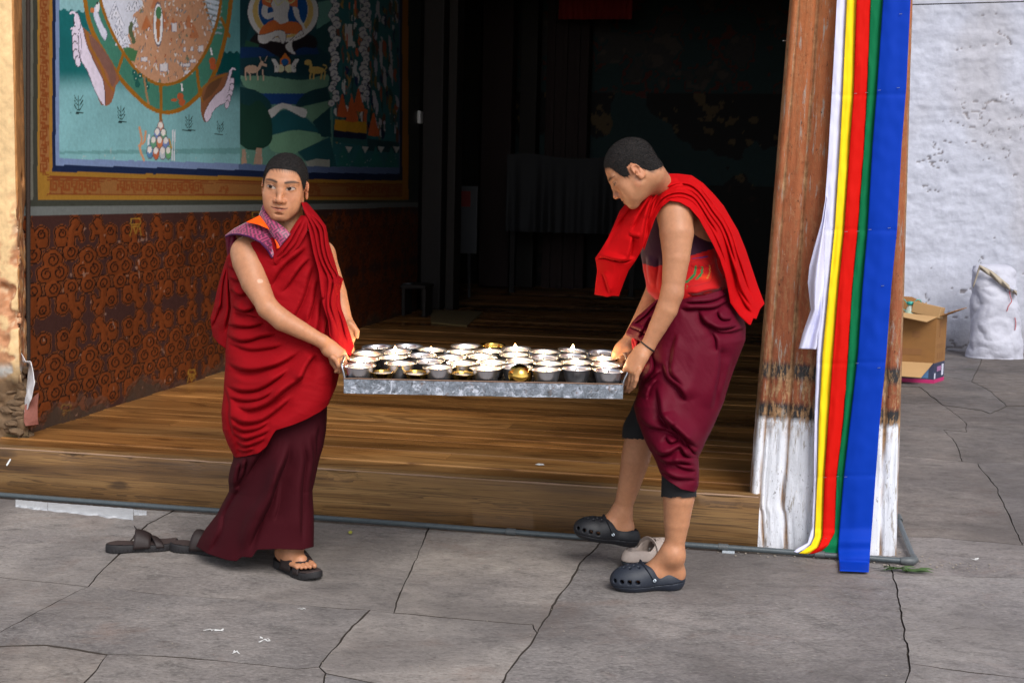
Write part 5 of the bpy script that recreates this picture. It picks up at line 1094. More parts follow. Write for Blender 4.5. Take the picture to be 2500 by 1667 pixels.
def hair_cap(P, F, H, parent, mat, name='hair', lift=.0022):
    c, M, s = H; Q = ((P - c) @ M) / s; ok = (Q[:, 2] > hair_line(Q) + .12 * np.sin(Q[:, 0] * 9 + Q[:, 1] * 7) + .25) & (np.abs(Q[:, 0]) < 7.42) & (np.abs(Q[:, 1]) < 11.5) & (Q[:, 2] < 13.5)
    f = F[ok[F].all(1)]; u = np.unique(f); mp = np.full(len(P), -1); mp[u] = np.arange(len(u)); p = P[u]; q = Q[u]
    n = nrm_rows(q - np.array([0, -.9, 2.5])) @ M.T
    hl = hair_line(q); k = np.clip((q[:, 2] - hl) / 1.0, 0, 1); fz = np.array([mnoise.noise(Vector(v * 2.6)) for v in q]) 
    p = p + n * (lift * k + .0009 * fz * k)[:, None]
    V = [p]; Fq = [mp[f]]; g = np.random.default_rng(3); m_ = 9000; ff = mp[f]; pick = g.integers(0, len(ff), m_); w4 = g.dirichlet([1, 1, 1, 1], m_)
    base = (p[ff[pick]] * w4[..., None]).sum(1); qq = (q[ff[pick]] * w4[..., None]).sum(1); nn = nrm_rows(nrm_rows(qq - np.array([0, -.9, 2.5])) @ M.T + .55 * g.normal(size=(m_, 3))); sd = nrm_rows(np.cross(nn, g.normal(size=(m_, 3)))) * .0005
    L = (.0030 + .002 * g.random(m_))[:, None] * np.clip((qq[:, 2] - hair_line(qq) + .4) / 1.2, .35, 1)[:, None]
    V += [base - sd, base + sd, base + nn * L]; n0 = len(p); i = np.arange(m_)
    allv = np.concatenate(V); tri = np.stack([n0 + i, n0 + m_ + i, n0 + 2 * m_ + i], -1)
    return mesh(name, allv, mp[f].tolist() + tri.tolist(), mat, parent)
def nrm_rows(a): return a / (np.linalg.norm(a, axis=1)[:, None] + 1e-9)
def hair_mat():
    m, nt, b = newmat('shaved_hair'); v = texco(nt); n = noise(nt, v, 900, 3, .8); n2 = noise(nt, v, 260, 4, .8); geo = N(nt, 'ShaderNodeNewGeometry'); sp = N(nt, 'ShaderNodeSeparateXYZ'); nt.links.new(geo.outputs['Normal'], sp.inputs[0])
    c = ramp(nt, n2, [(.38, L3(8, 7, 8)), (.52, L3(20, 17, 17)), (.68, L3(66, 54, 48))]); nt.links.new(c, b.inputs['Base Color']); b.inputs['Roughness'].default_value = .75; b.inputs['Specular IOR Level'].default_value = .3
    bump(nt, b, n2, .9, .004); return m
HAIRM = hair_mat()
def skin_mat():
    m, nt, b = newmat('skin'); v = texco(nt); a = N(nt, 'ShaderNodeAttribute', attribute_name='paint'); n = noise(nt, v, 60, 6, .7); n2 = noise(nt, v, 9, 4)
    c = mix(nt, 1.0, a.outputs['Color'], ramp(nt, n, [(.3, .88), (.7, 1.08)]), 'MULTIPLY'); c = mix(nt, 1.0, c, ramp(nt, n2, [(.3, (.93, .88, .86)), (.7, (1.04, 1.03, 1.0))]), 'MULTIPLY')
    nt.links.new(c, b.inputs['Base Color']); b.inputs['Roughness'].default_value = .5; b.inputs['Specular IOR Level'].default_value = .4
    b.inputs['Subsurface Weight'].default_value = .12; b.inputs['Subsurface Radius'].default_value = (1, .35, .2); b.inputs['Subsurface Scale'].default_value = .006
    bump(nt, b, n, .12, .002); return m
SKIN = skin_mat(); SKC = (180, 127, 94)
def finger(fd, P, r0, k=.0025):
    P = [np.array(p) for p in P]; n = len(P); fd.chain(P, [r0 * (1 - .10 * i) for i in range(n)], k)
def biggest(P, F):
    lab = np.arange(len(P))
    while True:
        m = lab[F].min(1); new = lab.copy(); np.minimum.at(new, F.ravel(), np.repeat(m, 4)); new = new[new]
        if (new == lab).all(): break
        lab = new
    u, n = np.unique(lab, return_counts=True); k = u[n.argmax()]; F = F[lab[F[:, 0]] == k]; used = np.unique(F); mp = np.full(len(P), -1); mp[used] = np.arange(len(used)); return P[used], mp[F]
def body_mesh(fd, H, extra):
    P, F = fd.surface(); P, F = biggest(P, F); P = smooth_mesh(P, F, 1, .4)
    C = np.zeros((len(P), 3)); C[:] = lin(SKC); return P, F, C
def vnormals(P, F):
    n = np.cross(P[F[:, 2]] - P[F[:, 0]], P[F[:, 3]] - P[F[:, 1]]); N_ = np.zeros_like(P)
    for k in range(4):
        for a in range(3): N_[:, a] += np.bincount(F[:, k], n[:, a], len(P))
    return nrm_rows(N_)
def shell(P, F, Nn, sel, off, name, mat, parent, it=3):
    """a close-fitting garment over part of the body"""
    f = F[sel[F].all(1)]; u = np.unique(f); mp = np.full(len(P), -1); mp[u] = np.arange(len(u)); p = P[u] + Nn[u] * off; return mesh(name, smooth_mesh(p, mp[f], it, .5), mp[f], mat, parent)
# ------------------------------------------------------------------ left figure: striding, arm reaching to the tray
DA = 4.70
A_ = lambda x, y, d=0.0: pt(x, y, DA + d)
personA = empty('person', tuple(onZ(700, 1400, 0)), 'striding figure in crimson robe with a bare arm, looking aside, holding the left tray handle', 'person')
def bodyA():
    lo = np.array([1e9] * 3); hi = -lo
    for p in (A_(520, 360, -.35), A_(900, 360, .3), A_(700, 1425, -.4), A_(520, 1425, .3), A_(900, 1425, -.45)): lo = np.minimum(lo, p); hi = np.maximum(hi, p)
    hc = A_(699, 463, -.075)
    fx, fy = A_(632, 400, -.25), A_(765, 600, .20); fz = (float(A_(700, 590, 0)[2]), float(A_(700, 355, 0)[2]))
    xs = axis(lo[0] - .02, hi[0] + .02, .0045, (hc[0] - .105, hc[0] + .105), .0021); ys = axis(lo[1], hi[1], .0045, (hc[1] - .15, hc[1] + .16), .0028); zs = axis(-.02, hi[2] + .03, .0045, (hc[2] - .15, hc[2] + .16), .0021)
    fd = Field(xs, ys, zs)
    view = nrm(np.array([CPOS[0] - hc[0], CPOS[1] - hc[1], 0])); side = np.cross([0, 0, 1], view)     # side: viewer's right
    fwd = view * math.cos(R(9)) + (side * -math.sin(R(9))) * -1 * -1; fwd = nrm(view * .985 - CR * .17 + np.array([0, 0, -.10]))
    upv = np.array([0, 0, 1.0]) + CR * .085
    H = head_frame(hc + np.array([0, 0, 0]), fwd, upv, 1.02)
    # move origin (between eyes lies inside): eyes plane is ~8 cm in front of the head centre
    H = (A_(696, 454, -.005), H[1], H[2])
    head_into(fd, H)
    # neck and trunk
    fd.cone(A_(704, 520, .03), A_(704, 610, .04), .052, .058, .02)
    fd.cone(A_(660, 610, .03), A_(752, 606, .06), .055, .055, .05)
    fd.ell(A_(700, 700, .05), (.155, .095, .19), None, .05); fd.ell(A_(690, 860, .05), (.13, .09, .16), None, .05); fd.ell(A_(680, 960, .05), (.15, .10, .12), None, .05)
    # right arm (viewer's left)
    sh, el, wr = A_(604, 618, -.015), A_(654, 752, -.145), A_(788, 834, -.135)
    fd.cone(A_(640, 608, .02), sh, .05, .056, .03); fd.chain([sh, A_(607, 640, -.035), A_(622, 690, -.08), el], [.057, .058, .049, .035], .02)
    fd.chain([el, A_(690, 782, -.15), A_(735, 806, -.145), wr], [.037, .0385, .031, .0235], .015)
    # right hand: back of the hand up, fingers hooked down over the tray handle
    hb = A_(815, 860, -.125)
    ax = nrm(A_(815, 860, -.125) - wr); fl = nrm(np.cross(ax, CR * .3 + FH))
    fd.cone(wr, A_(806, 850, -.122), .0225, .026, .012); fd.cone(A_(804, 846, -.12), A_(832, 862, -.13), .026, .019, .012); fd.cone(A_(800, 856, -.13), A_(824, 872, -.145), .021, .017, .012)
    KN = [(838, 858, -.10), (834, 866, -.125), (828, 873, -.147), (820, 878, -.165)]
    for i, (kx, ky, kd) in enumerate(KN):
        L = [1.0, 1.08, 1.0, .82][i]
        finger(fd, [A_(kx - 8, ky - 6, kd), A_(kx, ky, kd), A_(kx + 9 * L, ky + 18 * L, kd - .004), A_(kx + 8 * L, ky + 30 * L, kd + .006), A_(kx - 1, ky + 36 * L, kd + .012)], .0098, .003)
    finger(fd, [A_(806, 862, -.105), A_(812, 884, -.10), A_(822, 900, -.10), A_(830, 903, -.10)], .0115, .004)     # thumb under
    # left arm under the cloth, hand showing beyond it
    s2, e2, w2 = A_(785, 622, .08), A_(822, 715, .10), A_(846, 790, .03)
    fd.cone(A_(740, 608, .05), s2, .05, .05, .03); fd.chain([s2, e2, w2], [.05, .037, .024], .015)
    fd.cone(w2, A_(856, 806, .02), .024, .027, .012); fd.cone(A_(850, 800, .02), A_(856, 826, .01), .025, .018, .012)
    finger(fd, [A_(853, 790, .005), A_(862, 797, .0), A_(871, 808, -.005), A_(871, 821, -.008)], .0125, .004)
    for i in range(4): finger(fd, [A_(848 + 3*i, 820, .0 + .02 * i), A_(849 + 3*i, 838, .0 + .02 * i), A_(852 + 3*i, 855, .0 + .02 * i), A_(856 + 3*i, 862, .0 + .02 * i)], .0095, .003)
    # legs
    hipL, knL, anL = A_(715, 985, .02), A_(726, 1180, .05), A_(716, 1352, .0)
    hipR, knR = A_(655, 985, .06), A_(640, 1175, .14); anR = A_(640, 1310, .36)
    fd.chain([hipL, knL, A_(720, 1250, .04), anL], [.085, .055, .05, .034], .03); fd.chain([hipR, knR, anR], [.085, .055, .034], .03)
    G_ = lambda x, y, z: onZ(x, y, 0) + np.array([0, 0, z])
    toe = G_(744, 1408, .03); heel = G_(690, 1386, .03); fdr = nrm(toe - heel)
    fd.cone(anL - [0, 0, .01], G_(694, 1388, .068), .034, .034, .03); fd.cone(anL, G_(716, 1397, .080), .032, .028, .03); fd.cone(G_(697, 1389, .064), G_(733, 1404, .056), .034, .027, .02)
    sd = np.cross(fdr, [0, 0, 1])
    for i, (o, l, r) in enumerate(((-.026, .040, .0125), (-.006, .042, .0098), (.010, .037, .0092), (.024, .030, .0088), (.036, .020, .0084))):
        b0 = G_(738, 1406, .048) + sd * o; finger(fd, [b0 - fdr * .02, b0 + fdr * l * .55, b0 + fdr * l + [0, 0, -.004]], r, .004)
    fd.cone(anR, anR + [.0, .0, -.03], .034, .034, .02); fd.cone(anR + [0, 0, -.04], anR + CR * .12 + [0, 0, -.035], .032, .026, .02)
    def extra(P, C):
        px, py = pix(P); sc = (np.hypot((px - 635) / 1.5, py - 686) < 5) & (py > 600); C[sc] = C[sc] * .5 + lin((226, 190, 170)) * .5
    P, F, C = body_mesh(fd, H, None)
    head_paint(P, H, C, SKC, (.40, .10)); extra(P, C)
    mesh('body', P, F, SKIN, personA, cols=C); hair_cap(P, F, H, personA, HAIRM); return H
HA = bodyA()

# ------------------------------------------------------------------ right figure: bending over the tray, one foot lifted
DBp = 4.60
B_ = lambda x, y, d=0.0: pt(x, y, DBp + d)
personB = empty('person', tuple(onZ(1610, 1440, 0)), 'bending figure in bright red shawl and black clogs, looking down at the tray', 'person')
def bodyB():
    lo = np.array([1e9] * 3); hi = -lo
    for p in (B_(1410, 310, -.35), B_(1860, 310, .45), B_(1700, 1455, -.3), B_(1410, 1455, -.3), B_(1860, 1000, .5)): lo = np.minimum(lo, p); hi = np.maximum(hi, p)
    th = R(38); f2 = -CR * math.cos(th) + np.array([0, 0, -math.sin(th)]) ; u2 = -CR * math.sin(th) + np.array([0, 0, math.cos(th)])
    f2 = nrm(f2 * 1.0 + FH * .10)
    ear = B_(1554, 413, -.05); Hs = .95; _, M, s = head_frame((0, 0, 0), f2, u2, Hs)
    hc = ear - M @ (np.array([7.7, -1.4, -.8]) * s); 
    xs = axis(lo[0], hi[0], .0045, (hc[0] - .19, hc[0] + .13), .0023); ys = axis(lo[1] - .02, hi[1], .0045, (hc[1] - .10, hc[1] + .10), .0028); zs = axis(-.02, hi[2] + .03, .0045, (hc[2] - .17, hc[2] + .17), .0023)
    fd = Field(xs, ys, zs); H = (hc, M, s); head_into(fd, H)
    nb_ = hc + M @ (np.array([0, -4.0, -4.5]) * s); fd.cone(nb_, B_(1612, 470, .06), .056, .06, .03); fd.cone(B_(1596, 462, .05), B_(1650, 505, .08), .058, .07, .04)
    # trunk leaning forward
    fd.ell(B_(1668, 560, .08), (.13, .12, .14), None, .06); fd.ell(B_(1680, 650, .09), (.105, .09, .14), None, .05); fd.ell(B_(1700, 770, .09), (.115, .105, .14), None, .05)
    # near (left) arm
    sh, el, wr = B_(1648, 524, -.075), B_(1641, 716, -.13), B_(1581, 846, -.12)
    fd.cone(B_(1655, 530, .03), sh, .06, .058, .03); fd.chain([sh, B_(1652, 570, -.10), B_(1651, 630, -.12), el], [.060, .0595, .047, .037], .02); fd.chain([el, B_(1628, 755, -.13), B_(1606, 798, -.125), wr], [.038, .0385, .032, .0245], .015)
    # near hand
    fd.cone(wr, B_(1566, 864, -.12), .024, .027, .012); fd.cone(B_(1564, 862, -.12), B_(1545, 895, -.125), .030, .024, .012); fd.cone(B_(1548, 878, -.11), B_(1534, 900, -.105), .024, .019, .012); fd.cone(B_(1566, 872, -.14), B_(1552, 905, -.145), .024, .02, .012)
    for i, (x, y, d) in enumerate(((1534, 902, -.10), (1541, 908, -.125), (1549, 912, -.147), (1556, 912, -.165))):
        L = [1, 1.08, 1.0, .85][i]; finger(fd, [B_(x + 5, y - 9, d), B_(x, y, d), B_(x - 3, y + 18 * L, d), B_(x - 8, y + 36 * L, d + .012), B_(x - 14, y + 44 * L, d + .03)], .0100, .003)
    finger(fd, [B_(1542, 884, -.10), B_(1530, 896, -.09), B_(1524, 908, -.08), B_(1519, 920, -.07)], .0115, .004)
    # far (right) arm and fist
    s2, e2, w2 = B_(1650, 540, .20), B_(1600, 712, .22), B_(1534, 836, .16)
    fd.cone(B_(1660, 540, .1), s2, .06, .056, .03); fd.chain([s2, e2, B_(1576, 765, .20), w2], [.056, .038, .036, .025], .015)
    fd.cone(w2, B_(1519, 853, .15), .024, .029, .012); fd.cone(B_(1524, 850, .15), B_(1508, 866, .14), .030, .024, .012); fd.cone(B_(1536, 858, .13), B_(1526, 878, .125), .022, .017, .012)
    for i, (x, y, d) in enumerate(((1502, 872, .16), (1506, 877, .14), (1511, 880, .12), (1517, 882, .105))):
        finger(fd, [B_(x + 5, y - 8, d), B_(x - 1, y, d), B_(x, y + 10, d - .004), B_(x + 9, y + 12, d - .004), B_(x + 13, y + 6, d)], .0095, .003)
    finger(fd, [B_(1530, 866, .12), B_(1522, 873, .108), B_(1514, 874, .10)], .0105, .004)
    # legs
    hn, kn, an = B_(1705, 850, .05), B_(1658, 1130, -.045), B_(1647, 1352, -.03)
    fd.chain([hn, kn], [.085, .052], .03); fd.chain([kn, B_(1657, 1215, -.04), B_(1652, 1275, -.035), B_(1648, 1330, -.03), an], [.055, .0565, .046, .034, .033], .02)
    fd.ell(B_(1646, 1352, -.055), (.018, .015, .018), None, .015)
    hl = B_(1649, 1400, .0); fd.cone(an - [0, 0, .01], hl, .034, .031, .03); fd.cone(hl, B_(1600, 1402, -.01), .031, .031, .03); fd.cone(an + CR * -.02, B_(1588, 1392, -.01), .032, .024, .04); fd.cone(B_(1600, 1402, -.01), B_(1530, 1414, -.01), .031, .020, .03)
    hf, kf, af = B_(1680, 850, .18), B_(1566, 1050, .20), B_(1517, 1252, .26)
    fd.chain([hf, kf], [.10, .058], .03); fd.chain([kf, B_(1552, 1118, .215), B_(1536, 1185, .235), af], [.056, .055, .042, .032], .02)
    fd.cone(af, B_(1524, 1285, .26), .032, .033, .03); fd.cone(B_(1524, 1288, .26), B_(1478, 1292, .25), .032, .034, .03); fd.cone(B_(1478, 1292, .25), B_(1440, 1296, .24), .033, .026, .03); fd.cone(af, B_(1480, 1282, .25), .03, .028, .03)
    P, F, C = body_mesh(fd, H, None)
    head_paint(P, H, C, SKC, (0, -.4), -.35); mesh('body', P, F, SKIN, personB, cols=C)
    Nn = vnormals(P, F); px, py = pix(P); LG = simple('black_legging', L3(16, 15, 18), .85, var=.2, sc=60)
    shell(P, F, Nn, (py > 1140) & (py < 1216 + 1 * np.sin(px * .2)) & (px > 1600) & (P[:, 2] < .95), .007, 'legging', LG, personB)
    shell(P, F, Nn, (py > 900) & (py < 1072) & (P[:, 2] < .95) & ((P - CPOS) @ FH > DBp + .08), .009, 'legging', LG, personB); hair_cap(P, F, H, personB, HAIRM); return H
HB = bodyB()
# wrist band
tube('wristband', [tuple(B_(1581, 846, -.12) + .0275 * (math.cos(a) * nrm(CR * .8 + np.array([0, 0, -.55])) + math.sin(a) * FH)) for a in np.linspace(0, 2 * math.pi, 28)], .0028, simple('black_rubber', L3(14, 14, 16), .6), personB, n=8, cap=False)
# ================================================================== CLOTHING
def fold_field(px, py, folds):
    """each crease: polyline, width px, depth m; a groove flanked by rolls, fading at its ends"""
    h = np.zeros(px.shape); w1 = fbm(px * .016 + 5, py * .016 + 9, 1.0, 71, 1) - .5; w2 = fbm(px * .016 + 3, py * .016 + 2, 1.0, 72, 1) - .5; am = .5 + .95 * fbm(px * .014 + 8, py * .014, 1.0, 73, 1)
    px = px + 12 * w1; py = py + 12 * w2
    for f in folds:
        P, w_, a = f[0], f[1], f[2]; mode = f[3] if len(f) > 3 else 'c'
        if P[-1][0] < P[0][0] and mode != 'e': P = P[::-1]
        P = spline(P, 26) if len(P) > 2 else resamp(P, 8)
        b = (px > P[:, 0].min() - 5 * w_) & (px < P[:, 0].max() + 5 * w_) & (py > P[:, 1].min() - 5 * w_) & (py < P[:, 1].max() + 5 * w_)
        if not b.any(): continue
        x, y = px[b], py[b]; best = np.full(x.shape, 1e9); sg = np.zeros(x.shape); tau = np.zeros(x.shape); n = len(P) - 1
        for i in range(n):
            ax, ay = P[i]; vx, vy = P[i + 1] - P[i]; L2 = vx * vx + vy * vy + 1e-9; t = np.clip(((x - ax) * vx + (y - ay) * vy) / L2, 0, 1)
            dx, dy = x - ax - t * vx, y - ay - t * vy; d = np.hypot(dx, dy); m = d < best; best[m] = d[m]; sg[m] = np.sign(vx * dy - vy * dx)[m]; tau[m] = ((i + t) / n)[m]
        tp = np.clip(np.minimum(tau, 1 - tau) * 4, 0, 1); tp = tp * tp * (3 - 2 * tp) if mode != 'e' else np.clip((1 - tau) * 4, 0, 1); s_ = best * sg / w_
        if mode == 'r': r = np.exp(-(s_) ** 2)                                      # plain roll
        elif mode == 'l': r = np.where(s_ > 0, -np.exp(-(s_ / .45) ** 2), .0) + .7 * np.exp(-((s_ + 1.2) / 1.2) ** 2)      # ledge: roll, sharp drop on the right/lower side
        else: r = -.95 * np.tanh(s_ / .30) * np.exp(-(np.abs(s_) / 1.7) ** 1.6) - .75 * np.exp(-((s_ - .15) / .45) ** 2) + .22 * np.exp(-((s_ + 1.8) / 1.6) ** 2)
        h[b] += a * tp * r
    h = h * am; return np.where(h < 0, -.020 * np.tanh(-h / .020), h)
def wob(px, py, seed, s1=.018, a1=.006, ang=0.0, stretch=3.0, a2=.0007):
    ca, sa = math.cos(R(ang)), math.sin(R(ang)); u = px * ca + py * sa; v = -px * sa + py * ca
    return a1 * (fbm(u * s1 / stretch + 11, v * s1 + 7, 1.0, seed, 4) - .5) * 2 + a2 * (fbm(u * .05 + 3, v * .16, 1.0, seed + 1, 3) - .5) * 2
def coons(top, bot, left, right, nu, nv):
    T, B, L, Rr = resamp(top, nu), resamp(bot, nu), resamp(left, nv), resamp(right, nv)
    u = np.linspace(0, 1, nu)[None, :, None]; v = np.linspace(0, 1, nv)[:, None, None]
    return (1 - v) * T[None] + v * B[None] + (1 - u) * L[:, None] + u * Rr[:, None] - ((1 - u) * (1 - v) * T[0] + u * (1 - v) * T[-1] + (1 - u) * v * B[0] + u * v * B[-1])
def tube_cloth(name, D0, top, bot, left, right, dc, rf, rb, folds, mat, parent, nu=150, nv=240, seed=1, wv=(.006, 0, 3), sq=.85, paint=None, wb=1.0, hem=None):
    """closed garment: silhouette and hem from sightings, real depth front and back; dc, rf, rb are lists over height"""
    G = coons(top, bot, left, right, 65, nv); a = np.linspace(0, 2 * math.pi, 2 * nu, endpoint=False); t = (1 - np.cos(a)) / 2 * 64
    i = np.clip(t.astype(int), 0, 63); fr = (t - i)[None, :, None]; Q = G[:, i] * (1 - fr) + G[:, i + 1] * fr
    v = np.linspace(0, 1, nv); f = lambda a_: np.interp(v, np.linspace(0, 1, len(a_)), a_)[:, None]
    sn = np.sin(a)[None, :]; shp = np.sign(sn) * np.abs(sn) ** sq; px, py = Q[..., 0], Q[..., 1]
    h = fold_field(px, py, folds) + wob(px, py, seed, a1=wv[0], ang=wv[1], stretch=wv[2])
    if np.ndim(dc) and len(np.shape(dc[0])) : cen = f([q[0] for q in dc]) * (1 - t / 64)[None] + f([q[1] for q in dc]) * (t / 64)[None]
    else: cen = f(dc)
    d = cen - np.where(sn > 0, f(rf), f(rb)) * shp - h * np.clip(np.abs(sn) * 2.2, 0, 1) * np.where(sn > 0, 1, -wb)
    # let silhouettes breathe a little with the folds
    V = pt(px, py, D0 + d) ; V = V + (np.sign(np.cos(a))[None, :] * -1 * np.abs(np.cos(a))[None, :] ** 6 * h * .25)[..., None] * CR
    F = grid_faces(2 * nu, nv, True)
    cols = None if paint is None else paint(px, py, h).reshape(-1, 3)
    o = mesh(name, V.reshape(-1, 3), F, mat, parent, cols=cols); solid(o, .003); o.modifiers['thickness'].offset = -1; return o
def sheet_cloth(name, D0, top, bot, left, right, dl, dr, bul, folds, mat, parent, nu=90, nv=150, seed=1, wv=(.004, 0, 3), th=.003, paint=None, dm=None):
    """open cloth with real thickness; dl/dr: depth offsets along the left and right edges, bul: bulge towards the viewer"""
    G = coons(top, bot, left, right, nu, nv); px, py = G[..., 0], G[..., 1]; v = np.linspace(0, 1, nv); f = lambda a_: np.interp(v, np.linspace(0, 1, len(a_)), a_)[:, None]; u = np.linspace(0, 1, nu)[None]
    h = fold_field(px, py, folds) + wob(px, py, seed, a1=wv[0], ang=wv[1], stretch=wv[2])
    d = f(dl) * (1 - u) + f(dr) * u - f(bul) * np.sin(math.pi * u) ** .8 - h
    V = pt(px, py, D0 + d); cols = None if paint is None else paint(px, py, h).reshape(-1, 3)
    o = mesh(name, V.reshape(-1, 3), grid_faces(nu, nv), mat, parent, cols=cols); solid(o, th); return o
def Z1(P): return [(450 + x / 2.85, 330 + y / 2.85) for x, y in P]
def Z2(P): return [(450 + x / 2.412, 800 + y / 2.412) for x, y in P]
def Z3_(P): return [(1380 + x / 2.85, 300 + y / 2.85) for x, y in P]
def Zq(P): return [(1380 + x / 2.34, 800 + y / 2.34) for x, y in P]
WOOL = cloth_mat('crimson_wool', L3(138, 4, 15), .2, .8, .10, 14, bs=.12); MAROON = cloth_mat('maroon_cotton', L3(56, 8, 17), .15, .8, .10, 10, bs=.10)
SCAR = cloth_mat('scarlet_wool', L3(176, 2, 7), .15, .8, .08, 14, bs=.12); WINE = cloth_mat('wine_cotton', L3(88, 5, 29), .25, .6, .10, 10, bs=.08)

# ---- left figure
tube_cloth('skirt', DA, [(560,1010),(640,1000),(700,985),(797,975)], [(481,1333),(508,1351),(554,1366),(578,1369),(591,1358),(616,1360),(628,1341),(682,1339),(736,1341),(764,1334)],
  [(560,1010),(570,1070),(572,1119),(565,1160),(563,1200),(533,1256),(505,1290),(488,1318),(481,1333)], [(797,975),(796,1020),(794,1052),(788,1090),(779,1122),(773,1152),(763,1196),(765,1277),(764,1334)],
  [(.05, .03), (.07, .03), (.13, .03), (.17, .01)], [.125, .145, .17, .17], [.14, .16, .2, .22],
  [(Z2([(520,600),(430,760),(330,930),(250,1080),(190,1200)]), 15, .020), (Z2([(640,640),(570,860),(500,1040),(430,1200),(370,1330)]), 15, .026), (Z2([(590,700),(520,900),(440,1080),(300,1330)]), 14, .014, 'r'),
   (Z2([(700,640),(690,900),(680,1100),(690,1290)]), 13, .012), (Z2([(330,780),(310,880),(300,960)]), 9, .016), (Z2([(360,760),(340,860),(300,960)]), 9, .016), (Z2([(580,860),(560,1000),(520,1150)]), 10, .010),
   (Z2([(760,620),(740,900),(730,1100)]), 12, .012), (Z2([(450,1010),(380,1160),(330,1330)]), 12, .012, 'r'), (Z2([(800,560),(770,760),(750,920)]), 8, .010), (Z2([(250,1090),(210,1200),(150,1320)]), 12, .010)],
  MAROON, personA, seed=3, wv=(.003, 105, 6))
tube_cloth('robe', DA, [(566,612),(620,590),(690,575),(740,560),(790,575)], Z2([(300,763),(360,757),(440,738),(485,700),(520,632),(540,602),(640,570),(720,535),(800,490),(840,456),(872,380)]),
  [(566,612),(555,630),(559,681),(566,751),(557,814),(552,856),(553,884),(546,960),(542,1007),(545,1049),(558,1084),(574,1116)], [(790,575),(805,640),(822,700),(834,760),(838,820),(835,870),(828,904),(820,941),(812,958)],
  [.045, .05, .05, .045, .04, .05], [.115, .13, .135, .155, .19, .195], [.11, .12, .13, .14, .15, .14],
  [ # chest
   (Z1([(860,760),(740,870),(640,960),(590,1060)]), 11, .020), (Z1([(880,830),(780,960),(660,1090)]), 10, .014), (Z1([(850,690),(740,790),(640,880)]), 10, .012), (Z1([(900,880),(860,1080),(760,1260),(700,1330)]), 14, .016), (Z1([(700,800),(660,870),(610,920)]), 8, .008),
   (Z1([(930,1000),(900,1180),(850,1330)]), 10, .020), (Z1([(955,1120),(935,1290),(880,1480)]), 9, .020), (Z1([(1000,1240),(975,1400),(940,1500)]), 8, .016),
   # left side under the arm
   (Z1([(305,905),(350,930),(400,925)]), 7, .012), (Z1([(320,1075),(370,1115),(450,1095)]), 8, .020), (Z1([(330,1190),(400,1225),(500,1190)]), 8, .020), (Z1([(330,1240),(420,1250),(520,1270)]), 7, .010), (Z1([(300,1330),(400,1340),(560,1300)]), 8, .012), (Z1([(300,1400),(380,1440),(520,1400),(640,1370)]), 9, .016), (Z1([(315,1000),(360,1020),(410,1010)]), 7, .012),
   # sweeping folds across the hips
   (Z2([(245,205),(320,245),(450,243),(590,205),(700,110)]), 11, .024), (Z2([(260,100),(360,130),(500,120),(600,90)]), 11, .014), (Z2([(270,270),(360,300),(480,290),(560,260)]), 10, .010, 'r'),
   (Z2([(245,330),(330,365),(460,345),(560,300),(640,230)]), 11, .016), (Z2([(255,400),(340,425),(440,415),(540,370)]), 10, .014), (Z2([(290,450),(370,482),(480,455),(600,375),(685,300),(745,180)]), 12, .028), (Z2([(690,330),(705,250),(770,140)]), 10, .024),
   (Z2([(250,505),(330,552),(450,545),(560,480),(650,400)]), 11, .020), (Z2([(262,560),(330,600),(430,590),(520,545)]), 9, .016), (Z2([(275,610),(340,648),(430,630),(520,600)]), 8, .020), (Z2([(290,655),(340,690),(430,672),(490,640)]), 8, .018), (Z2([(305,700),(340,725),(410,715)]), 7, .014), (Z2([(250,330),(262,420),(258,520),(280,640)]), 9, .014), (Z2([(500,620),(640,540),(780,440),(850,330)]), 22, .008, 'r')],
  WOOL, personA, seed=7, nu=170, nv=300, wv=(.007, 15, 3.5))
# shoulder cloth hanging over his left arm
SL = Z1([(815,470),(845,560),(872,680),(900,820),(935,950),(950,1080),(965,1180),(1000,1290),(1010,1390),(1030,1420)]); SR = Z1([(850,468),(930,560),(985,635),(1002,740),(1045,880),(1072,975),(1104,1000),(1082,1080),(1085,1190),(1122,1290),(1178,1468)])
def btw(A, B, f0, f1=None, lo=0, hi=1, n=14):
    a, b = resamp(A, 60), resamp(B, 60); f = np.linspace(f0, f0 if f1 is None else f1, 60)[:, None]; P = a * (1 - f) + b * f; i = np.linspace(lo * 59, hi * 59, n).astype(int); return P[i].tolist()
sheet_cloth('shoulder_cloth', DA, Z1([(800,500),(815,470),(850,466)]), Z1([(1010,1400),(1060,1440),(1110,1500),(1150,1532),(1178,1470)]), [Z1([(800,500)])[0]] + SL, SR, [-.035, -.08, -.10, -.11, -.115, -.12], [.03, .03, .02, .01, -.02, -.05], [.01, .035, .035, .03, .03, .02],
  [(btw(SL, SR, .25, .3, 0, .8), 6, .014), (btw(SL, SR, .5, .5, .02, .95), 7, .018), (btw(SL, SR, .75, .7, .05, .7), 6, .014), (btw(SL, SR, .85, .85, .5, 1), 6, .010), (btw(SL, SR, .4, .15, .4, 1), 7, .012), (Z1([(1080,960),(1060,1040),(1078,1080)]), 6, .02), (Z1([(960,1130),(940,1140),(980,1128)]), 5, .02)],
  WOOL, personA, seed=11, nu=70, wv=(.003, 75, 4))
sheet_cloth('shoulder_cloth_turn', DA, Z1([(1000,1340),(1060,1370),(1120,1380)]), Z1([(1050,1500),(1100,1528),(1160,1534)]), Z1([(1000,1340),(1020,1420),(1050,1500)]), Z1([(1120,1380),(1150,1450),(1160,1534)]), [-.06, -.05], [-.0, .0], [.01, .02], [], cloth_mat('crimson_wool_reverse', L3(130, 10, 18), .3, .8, .1, 14), personA, nu=30, nv=30, seed=12)
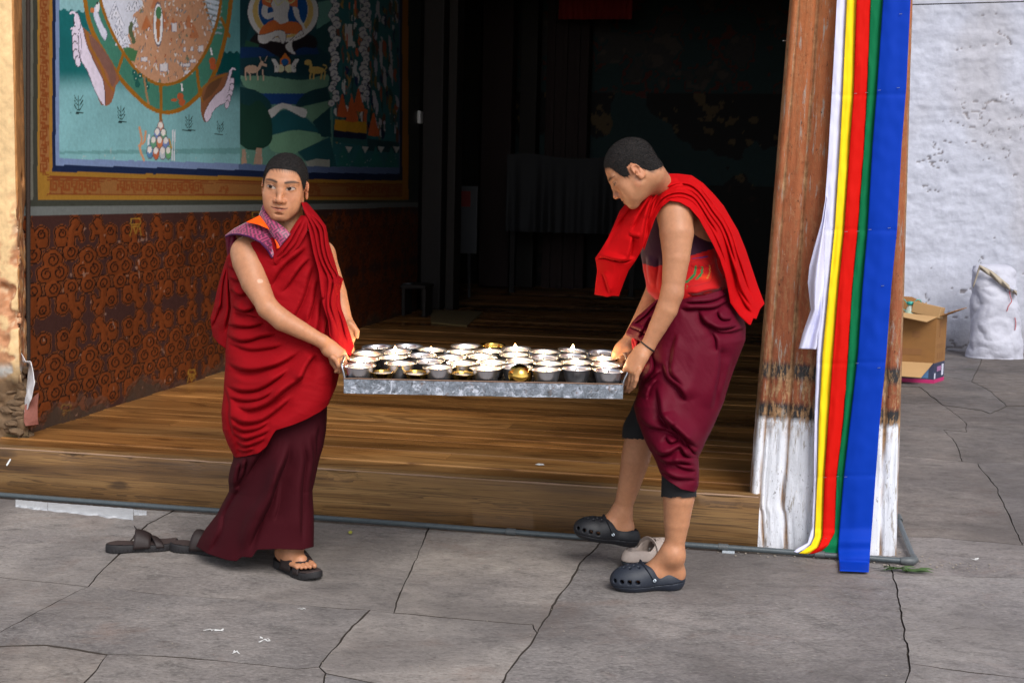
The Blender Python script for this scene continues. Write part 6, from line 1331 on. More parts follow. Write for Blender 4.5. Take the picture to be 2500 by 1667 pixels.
# neckline roll of the robe crossing the chest
NLa = Z1([(812,560),(770,620),(720,700),(665,775),(620,838)]); NLb = Z1([(870,590),(850,680),(800,770),(720,850),(640,905)])
sheet_cloth('robe_collar', DA, [NLa[0], Z1([(845,560)])[0], NLb[0]], [NLa[-1], Z1([(622,880)])[0], NLb[-1]], NLa, NLb, [-.035, -.065, -.08, -.085], [-.06, -.08, -.09, -.085], [.008, .014, .014, .01],
  [(btw(NLa, NLb, .4, .5), 6, .010), (btw(NLa, NLb, .75, .8), 6, .008)], WOOL, personA, nu=40, nv=70, seed=13, wv=(.002, 120, 4))
# back flap at his right side
sheet_cloth('back_flap', DA, Z1([(262,880),(300,840),(330,850)]), Z1([(200,1400),(240,1450),(310,1500)]), Z1([(300,840),(262,960),(225,1100),(205,1200),(183,1272),(240,1277),(248,1230),(190,1340),(183,1362),(205,1405)][:5] + [(190,1340),(200,1400)]), Z1([(330,850),(330,1000),(345,1200),(330,1400),(310,1500)]),
  [.10, .13, .16, .16], [.06, .06, .06, .08], [.02, .02, .02], [(Z1([(300,900),(265,1050),(250,1160),(240,1275)]), 5, .016), (Z1([(310,900),(305,1100),(300,1400)]), 8, .022), (Z1([(250,1160),(215,1290),(190,1360)]), 6, .014)], WOOL, personA, nu=50, nv=90, seed=15, wv=(.003, 100, 4))
VSD = cloth_mat('vest_side', L3(96, 16, 44), .2, .6)
sheet_cloth('vest_side', DA, Z1([(286,702),(320,694),(360,700)]), Z1([(302,840),(340,872),(385,905)]), Z1([(286,702),(292,770),(302,840)]), Z1([(360,700),(350,800),(385,905)]), [.03, .05], [-.0, .0], [.02, .02], [(Z1([(330,700),(325,780),(345,870)]), 5, .010)], VSD, personA, nu=24, nv=30, seed=16)
# brocade vest: shoulder panel, collar panel, orange insert, piping
def brocade():
    m, nt, b = newmat('purple_brocade'); tc = N(nt, 'ShaderNodeTexCoord'); mp = N(nt, 'ShaderNodeMapping'); mp.inputs['Scale'].default_value = (62, 62, 62); mp.inputs['Rotation'].default_value = (0, R(38), 0); nt.links.new(tc.outputs['Object'], mp.inputs[0])
    sep = N(nt, 'ShaderNodeSeparateXYZ'); nt.links.new(mp.outputs[0], sep.inputs[0])
    def fr(o, mul=1.0): a = N(nt, 'ShaderNodeMath', operation='MULTIPLY'); nt.links.new(o, a.inputs[0]); a.inputs[1].default_value = mul; f = N(nt, 'ShaderNodeMath', operation='FRACT'); nt.links.new(a.outputs[0], f.inputs[0]); g = N(nt, 'ShaderNodeMath', operation='GREATER_THAN'); nt.links.new(f.outputs[0], g.inputs[0]); g.inputs[1].default_value = .5; return g.outputs[0]
    ch = N(nt, 'ShaderNodeTexChecker'); ch.inputs['Scale'].default_value = .8; nt.links.new(mp.outputs[0], ch.inputs[0])
    c = mix(nt, ch.outputs['Fac'], mix(nt, fr(sep.outputs[0], 1.6), L3(84, 18, 52), L3(150, 48, 88)), mix(nt, fr(sep.outputs[2], 1.6), L3(84, 18, 52), L3(150, 48, 88)))
    nt.links.new(c, b.inputs['Base Color']); b.inputs['Roughness'].default_value = .45; b.inputs['Sheen Weight'].default_value = .3; bump(nt, b, c, .25, .002); return m
BRO = brocade(); ORG = cloth_mat('orange_silk', L3(244, 84, 16), .2, .45); PIP = cloth_mat('purple_piping', L3(70, 26, 66), .1, .5)
SB = Z1([(288,706),(330,690),(380,690),(450,705),(530,745),(580,800),(614,858)])
sheet_cloth('vest_shoulder', DA, Z1([(286,698),(350,650),(435,605),(522,560)]), Z1([(300,702),(330,700),(590,810),(614,858)]), [Z1([(286,698)])[0], Z1([(292,702)])[0], Z1([(300,702)])[0]], Z1([(522,560),(585,650),(632,730),(640,800),(614,858)]), [.0, -.03, -.04], [-.03, -.07, -.09, -.092], [.05, .05, .03, .01], [], BRO, personA, nu=70, nv=40, seed=17, wv=(.001, 0, 2)) if False else None
G = coons(Z1([(286,700),(350,652),(435,607),(522,560)]), SB, Z1([(286,700),(287,703),(288,706)]), Z1([(522,560),(585,650),(632,730),(636,800),(614,858)]), 60, 34)
u = np.linspace(0, 1, 60)[None]; v = np.linspace(0, 1, 34)[:, None]; dd = -.018 * (1 - u) + -.03 * u - v * (.062 * np.sin(np.clip(u * 1.25, 0, 1) * math.pi * .5) ) - .035 * np.sin(np.pi * np.clip(u * 1.1, 0, 1)) * v ** .6
vs_ = mesh('vest_shoulder', pt(G[..., 0], G[..., 1], DA + dd).reshape(-1, 3), grid_faces(60, 34), BRO, personA); solid(vs_, .004)
tube('vest_piping', [tuple(pt(G[-1, i, 0], G[-1, i, 1], DA + dd[-1, i] - .002)) for i in range(0, 60, 2)], .0035, PIP, personA, n=6)
sheet_cloth('vest_collar', DA, Z1([(520,560),(536,520),(552,474)]), Z1([(655,790),(700,738),(740,688)]), Z1([(520,560),(585,655),(636,732),(655,790)]), Z1([(552,474),(574,545),(640,606),(700,648),(740,688)]), [-.025, -.065, -.09, -.098], [-.02, -.055, -.075, -.088], [.008, .014, .012, .008], [], BRO, personA, nu=30, nv=50, seed=19, wv=(.001, 0, 2))
sheet_cloth('vest_insert', DA, Z1([(430,606),(475,584),(524,559)]), Z1([(585,652),(588,655),(592,658)]), Z1([(430,606),(510,622),(585,652)]), Z1([(524,559),(560,608),(592,658)]), [-.052, -.082, -.088], [-.036, -.066, -.088], [.004, .004, .002], [], ORG, personA, nu=20, nv=20, seed=21, wv=(0, 0, 1), th=.002)
sheet_cloth('vest_insert', DA, Z1([(628,725),(632,728),(636,732)]), Z1([(644,792),(655,788),(664,782)]), Z1([(628,725),(640,760),(644,792)]), Z1([(636,732),(652,755),(664,782)]), [-.096, -.100], [-.096, -.102], [.002, .002], [], ORG, personA, nu=8, nv=14, seed=22, wv=(0, 0, 1), th=.002)

# ---- right figure
def paintB(px, py, h):
    C = np.zeros(px.shape + (3,)); C[:] = lin((176, 4, 8)); pur = py < np.interp(px, [1560, 1600, 1745, 1800], [640, 652, 606, 596]); C[pur] = lin((54, 16, 40))
    def Ln(P, w_, c): P = np.array(Z3_(P)); m = dseg(px, py, spline(P, 14) if len(P) > 2 else P) < w_; C[m] = lin(c)
    oc = np.exp(-(((px - 1721) / 16) ** 2 + ((py - 677) / 7) ** 2))[..., None]; C[:] = C * (1 - .6 * oc) + lin((240, 70, 20)) * .6 * oc
    Ln([(888,945),(985,930)], 1.6, (90, 30, 90)); Ln([(850,975),(990,955),(1015,1095),(860,1140)], .9, (150, 8, 14))
    Ln([(908,1000),(895,1055),(842,1108)], 2.8, (14, 110, 60)); Ln([(950,1005),(945,1050),(912,1085)], 2.4, (14, 110, 60)); Ln([(1000,990),(1002,1040),(985,1082)], 1.1, (190, 130, 60)); Ln([(850,1120),(846,1150)], .9, (90, 110, 60))
    for P in ([(880,985),(875,1020)], [(925,985),(945,1010)], [(960,975),(985,1000)]): Ln(P, 1.0, (150, 10, 16))
    return C
VESTB = attrmat('red_vest', .75, .06, 14, .1, .001, spec=.25, sheen=.3)
tube_cloth('vest', DBp, [(1596,470),(1640,460),(1690,470)], [(1606,735),(1650,748),(1720,735),(1786,716)], [(1596,470),(1584,520),(1572,570),(1566,616),(1571,660),(1582,710),(1606,735)], [(1690,470),(1735,540),(1762,620),(1776,680),(1786,716)],
  [.08, .08, .08, .085], [.09, .125, .125, .12], [.12, .14, .14, .13], [(Z3_([(560,900),(570,1000),(600,1150)]), 9, .012), (Z3_([(850,1180),(960,1190),(1110,1140)]), 8, .012), (Z3_([(1040,900),(1060,1000),(1110,1090)]), 9, .012), (Z3_([(840,1240),(960,1170),(1100,1150)]), 8, .008), (Z3_([(640,900),(650,1050),(640,1200)]), 9, .008), (Z3_([(860,1000),(930,1010),(1040,960)]), 9, .004)],
  VESTB, personB, nu=120, nv=150, seed=31, wv=(.004, 70, 3), paint=paintB)
tube_cloth('skirt', DBp, [(1592,745),(1640,735),(1720,722),(1788,700)], Zq([(550,838),(600,882),(660,922),(740,940)]),
  [(1592,745),(1580,800),(1572,850),(1568,890),(1562,941),(1549,992),(1556,1025),(1568,1056),(1585,1095),(1602,1129),(1615,1158)], [(1788,700),(1806,750),(1819,798),(1818,830),(1803,868),(1786,920),(1767,979),(1740,1040),(1722,1075),(1711,1100),(1703,1116),(1705,1150),(1703,1185),(1697,1201)],
  [.09, .09, .08, .05, .0, -.035], [.15, .18, .185, .175, .145, .10], [.14, .17, .17, .15, .10, .07],
  [(Zq([(560,180),(590,300),(660,360),(700,440)]), 12, .022), (Zq([(640,20),(610,140),(610,260),(690,345)]), 11, .014), (Zq([(530,330),(535,420),(545,500),(620,580),(700,650),(775,705)]), 11, .026), (Zq([(400,460),(470,560),(590,600),(690,660),(760,715)]), 11, .020), (Zq([(545,490),(575,560),(600,590)]), 8, .020),
   (Zq([(470,640),(540,716),(600,712),(650,690),(700,740),(755,760)]), 10, .026), (Zq([(490,700),(570,760),(660,770),(755,800)]), 10, .022), (Zq([(600,760),(680,810),(755,830)]), 9, .020), (Zq([(540,800),(620,860),(750,880)]), 9, .016), (Zq([(660,650),(720,700),(760,740)]), 8, .014), (Zq([(560,620),(600,660),(650,640)]), 8, .014),
   (Zq([(880,60),(885,200),(850,380),(820,480)]), 13, .014), (Zq([(960,140),(930,280),(880,430)]), 12, .012), (Zq([(740,60),(740,250),(700,420)]), 18, .010, 'r'), (Zq([(480,120),(500,240),(440,340),(400,420)]), 10, .022), (Zq([(450,330),(520,280),(560,240)]), 9, .018), (Zq([(470,420),(500,350),(540,300)]), 8, .016),
   (Z3_([(800,1300),(900,1300),(1040,1280),(1150,1220)]), 8, .018), (Z3_([(830,1260),(1000,1240),(1140,1180)]), 8, .012), (Z3_([(930,1290),(960,1370),(1060,1420),(1200,1420)]), 9, .024), (Z3_([(990,1380),(1060,1440),(1180,1450),(1245,1430)]), 8, .018), (Z3_([(1040,1300),(1080,1360),(1160,1370)]), 8, .016), (Z3_([(1000,1420),(1050,1500),(1060,1600)]), 9, .016)],
  WINE, personB, nu=170, nv=300, seed=33, wv=(.004, 60, 4))
# gathered cloth bunched at his front, and its hanging tail
sheet_cloth('gathered_cloth', DBp, Z3_([(560,1300),(640,1228),(700,1260)]), Z3_([(430,1478),(510,1512),(600,1568),(640,1568)]), Z3_([(560,1300),(500,1350),(460,1398),(425,1460),(430,1478)]), Z3_([(700,1260),(700,1360),(680,1470),(640,1568)]), [.02, -.0, .02], [-.06, -.06, -.06], [.05, .05, .03],
  [(Z3_([(640,1240),(560,1340),(480,1400)]), 6, .014), (Z3_([(450,1410),(520,1440),(600,1490)]), 5, .020, 'l'), (Z3_([(600,1330),(560,1420),(520,1500)]), 6, .014), (Z3_([(660,1300),(640,1400),(600,1500)]), 6, .014)], WINE, personB, nu=60, nv=60, seed=41, wv=(.004, 120, 3))
DKR = cloth_mat('dark_red_cotton', L3(150, 14, 34), .3, .7, .1, 12)
Z7q = lambda P: [(1460 + x / 9.8, 800 + y / 9.8) for x, y in P]
sheet_cloth('hanging_tail', DBp, Z7q([(830,200),(1000,150),(1300,100)]), Z7q([(870,590),(1000,900),(1150,1300)]), Z7q([(830,200),(806,330),(822,470),(870,590)]), Z7q([(1300,100),(1400,500),(1300,900),(1150,1300)]), [.03, .04, .05], [-.03, -.02, .0], [.03, .03, .03],
  [(Z7q([(880,230),(890,400),(930,560)]), 3.5, .014), (Z7q([(1000,260),(940,400),(960,560)]), 4, .012), (Z7q([(1100,300),(1060,600),(1080,900)]), 5, .016), (Z7q([(1250,300),(1200,700),(1150,1000)]), 6, .014)], DKR, personB, nu=50, nv=60, seed=43, wv=(.003, 80, 3))
# shawl: front panel
FL = [(1626,424),(1590,447),(1560,466),(1531,494),(1513,517),(1500,548),(1485,581),(1468,610),(1454,630),(1457,645),(1459,661),(1455,690),(1452,719)]; FR = [(1668,452),(1640,480),(1615,508),(1600,530),(1590,552),(1578,585),(1562,618),(1550,638),(1534,660),(1522,690),(1510,723)]
sheet_cloth('shawl_front', DBp, [(1626,424),(1650,434),(1668,452)], [(1452,719),(1470,722),(1482,725),(1495,722),(1510,723)], FL, FR, [.0, -.02, -.04, -.06, -.05], [-.05, -.11, -.12, -.10, -.07], [.01, .03, .04, .04, .03],
  [(Z3_([(700,400),(600,545),(560,660),(535,790),(520,890)]), 9, .024), (Z3_([(660,430),(560,560),(480,700),(440,780)]), 9, .012), (Z3_([(600,450),(480,560),(400,650),(330,780)]), 11, .008), (Z3_([(205,935),(260,931),(330,950),(400,962),(470,935)]), 6, .024, 'l'), (Z3_([(425,785),(470,800),(515,806)]), 4, .012, 'l'), (Z3_([(460,790),(452,880),(440,940)]), 7, .014), (Z3_([(255,1040),(280,1120),(300,1205)]), 6, .010), (Z3_([(400,640),(330,760),(270,880)]), 16, .008), (Z3_([(640,520),(610,620),(580,700)]), 8, .014)],
  SCAR, personB, nu=80, nv=170, seed=51, wv=(.004, 120, 3))
SI = [(1572,612),(1584,575),(1598,535),(1612,508),(1634,490),(1660,494),(1684,508),(1706,534),(1741,598),(1757,632),(1769,668),(1777,705),(1783,739),(1805,770),(1826,790)]; SO = [(1560,500),(1590,458),(1626,425),(1655,425),(1688,429),(1716,448),(1745,478),(1766,503),(1801,563),(1820,610),(1836,658),(1850,700),(1866,742)]
sheet_cloth('shawl_back', DBp, [(1572,612),(1566,560),(1560,500)], [(1826,790),(1832,794),(1839,777),(1846,779),(1855,755),(1866,742)], SI, SO, [-.09, -.125, -.142, -.14, -.13, -.11, -.08, -.06, -.04, -.02], [-.05, -.0, .05, .08, .10, .12, .12, .12, .10, .08], [.02, .035, .045, .045, .04, .04, .04, .04, .03, .02],
  [(btw(SI, SO, .12, .16, .12, .75), 6, .012), (btw(SI, SO, .30, .22, .10, .62), 7, .022), (btw(SI, SO, .45, .4, .2, .95), 8, .018), (btw(SI, SO, .62, .55, .12, .8), 8, .024), (btw(SI, SO, .78, .7, .25, 1), 8, .014), (btw(SI, SO, .9, .85, .3, .7), 7, .008), (btw(SI, SO, .2, .5, .55, 1), 8, .014), (btw(SI, SO, .55, .75, .0, .3), 8, .020), (btw(SI, SO, .3, .35, .78, 1), 8, .016)],
  SCAR, personB, nu=110, nv=240, seed=53, wv=(.005, 50, 4), th=.003)
sheet_cloth('collar', DBp, Z3_([(676,356),(700,343),(722,350)]), Z3_([(690,400),(715,395),(745,390)]), Z3_([(676,356),(690,400)]), Z3_([(722,350),(745,390)]), [-.0, .0], [.05, .05], [.02, .02], [], cloth_mat('purple_collar', L3(74, 22, 50), .2, .7), personB, nu=16, nv=12, seed=55, wv=(0, 0, 1))
# ================================================================== SHOES
def to_world(V, O, fwd, upv=(0, 0, 1)):
    f = nrm(fwd); u = np.asarray(upv, float); u = nrm(u - f * (u @ f)); s_ = np.cross(u, f); return np.asarray(O) + V[:, :1] * f + V[:, 1:2] * s_ + V[:, 2:3] * u
def rubber(name, c, rough=.55): return simple(name, c, rough, var=.12, sc=50, bs=.15, spec=.4)
_clog = {}
def clog_parts(L):
    if L in _clog: return _clog[L]
    k = L / .27; g = .0028
    fd = Field(np.arange(-.15, .16, g), np.arange(-.065, .065, g), np.arange(-.01, .13, g)); F0 = fd.F
    fd.ell((.060, .002, .034), (.078, .054, .046), None, 0); fd.ell((-.085, 0, .034), (.054, .041, .05), None, .03); fd.cone((-.07, 0, .034), (.05, 0, .034), .040, .046, .02)
    fd.ell((.045, 0, .046), (.082, .046, .046), None, .02); fd.ell((.005, 0, .058), (.045, .043, .040), None, .02)
    Z = np.arange(-.01, .13, g)[None, None, :]; X = np.arange(-.15, .16, g)[:, None, None]
    fd.ell((.045, 0, .050), (.070, .040, .033), None, .004, 'd'); fd.ell((-.055, 0, .097), (.072, .033, .056), None, .006, 'd'); fd.ell((-.01, 0, .062), (.05, .033, .036), None, .01, 'd')
    sole_z = .020 + .010 * np.clip((-X - .0) / .1, 0, 1)
    for (x, y, r) in [(.072, .0, .0045), (.055, .014, .0045), (.055, -.014, .0045), (.072, .024, .0045), (.072, -.024, .0045), (.09, .012, .0045), (.09, -.012, .0045), (.038, 0, .0045), (.04, .026, .0045), (.04, -.026, .0045), (.10, 0, .0045), (.022, .014, .0045), (.022, -.014, .0045)]:
        fd.cone((x, y, .05), (x, y, .12), r, r, 0, 'd')
    for sg in (-1, 1):
        for (x, y, r) in ((.125, .022, .007), (.103, .040, .0075), (.076, .049, .008), (.046, .050, .008)): fd.cone((x - .01, sg * y * .6, .040), (x + .012, sg * (y + .02), .040), r, r, 0, 'd')
    full = np.maximum(fd.F, -Z + 0 * X)
    up_, so_ = full.copy(), full.copy(); out = []
    for part, A in (('upper', np.maximum(up_, sole_z - Z)), ('sole', np.maximum(so_, Z - sole_z + .0005))):
        f2 = Field(fd.g[0], fd.g[1], fd.g[2]); f2.F = A.astype(np.float32); P, Fc = f2.surface(); out.append((part, smooth_mesh(P, Fc, 1, .4) * k, Fc))
    _clog[L] = out; return out
def clog(O, fwd, up_m, sole_m, strap_m, parent, L=.27, upv=(0, 0, 1), button=True, strap_dir=1, badge_side=1):
    for part, P, Fc in clog_parts(L): mesh(part, to_world(P, O, fwd, upv), Fc, up_m if part == 'upper' else sole_m, parent)
    k = L / .27; pts = []
    a = np.linspace(0, math.pi, 22); 
    for t in a: pts.append((-.012 + strap_dir * .040 * math.sin(t), .050 * math.cos(t), .046 + .054 * math.sin(t)))
    P = np.array(pts) * k; T = np.gradient(P, axis=0); V = []
    for p, t in zip(P, nrm_rows(T)):
        n = nrm(np.array([.2, p[1], p[2] - .03])); b_ = np.cross(t, n); 
        for s_, h in ((-.007, 0), (-.007, .004), (.007, .004), (.007, 0)): V.append(p + b_ * s_ + n * h)
    Vw = to_world(np.array(V), O, fwd, upv); mesh('heel_strap', Vw, grid_faces(4, 22, True).tolist() + [[0, 1, 2, 3], [87, 86, 85, 84]], strap_m, parent, autosm=40)
    for s in (-1, 1):
        V, Fb = lathe([(0, 0), (.006, 0), (.0065, .002), (.005, .0035), (0, .0038)], 14); V = np.stack([V[:, 0], s * V[:, 2], V[:, 1]], -1) + [-.012, s * .0515, .046]; mesh('rivet', to_world(V * k, O, fwd, upv), Fb, BADGE, parent)
        if s == badge_side: V = np.array([(-.003, .0043, -.002), (.0, .0043, -.0035), (.002, .0043, .0), (.003, .0043, .003), (-.001, .0043, .0025)]); V[:, 1] *= s; mesh('rivet_mark', to_world((V + [-.012, s * .0515, .046]) * k, O, fwd, upv), [(0, 1, 2, 3, 4)], NAVYR, parent, smooth=False)
BADGE = simple('rivet_white', L3(196, 208, 218), .4); NAVYR = rubber('navy_rubber', L3(34, 39, 50)); BLACKR = rubber('black_rubber_clog', L3(22, 23, 28)); BEIGE = rubber('beige_rubber', L3(176, 160, 150)); CHARR = rubber('charcoal_rubber', L3(44, 48, 54))
O = (onZ(1672, 1440) + onZ(1486, 1440)) / 2 + [0, .018, 0]; clog(O, onZ(1486, 1442) - onZ(1672, 1438), NAVYR, NAVYR, NAVYR, personB, L=.275, strap_dir=1, badge_side=1)
t0, h0 = pt(1416, 1288, DBp + .23), pt(1538, 1310, DBp + .26); f = nrm(t0 - h0); O = (t0 + h0) / 2 + [0, 0, -.035]; clog(O, f, BLACKR, BLACKR, BLACKR, personB, L=.26, upv=(.1, 0, 1))
h1, t1 = onZ(1519, 1392), onZ(1650, 1362); bc = empty('clog', tuple(h1), 'empty beige clog with a dark sole lying behind the planted foot', 'shoe')
clog((h1 + t1) / 2 + [.0, .0, .002], t1 - h1, BEIGE, CHARR, BEIGE, bc, L=.275, strap_dir=.1, button=False)
BRN = rubber('brown_strap', L3(38, 28, 27), .6); SOLEM = rubber('black_sole', L3(32, 30, 32), .7); INS = rubber('brown_insole', L3(62, 50, 48), .75)
_sand = {}
def sandal_sole():
    if 's' in _sand: return _sand['s']
    g = .003; xs, ys, zs = np.arange(-.15, .16, g), np.arange(-.06, .06, g), np.arange(-.02, .06, g); fd = Field(xs, ys, zs)
    fd.ell((.060, .002, .01), (.080, .050, .09), None, 0); fd.ell((-.088, 0, .01), (.050, .037, .09), None, .02); fd.cone((-.08, 0, .01), (.04, 0, .01), .034, .040, .02)
    X = xs[:, None, None]; Z = zs[None, None, :]; top = .026 + .006 * np.clip(-X / .1, 0, 1) + .012 * np.clip((X - .09) / .05, 0, 1) ** 2; bot = .0 + .010 * np.clip((X - .08) / .05, 0, 1) ** 2
    grv = .0015 * (np.sin(X * 420) > 0) * (Z < .010); A = np.maximum(np.maximum(fd.F + grv, Z - top), bot - Z); fd.F = A.astype(np.float32); P, F = fd.surface(); _sand['s'] = (smooth_mesh(P, F, 1, .3), F); return _sand['s']
def sandal(O, fwd, parent, upv=(0, 0, 1), straps=True, flip=1, h=.052):
    P, F = sandal_sole(); mesh('sole', to_world(P, O, fwd, upv), F, SOLEM, parent)
    m = (P[:, 2] > .0245 + .006 * np.clip(-P[:, 0] / .1, 0, 1)) ; f = F[m[F].all(1)]; u = np.unique(f); mp = np.full(len(P), -1); mp[u] = np.arange(len(u)); mesh('insole', to_world(P[u] * [.96, .93, 1] + [0, 0, .0025], O, fwd, upv), mp[f], INS, parent)
    if not straps: return
    def band(xa, xb, wa, wb, hh, name='strap'):
        V = []; n = 26
        for i in range(n):
            t = i / (n - 1); a = math.pi * t; x = xa * (1 - t) + xb * t; wd = wa * (1 - t) + wb * t; y = -.050 * math.cos(a) * (1.0 if abs(math.cos(a)) < .98 else 1); z = .016 + hh * math.sin(a) ** .8
            for j in range(7): s_ = j / 6 - .5; V.append((x + wd * s_, y * (1 - .08 * s_), z + .006 * (1 - (2 * s_) ** 2) * math.sin(a) - .42 * wd * s_ * math.sin(a)))
        o = mesh(name, to_world(np.array(V), O, fwd, upv), grid_faces(7, n), BRN, parent); solid(o, .003); return o
    band(-.004, .014, .064, .054, h + .010, 'instep_strap'); band(.066, .036, .030, .040, h - .016, 'toe_strap')
hA, tA = onZ(680, 1381), onZ(766, 1417); Om = (hA + tA) / 2 + [0.0, .01, 0]; sandal(Om, tA - hA, personA, h=.062)
_m = bpy.data.materials['brown_strap']
O2 = pt(640, 1330, DA + .40); O2[2] = .03; sandal(O2, CR + FH * .2, personA, (0, 0, 1), h=.05)
for (hx, hy, tx, ty, lb, hh) in ((268, 1346, 425, 1336, 'dark brown strap sandal lying alone on the paving, the outer of the left pair', .044), (432, 1342, 560, 1352, 'dark sandal half hidden behind the hem of the maroon skirt', .05)):
    h_, t_ = onZ(hx, hy), onZ(tx, ty); e = empty('sandal', tuple(h_), lb, 'shoe', 'loose sandals on the paving'); f_ = nrm(t_ - h_); sandal((h_ + t_) / 2, f_, e, h=hh)
    if hx < 300: tube('pull_tab', [tuple((h_ + t_) / 2 + f_ * -.015 + np.array([0, 0, .075])), tuple((h_ + t_) / 2 + f_ * -.03 + np.array([0, 0, .098]))], [.004, .0015], BRN, e, n=6)

# ================================================================== TRAY OF BUTTER LAMPS
TD = 4.44
TL, TR = pt(840, 924, TD), pt(1521, 938, TD + .005); ex = nrm(TR - TL); tw = float(np.linalg.norm(TR - TL))
ey = FH - ex * (FH @ ex); ey = nrm(nrm(ey) + np.array([0, 0, math.tan(R(4.0))])); ez = nrm(np.cross(ex, ey))
def tl(x, y, z): return TL + ex * x + ey * y + ez * z
TDEP = .56
def galv():
    m, nt, b = newmat('galvanised_steel'); v = texco(nt); n = noise(nt, v, 42, 8, .75, .5); n2 = noise(nt, v, 120, 6, .75); n3 = noise(nt, v, 26, 6, .7, 1.0)
    c = ramp(nt, n, [(.35, L3(92, 98, 106)), (.52, L3(132, 138, 148)), (.66, L3(176, 182, 196))]); c = mix(nt, ramp(nt, n2, [(.36, .9), (.46, 0.0)]), c, L3(58, 46, 40)); c = mix(nt, ramp(nt, n3, [(.55, 0.0), (.61, .85)]), c, L3(206, 210, 222))
    c = mix(nt, ramp(nt, noise(nt, v, 34, 4, .8, .6), [(.60, 0.0), (.68, .7)]), c, L3(112, 80, 56)); nt.links.new(c, b.inputs['Base Color']); b.inputs['Metallic'].default_value = .35; b.inputs['Roughness'].default_value = .5; bump(nt, b, n2, .5, .003); return m
GALV = galv(); INNER = simple('sooty_steel', L3(52, 48, 46), .5, metal=.5, var=.4, sc=30, bs=.3); RUST = simple('rusty_edge', L3(122, 92, 72), .7, var=.5, sc=50, bs=.4); WIRE = simple('handle_steel', L3(170, 172, 178), .3, metal=.9, var=.1)
tray = empty('metal_tray', tuple(tl(tw / 2, .28, 0)), 'long galvanised metal tray with wax drips, carried between the two figures', 'tray')
def tbox(name, x0, x1, y0, y1, z0, z1, mat, parent, nx=1, amp=0.0):
    V = []; xs = np.linspace(x0, x1, nx + 1)
    for x in xs:
        w1 = amp * (mnoise.noise((x * 9, 1, 2)) + .5 * mnoise.noise((x * 40, 1, 2)))
        for (y, z) in ((y0, z0 + w1), (y1, z0 + w1), (y1, z1), (y0 + amp * .5, z1 + w1 * .7)): V.append(tl(x, y + w1 * .6, z))
    n = nx + 1; F = grid_faces(4, n, True).tolist() + [[0, 1, 2, 3], [4*n-1, 4*n-2, 4*n-3, 4*n-4]]; return mesh(name, V, F, mat, parent, smooth=False)
tbox('front_wall', 0, tw, -.0015, .0015, -.052, 0, GALV, tray, 160, .0012); tbox('back_wall', 0, tw, TDEP, TDEP + .003, -.052, 0, GALV, tray); tbox('end_wall', -.0015, .0015, .002, TDEP, -.052, 0, GALV, tray); tbox('end_wall', tw - .0015, tw + .0015, .002, TDEP, -.052, 0, GALV, tray)
tbox('tray_floor', .002, tw - .002, .002, TDEP - .001, -.018, -.0155, INNER, tray); tbox('underside', .002, tw - .002, .002, TDEP - .001, -.051, -.049, INNER, tray)
tube('rolled_rim', [tuple(tl(x, -.001, .0005 + .0012 * mnoise.noise((x * 11, 4, 4)))) for x in np.linspace(0, tw, 80)], .0024, RUST, tray, n=6)
for sgn, x0, xs_ in ((-1, .0, -.012), (1, tw, .020)):
    a_, b_ = .03, .36
    tube('handle', spline([tuple(tl(x0, a_, -.035)), tuple(tl(x0 + xs_ * .2, a_, .0)), tuple(tl(x0 + xs_ * 1.0, a_ + .008, .040)), tuple(tl(x0 + xs_ * 1.1, a_ + .05, .050)), tuple(tl(x0 + xs_ * 1.1, b_ - .05, .050)), tuple(tl(x0 + xs_, b_ - .008, .040)), tuple(tl(x0 + xs_ * .2, b_, .0)), tuple(tl(x0, b_, -.035))], 60), .0042, WIRE, tray, n=8)
STEEL = simple('polished_steel', L3(220, 220, 226), .34, metal=1.0, var=.06, sc=12); BRASS = simple('polished_brass', L3(214, 170, 84), .18, metal=1.0, var=.10, sc=14)
WAX, nt, b = newmat('melted_butter'); b.inputs['Base Color'].default_value = (*L3(224, 208, 196), 1); b.inputs['Roughness'].default_value = .18; b.inputs['Subsurface Weight'].default_value = .25; b.inputs['Subsurface Radius'].default_value = (1, .7, .45); b.inputs['Subsurface Scale'].default_value = .02
WICK = simple('charred_wick', L3(34, 24, 18), .9)
FLM = bpy.data.materials.new('flame'); FLM.use_nodes = True; nt = FLM.node_tree; nt.nodes.clear(); em = N(nt, 'ShaderNodeEmission'); em.inputs['Strength'].default_value = 14; out_ = N(nt, 'ShaderNodeOutputMaterial'); tc = N(nt, 'ShaderNodeTexCoord'); sp = N(nt, 'ShaderNodeSeparateXYZ'); nt.links.new(tc.outputs['Generated'], sp.inputs[0])
cr = ramp(nt, sp.outputs[2], [(0, (1, .55, .2)), (.25, (1, .82, .5)), (.7, (1, .72, .3)), (1, (1, .38, .06))]); nt.links.new(cr, em.inputs['Color']); nt.links.new(em.outputs[0], out_.inputs[0])
def bowl_mesh(r, h, lip=.0075, n=36):
    prof = [(.0, 0), (r * .56, 0), (r * .60, .0015), (r * .74, h * .45), (r * .80, h * .9), (r * .84, h * .985), (r * .99, h), (r, h + .0012), (r * .985, h + .0022), (r * .85, h + .0008), (r * .815, h * .94), (r * .78, h * .90), (0, h * .90)]
    return lathe(prof, n)
def lathe_me(name, prof, n, mat):
    V, F = lathe(prof, n); me = bpy.data.meshes.new(name); me.from_pydata(V.tolist(), [], F.tolist()); me.polygons.foreach_set('use_smooth', np.ones(len(me.polygons), bool)); me.materials.append(mat); me.update(); return me
r, h = .0575, .052
BOWLP = [(.0, 0), (r * .60, 0), (r * .64, .0015), (r * .76, h * .45), (r * .83, h * .9), (r * .86, h * .98), (r * .985, h), (r, h + .001), (r * .985, h + .002), (r * .86, h * 1.0), (r * .815, h * .93), (r * .75, h * .5), (r * .62, .004), (0, .004)]
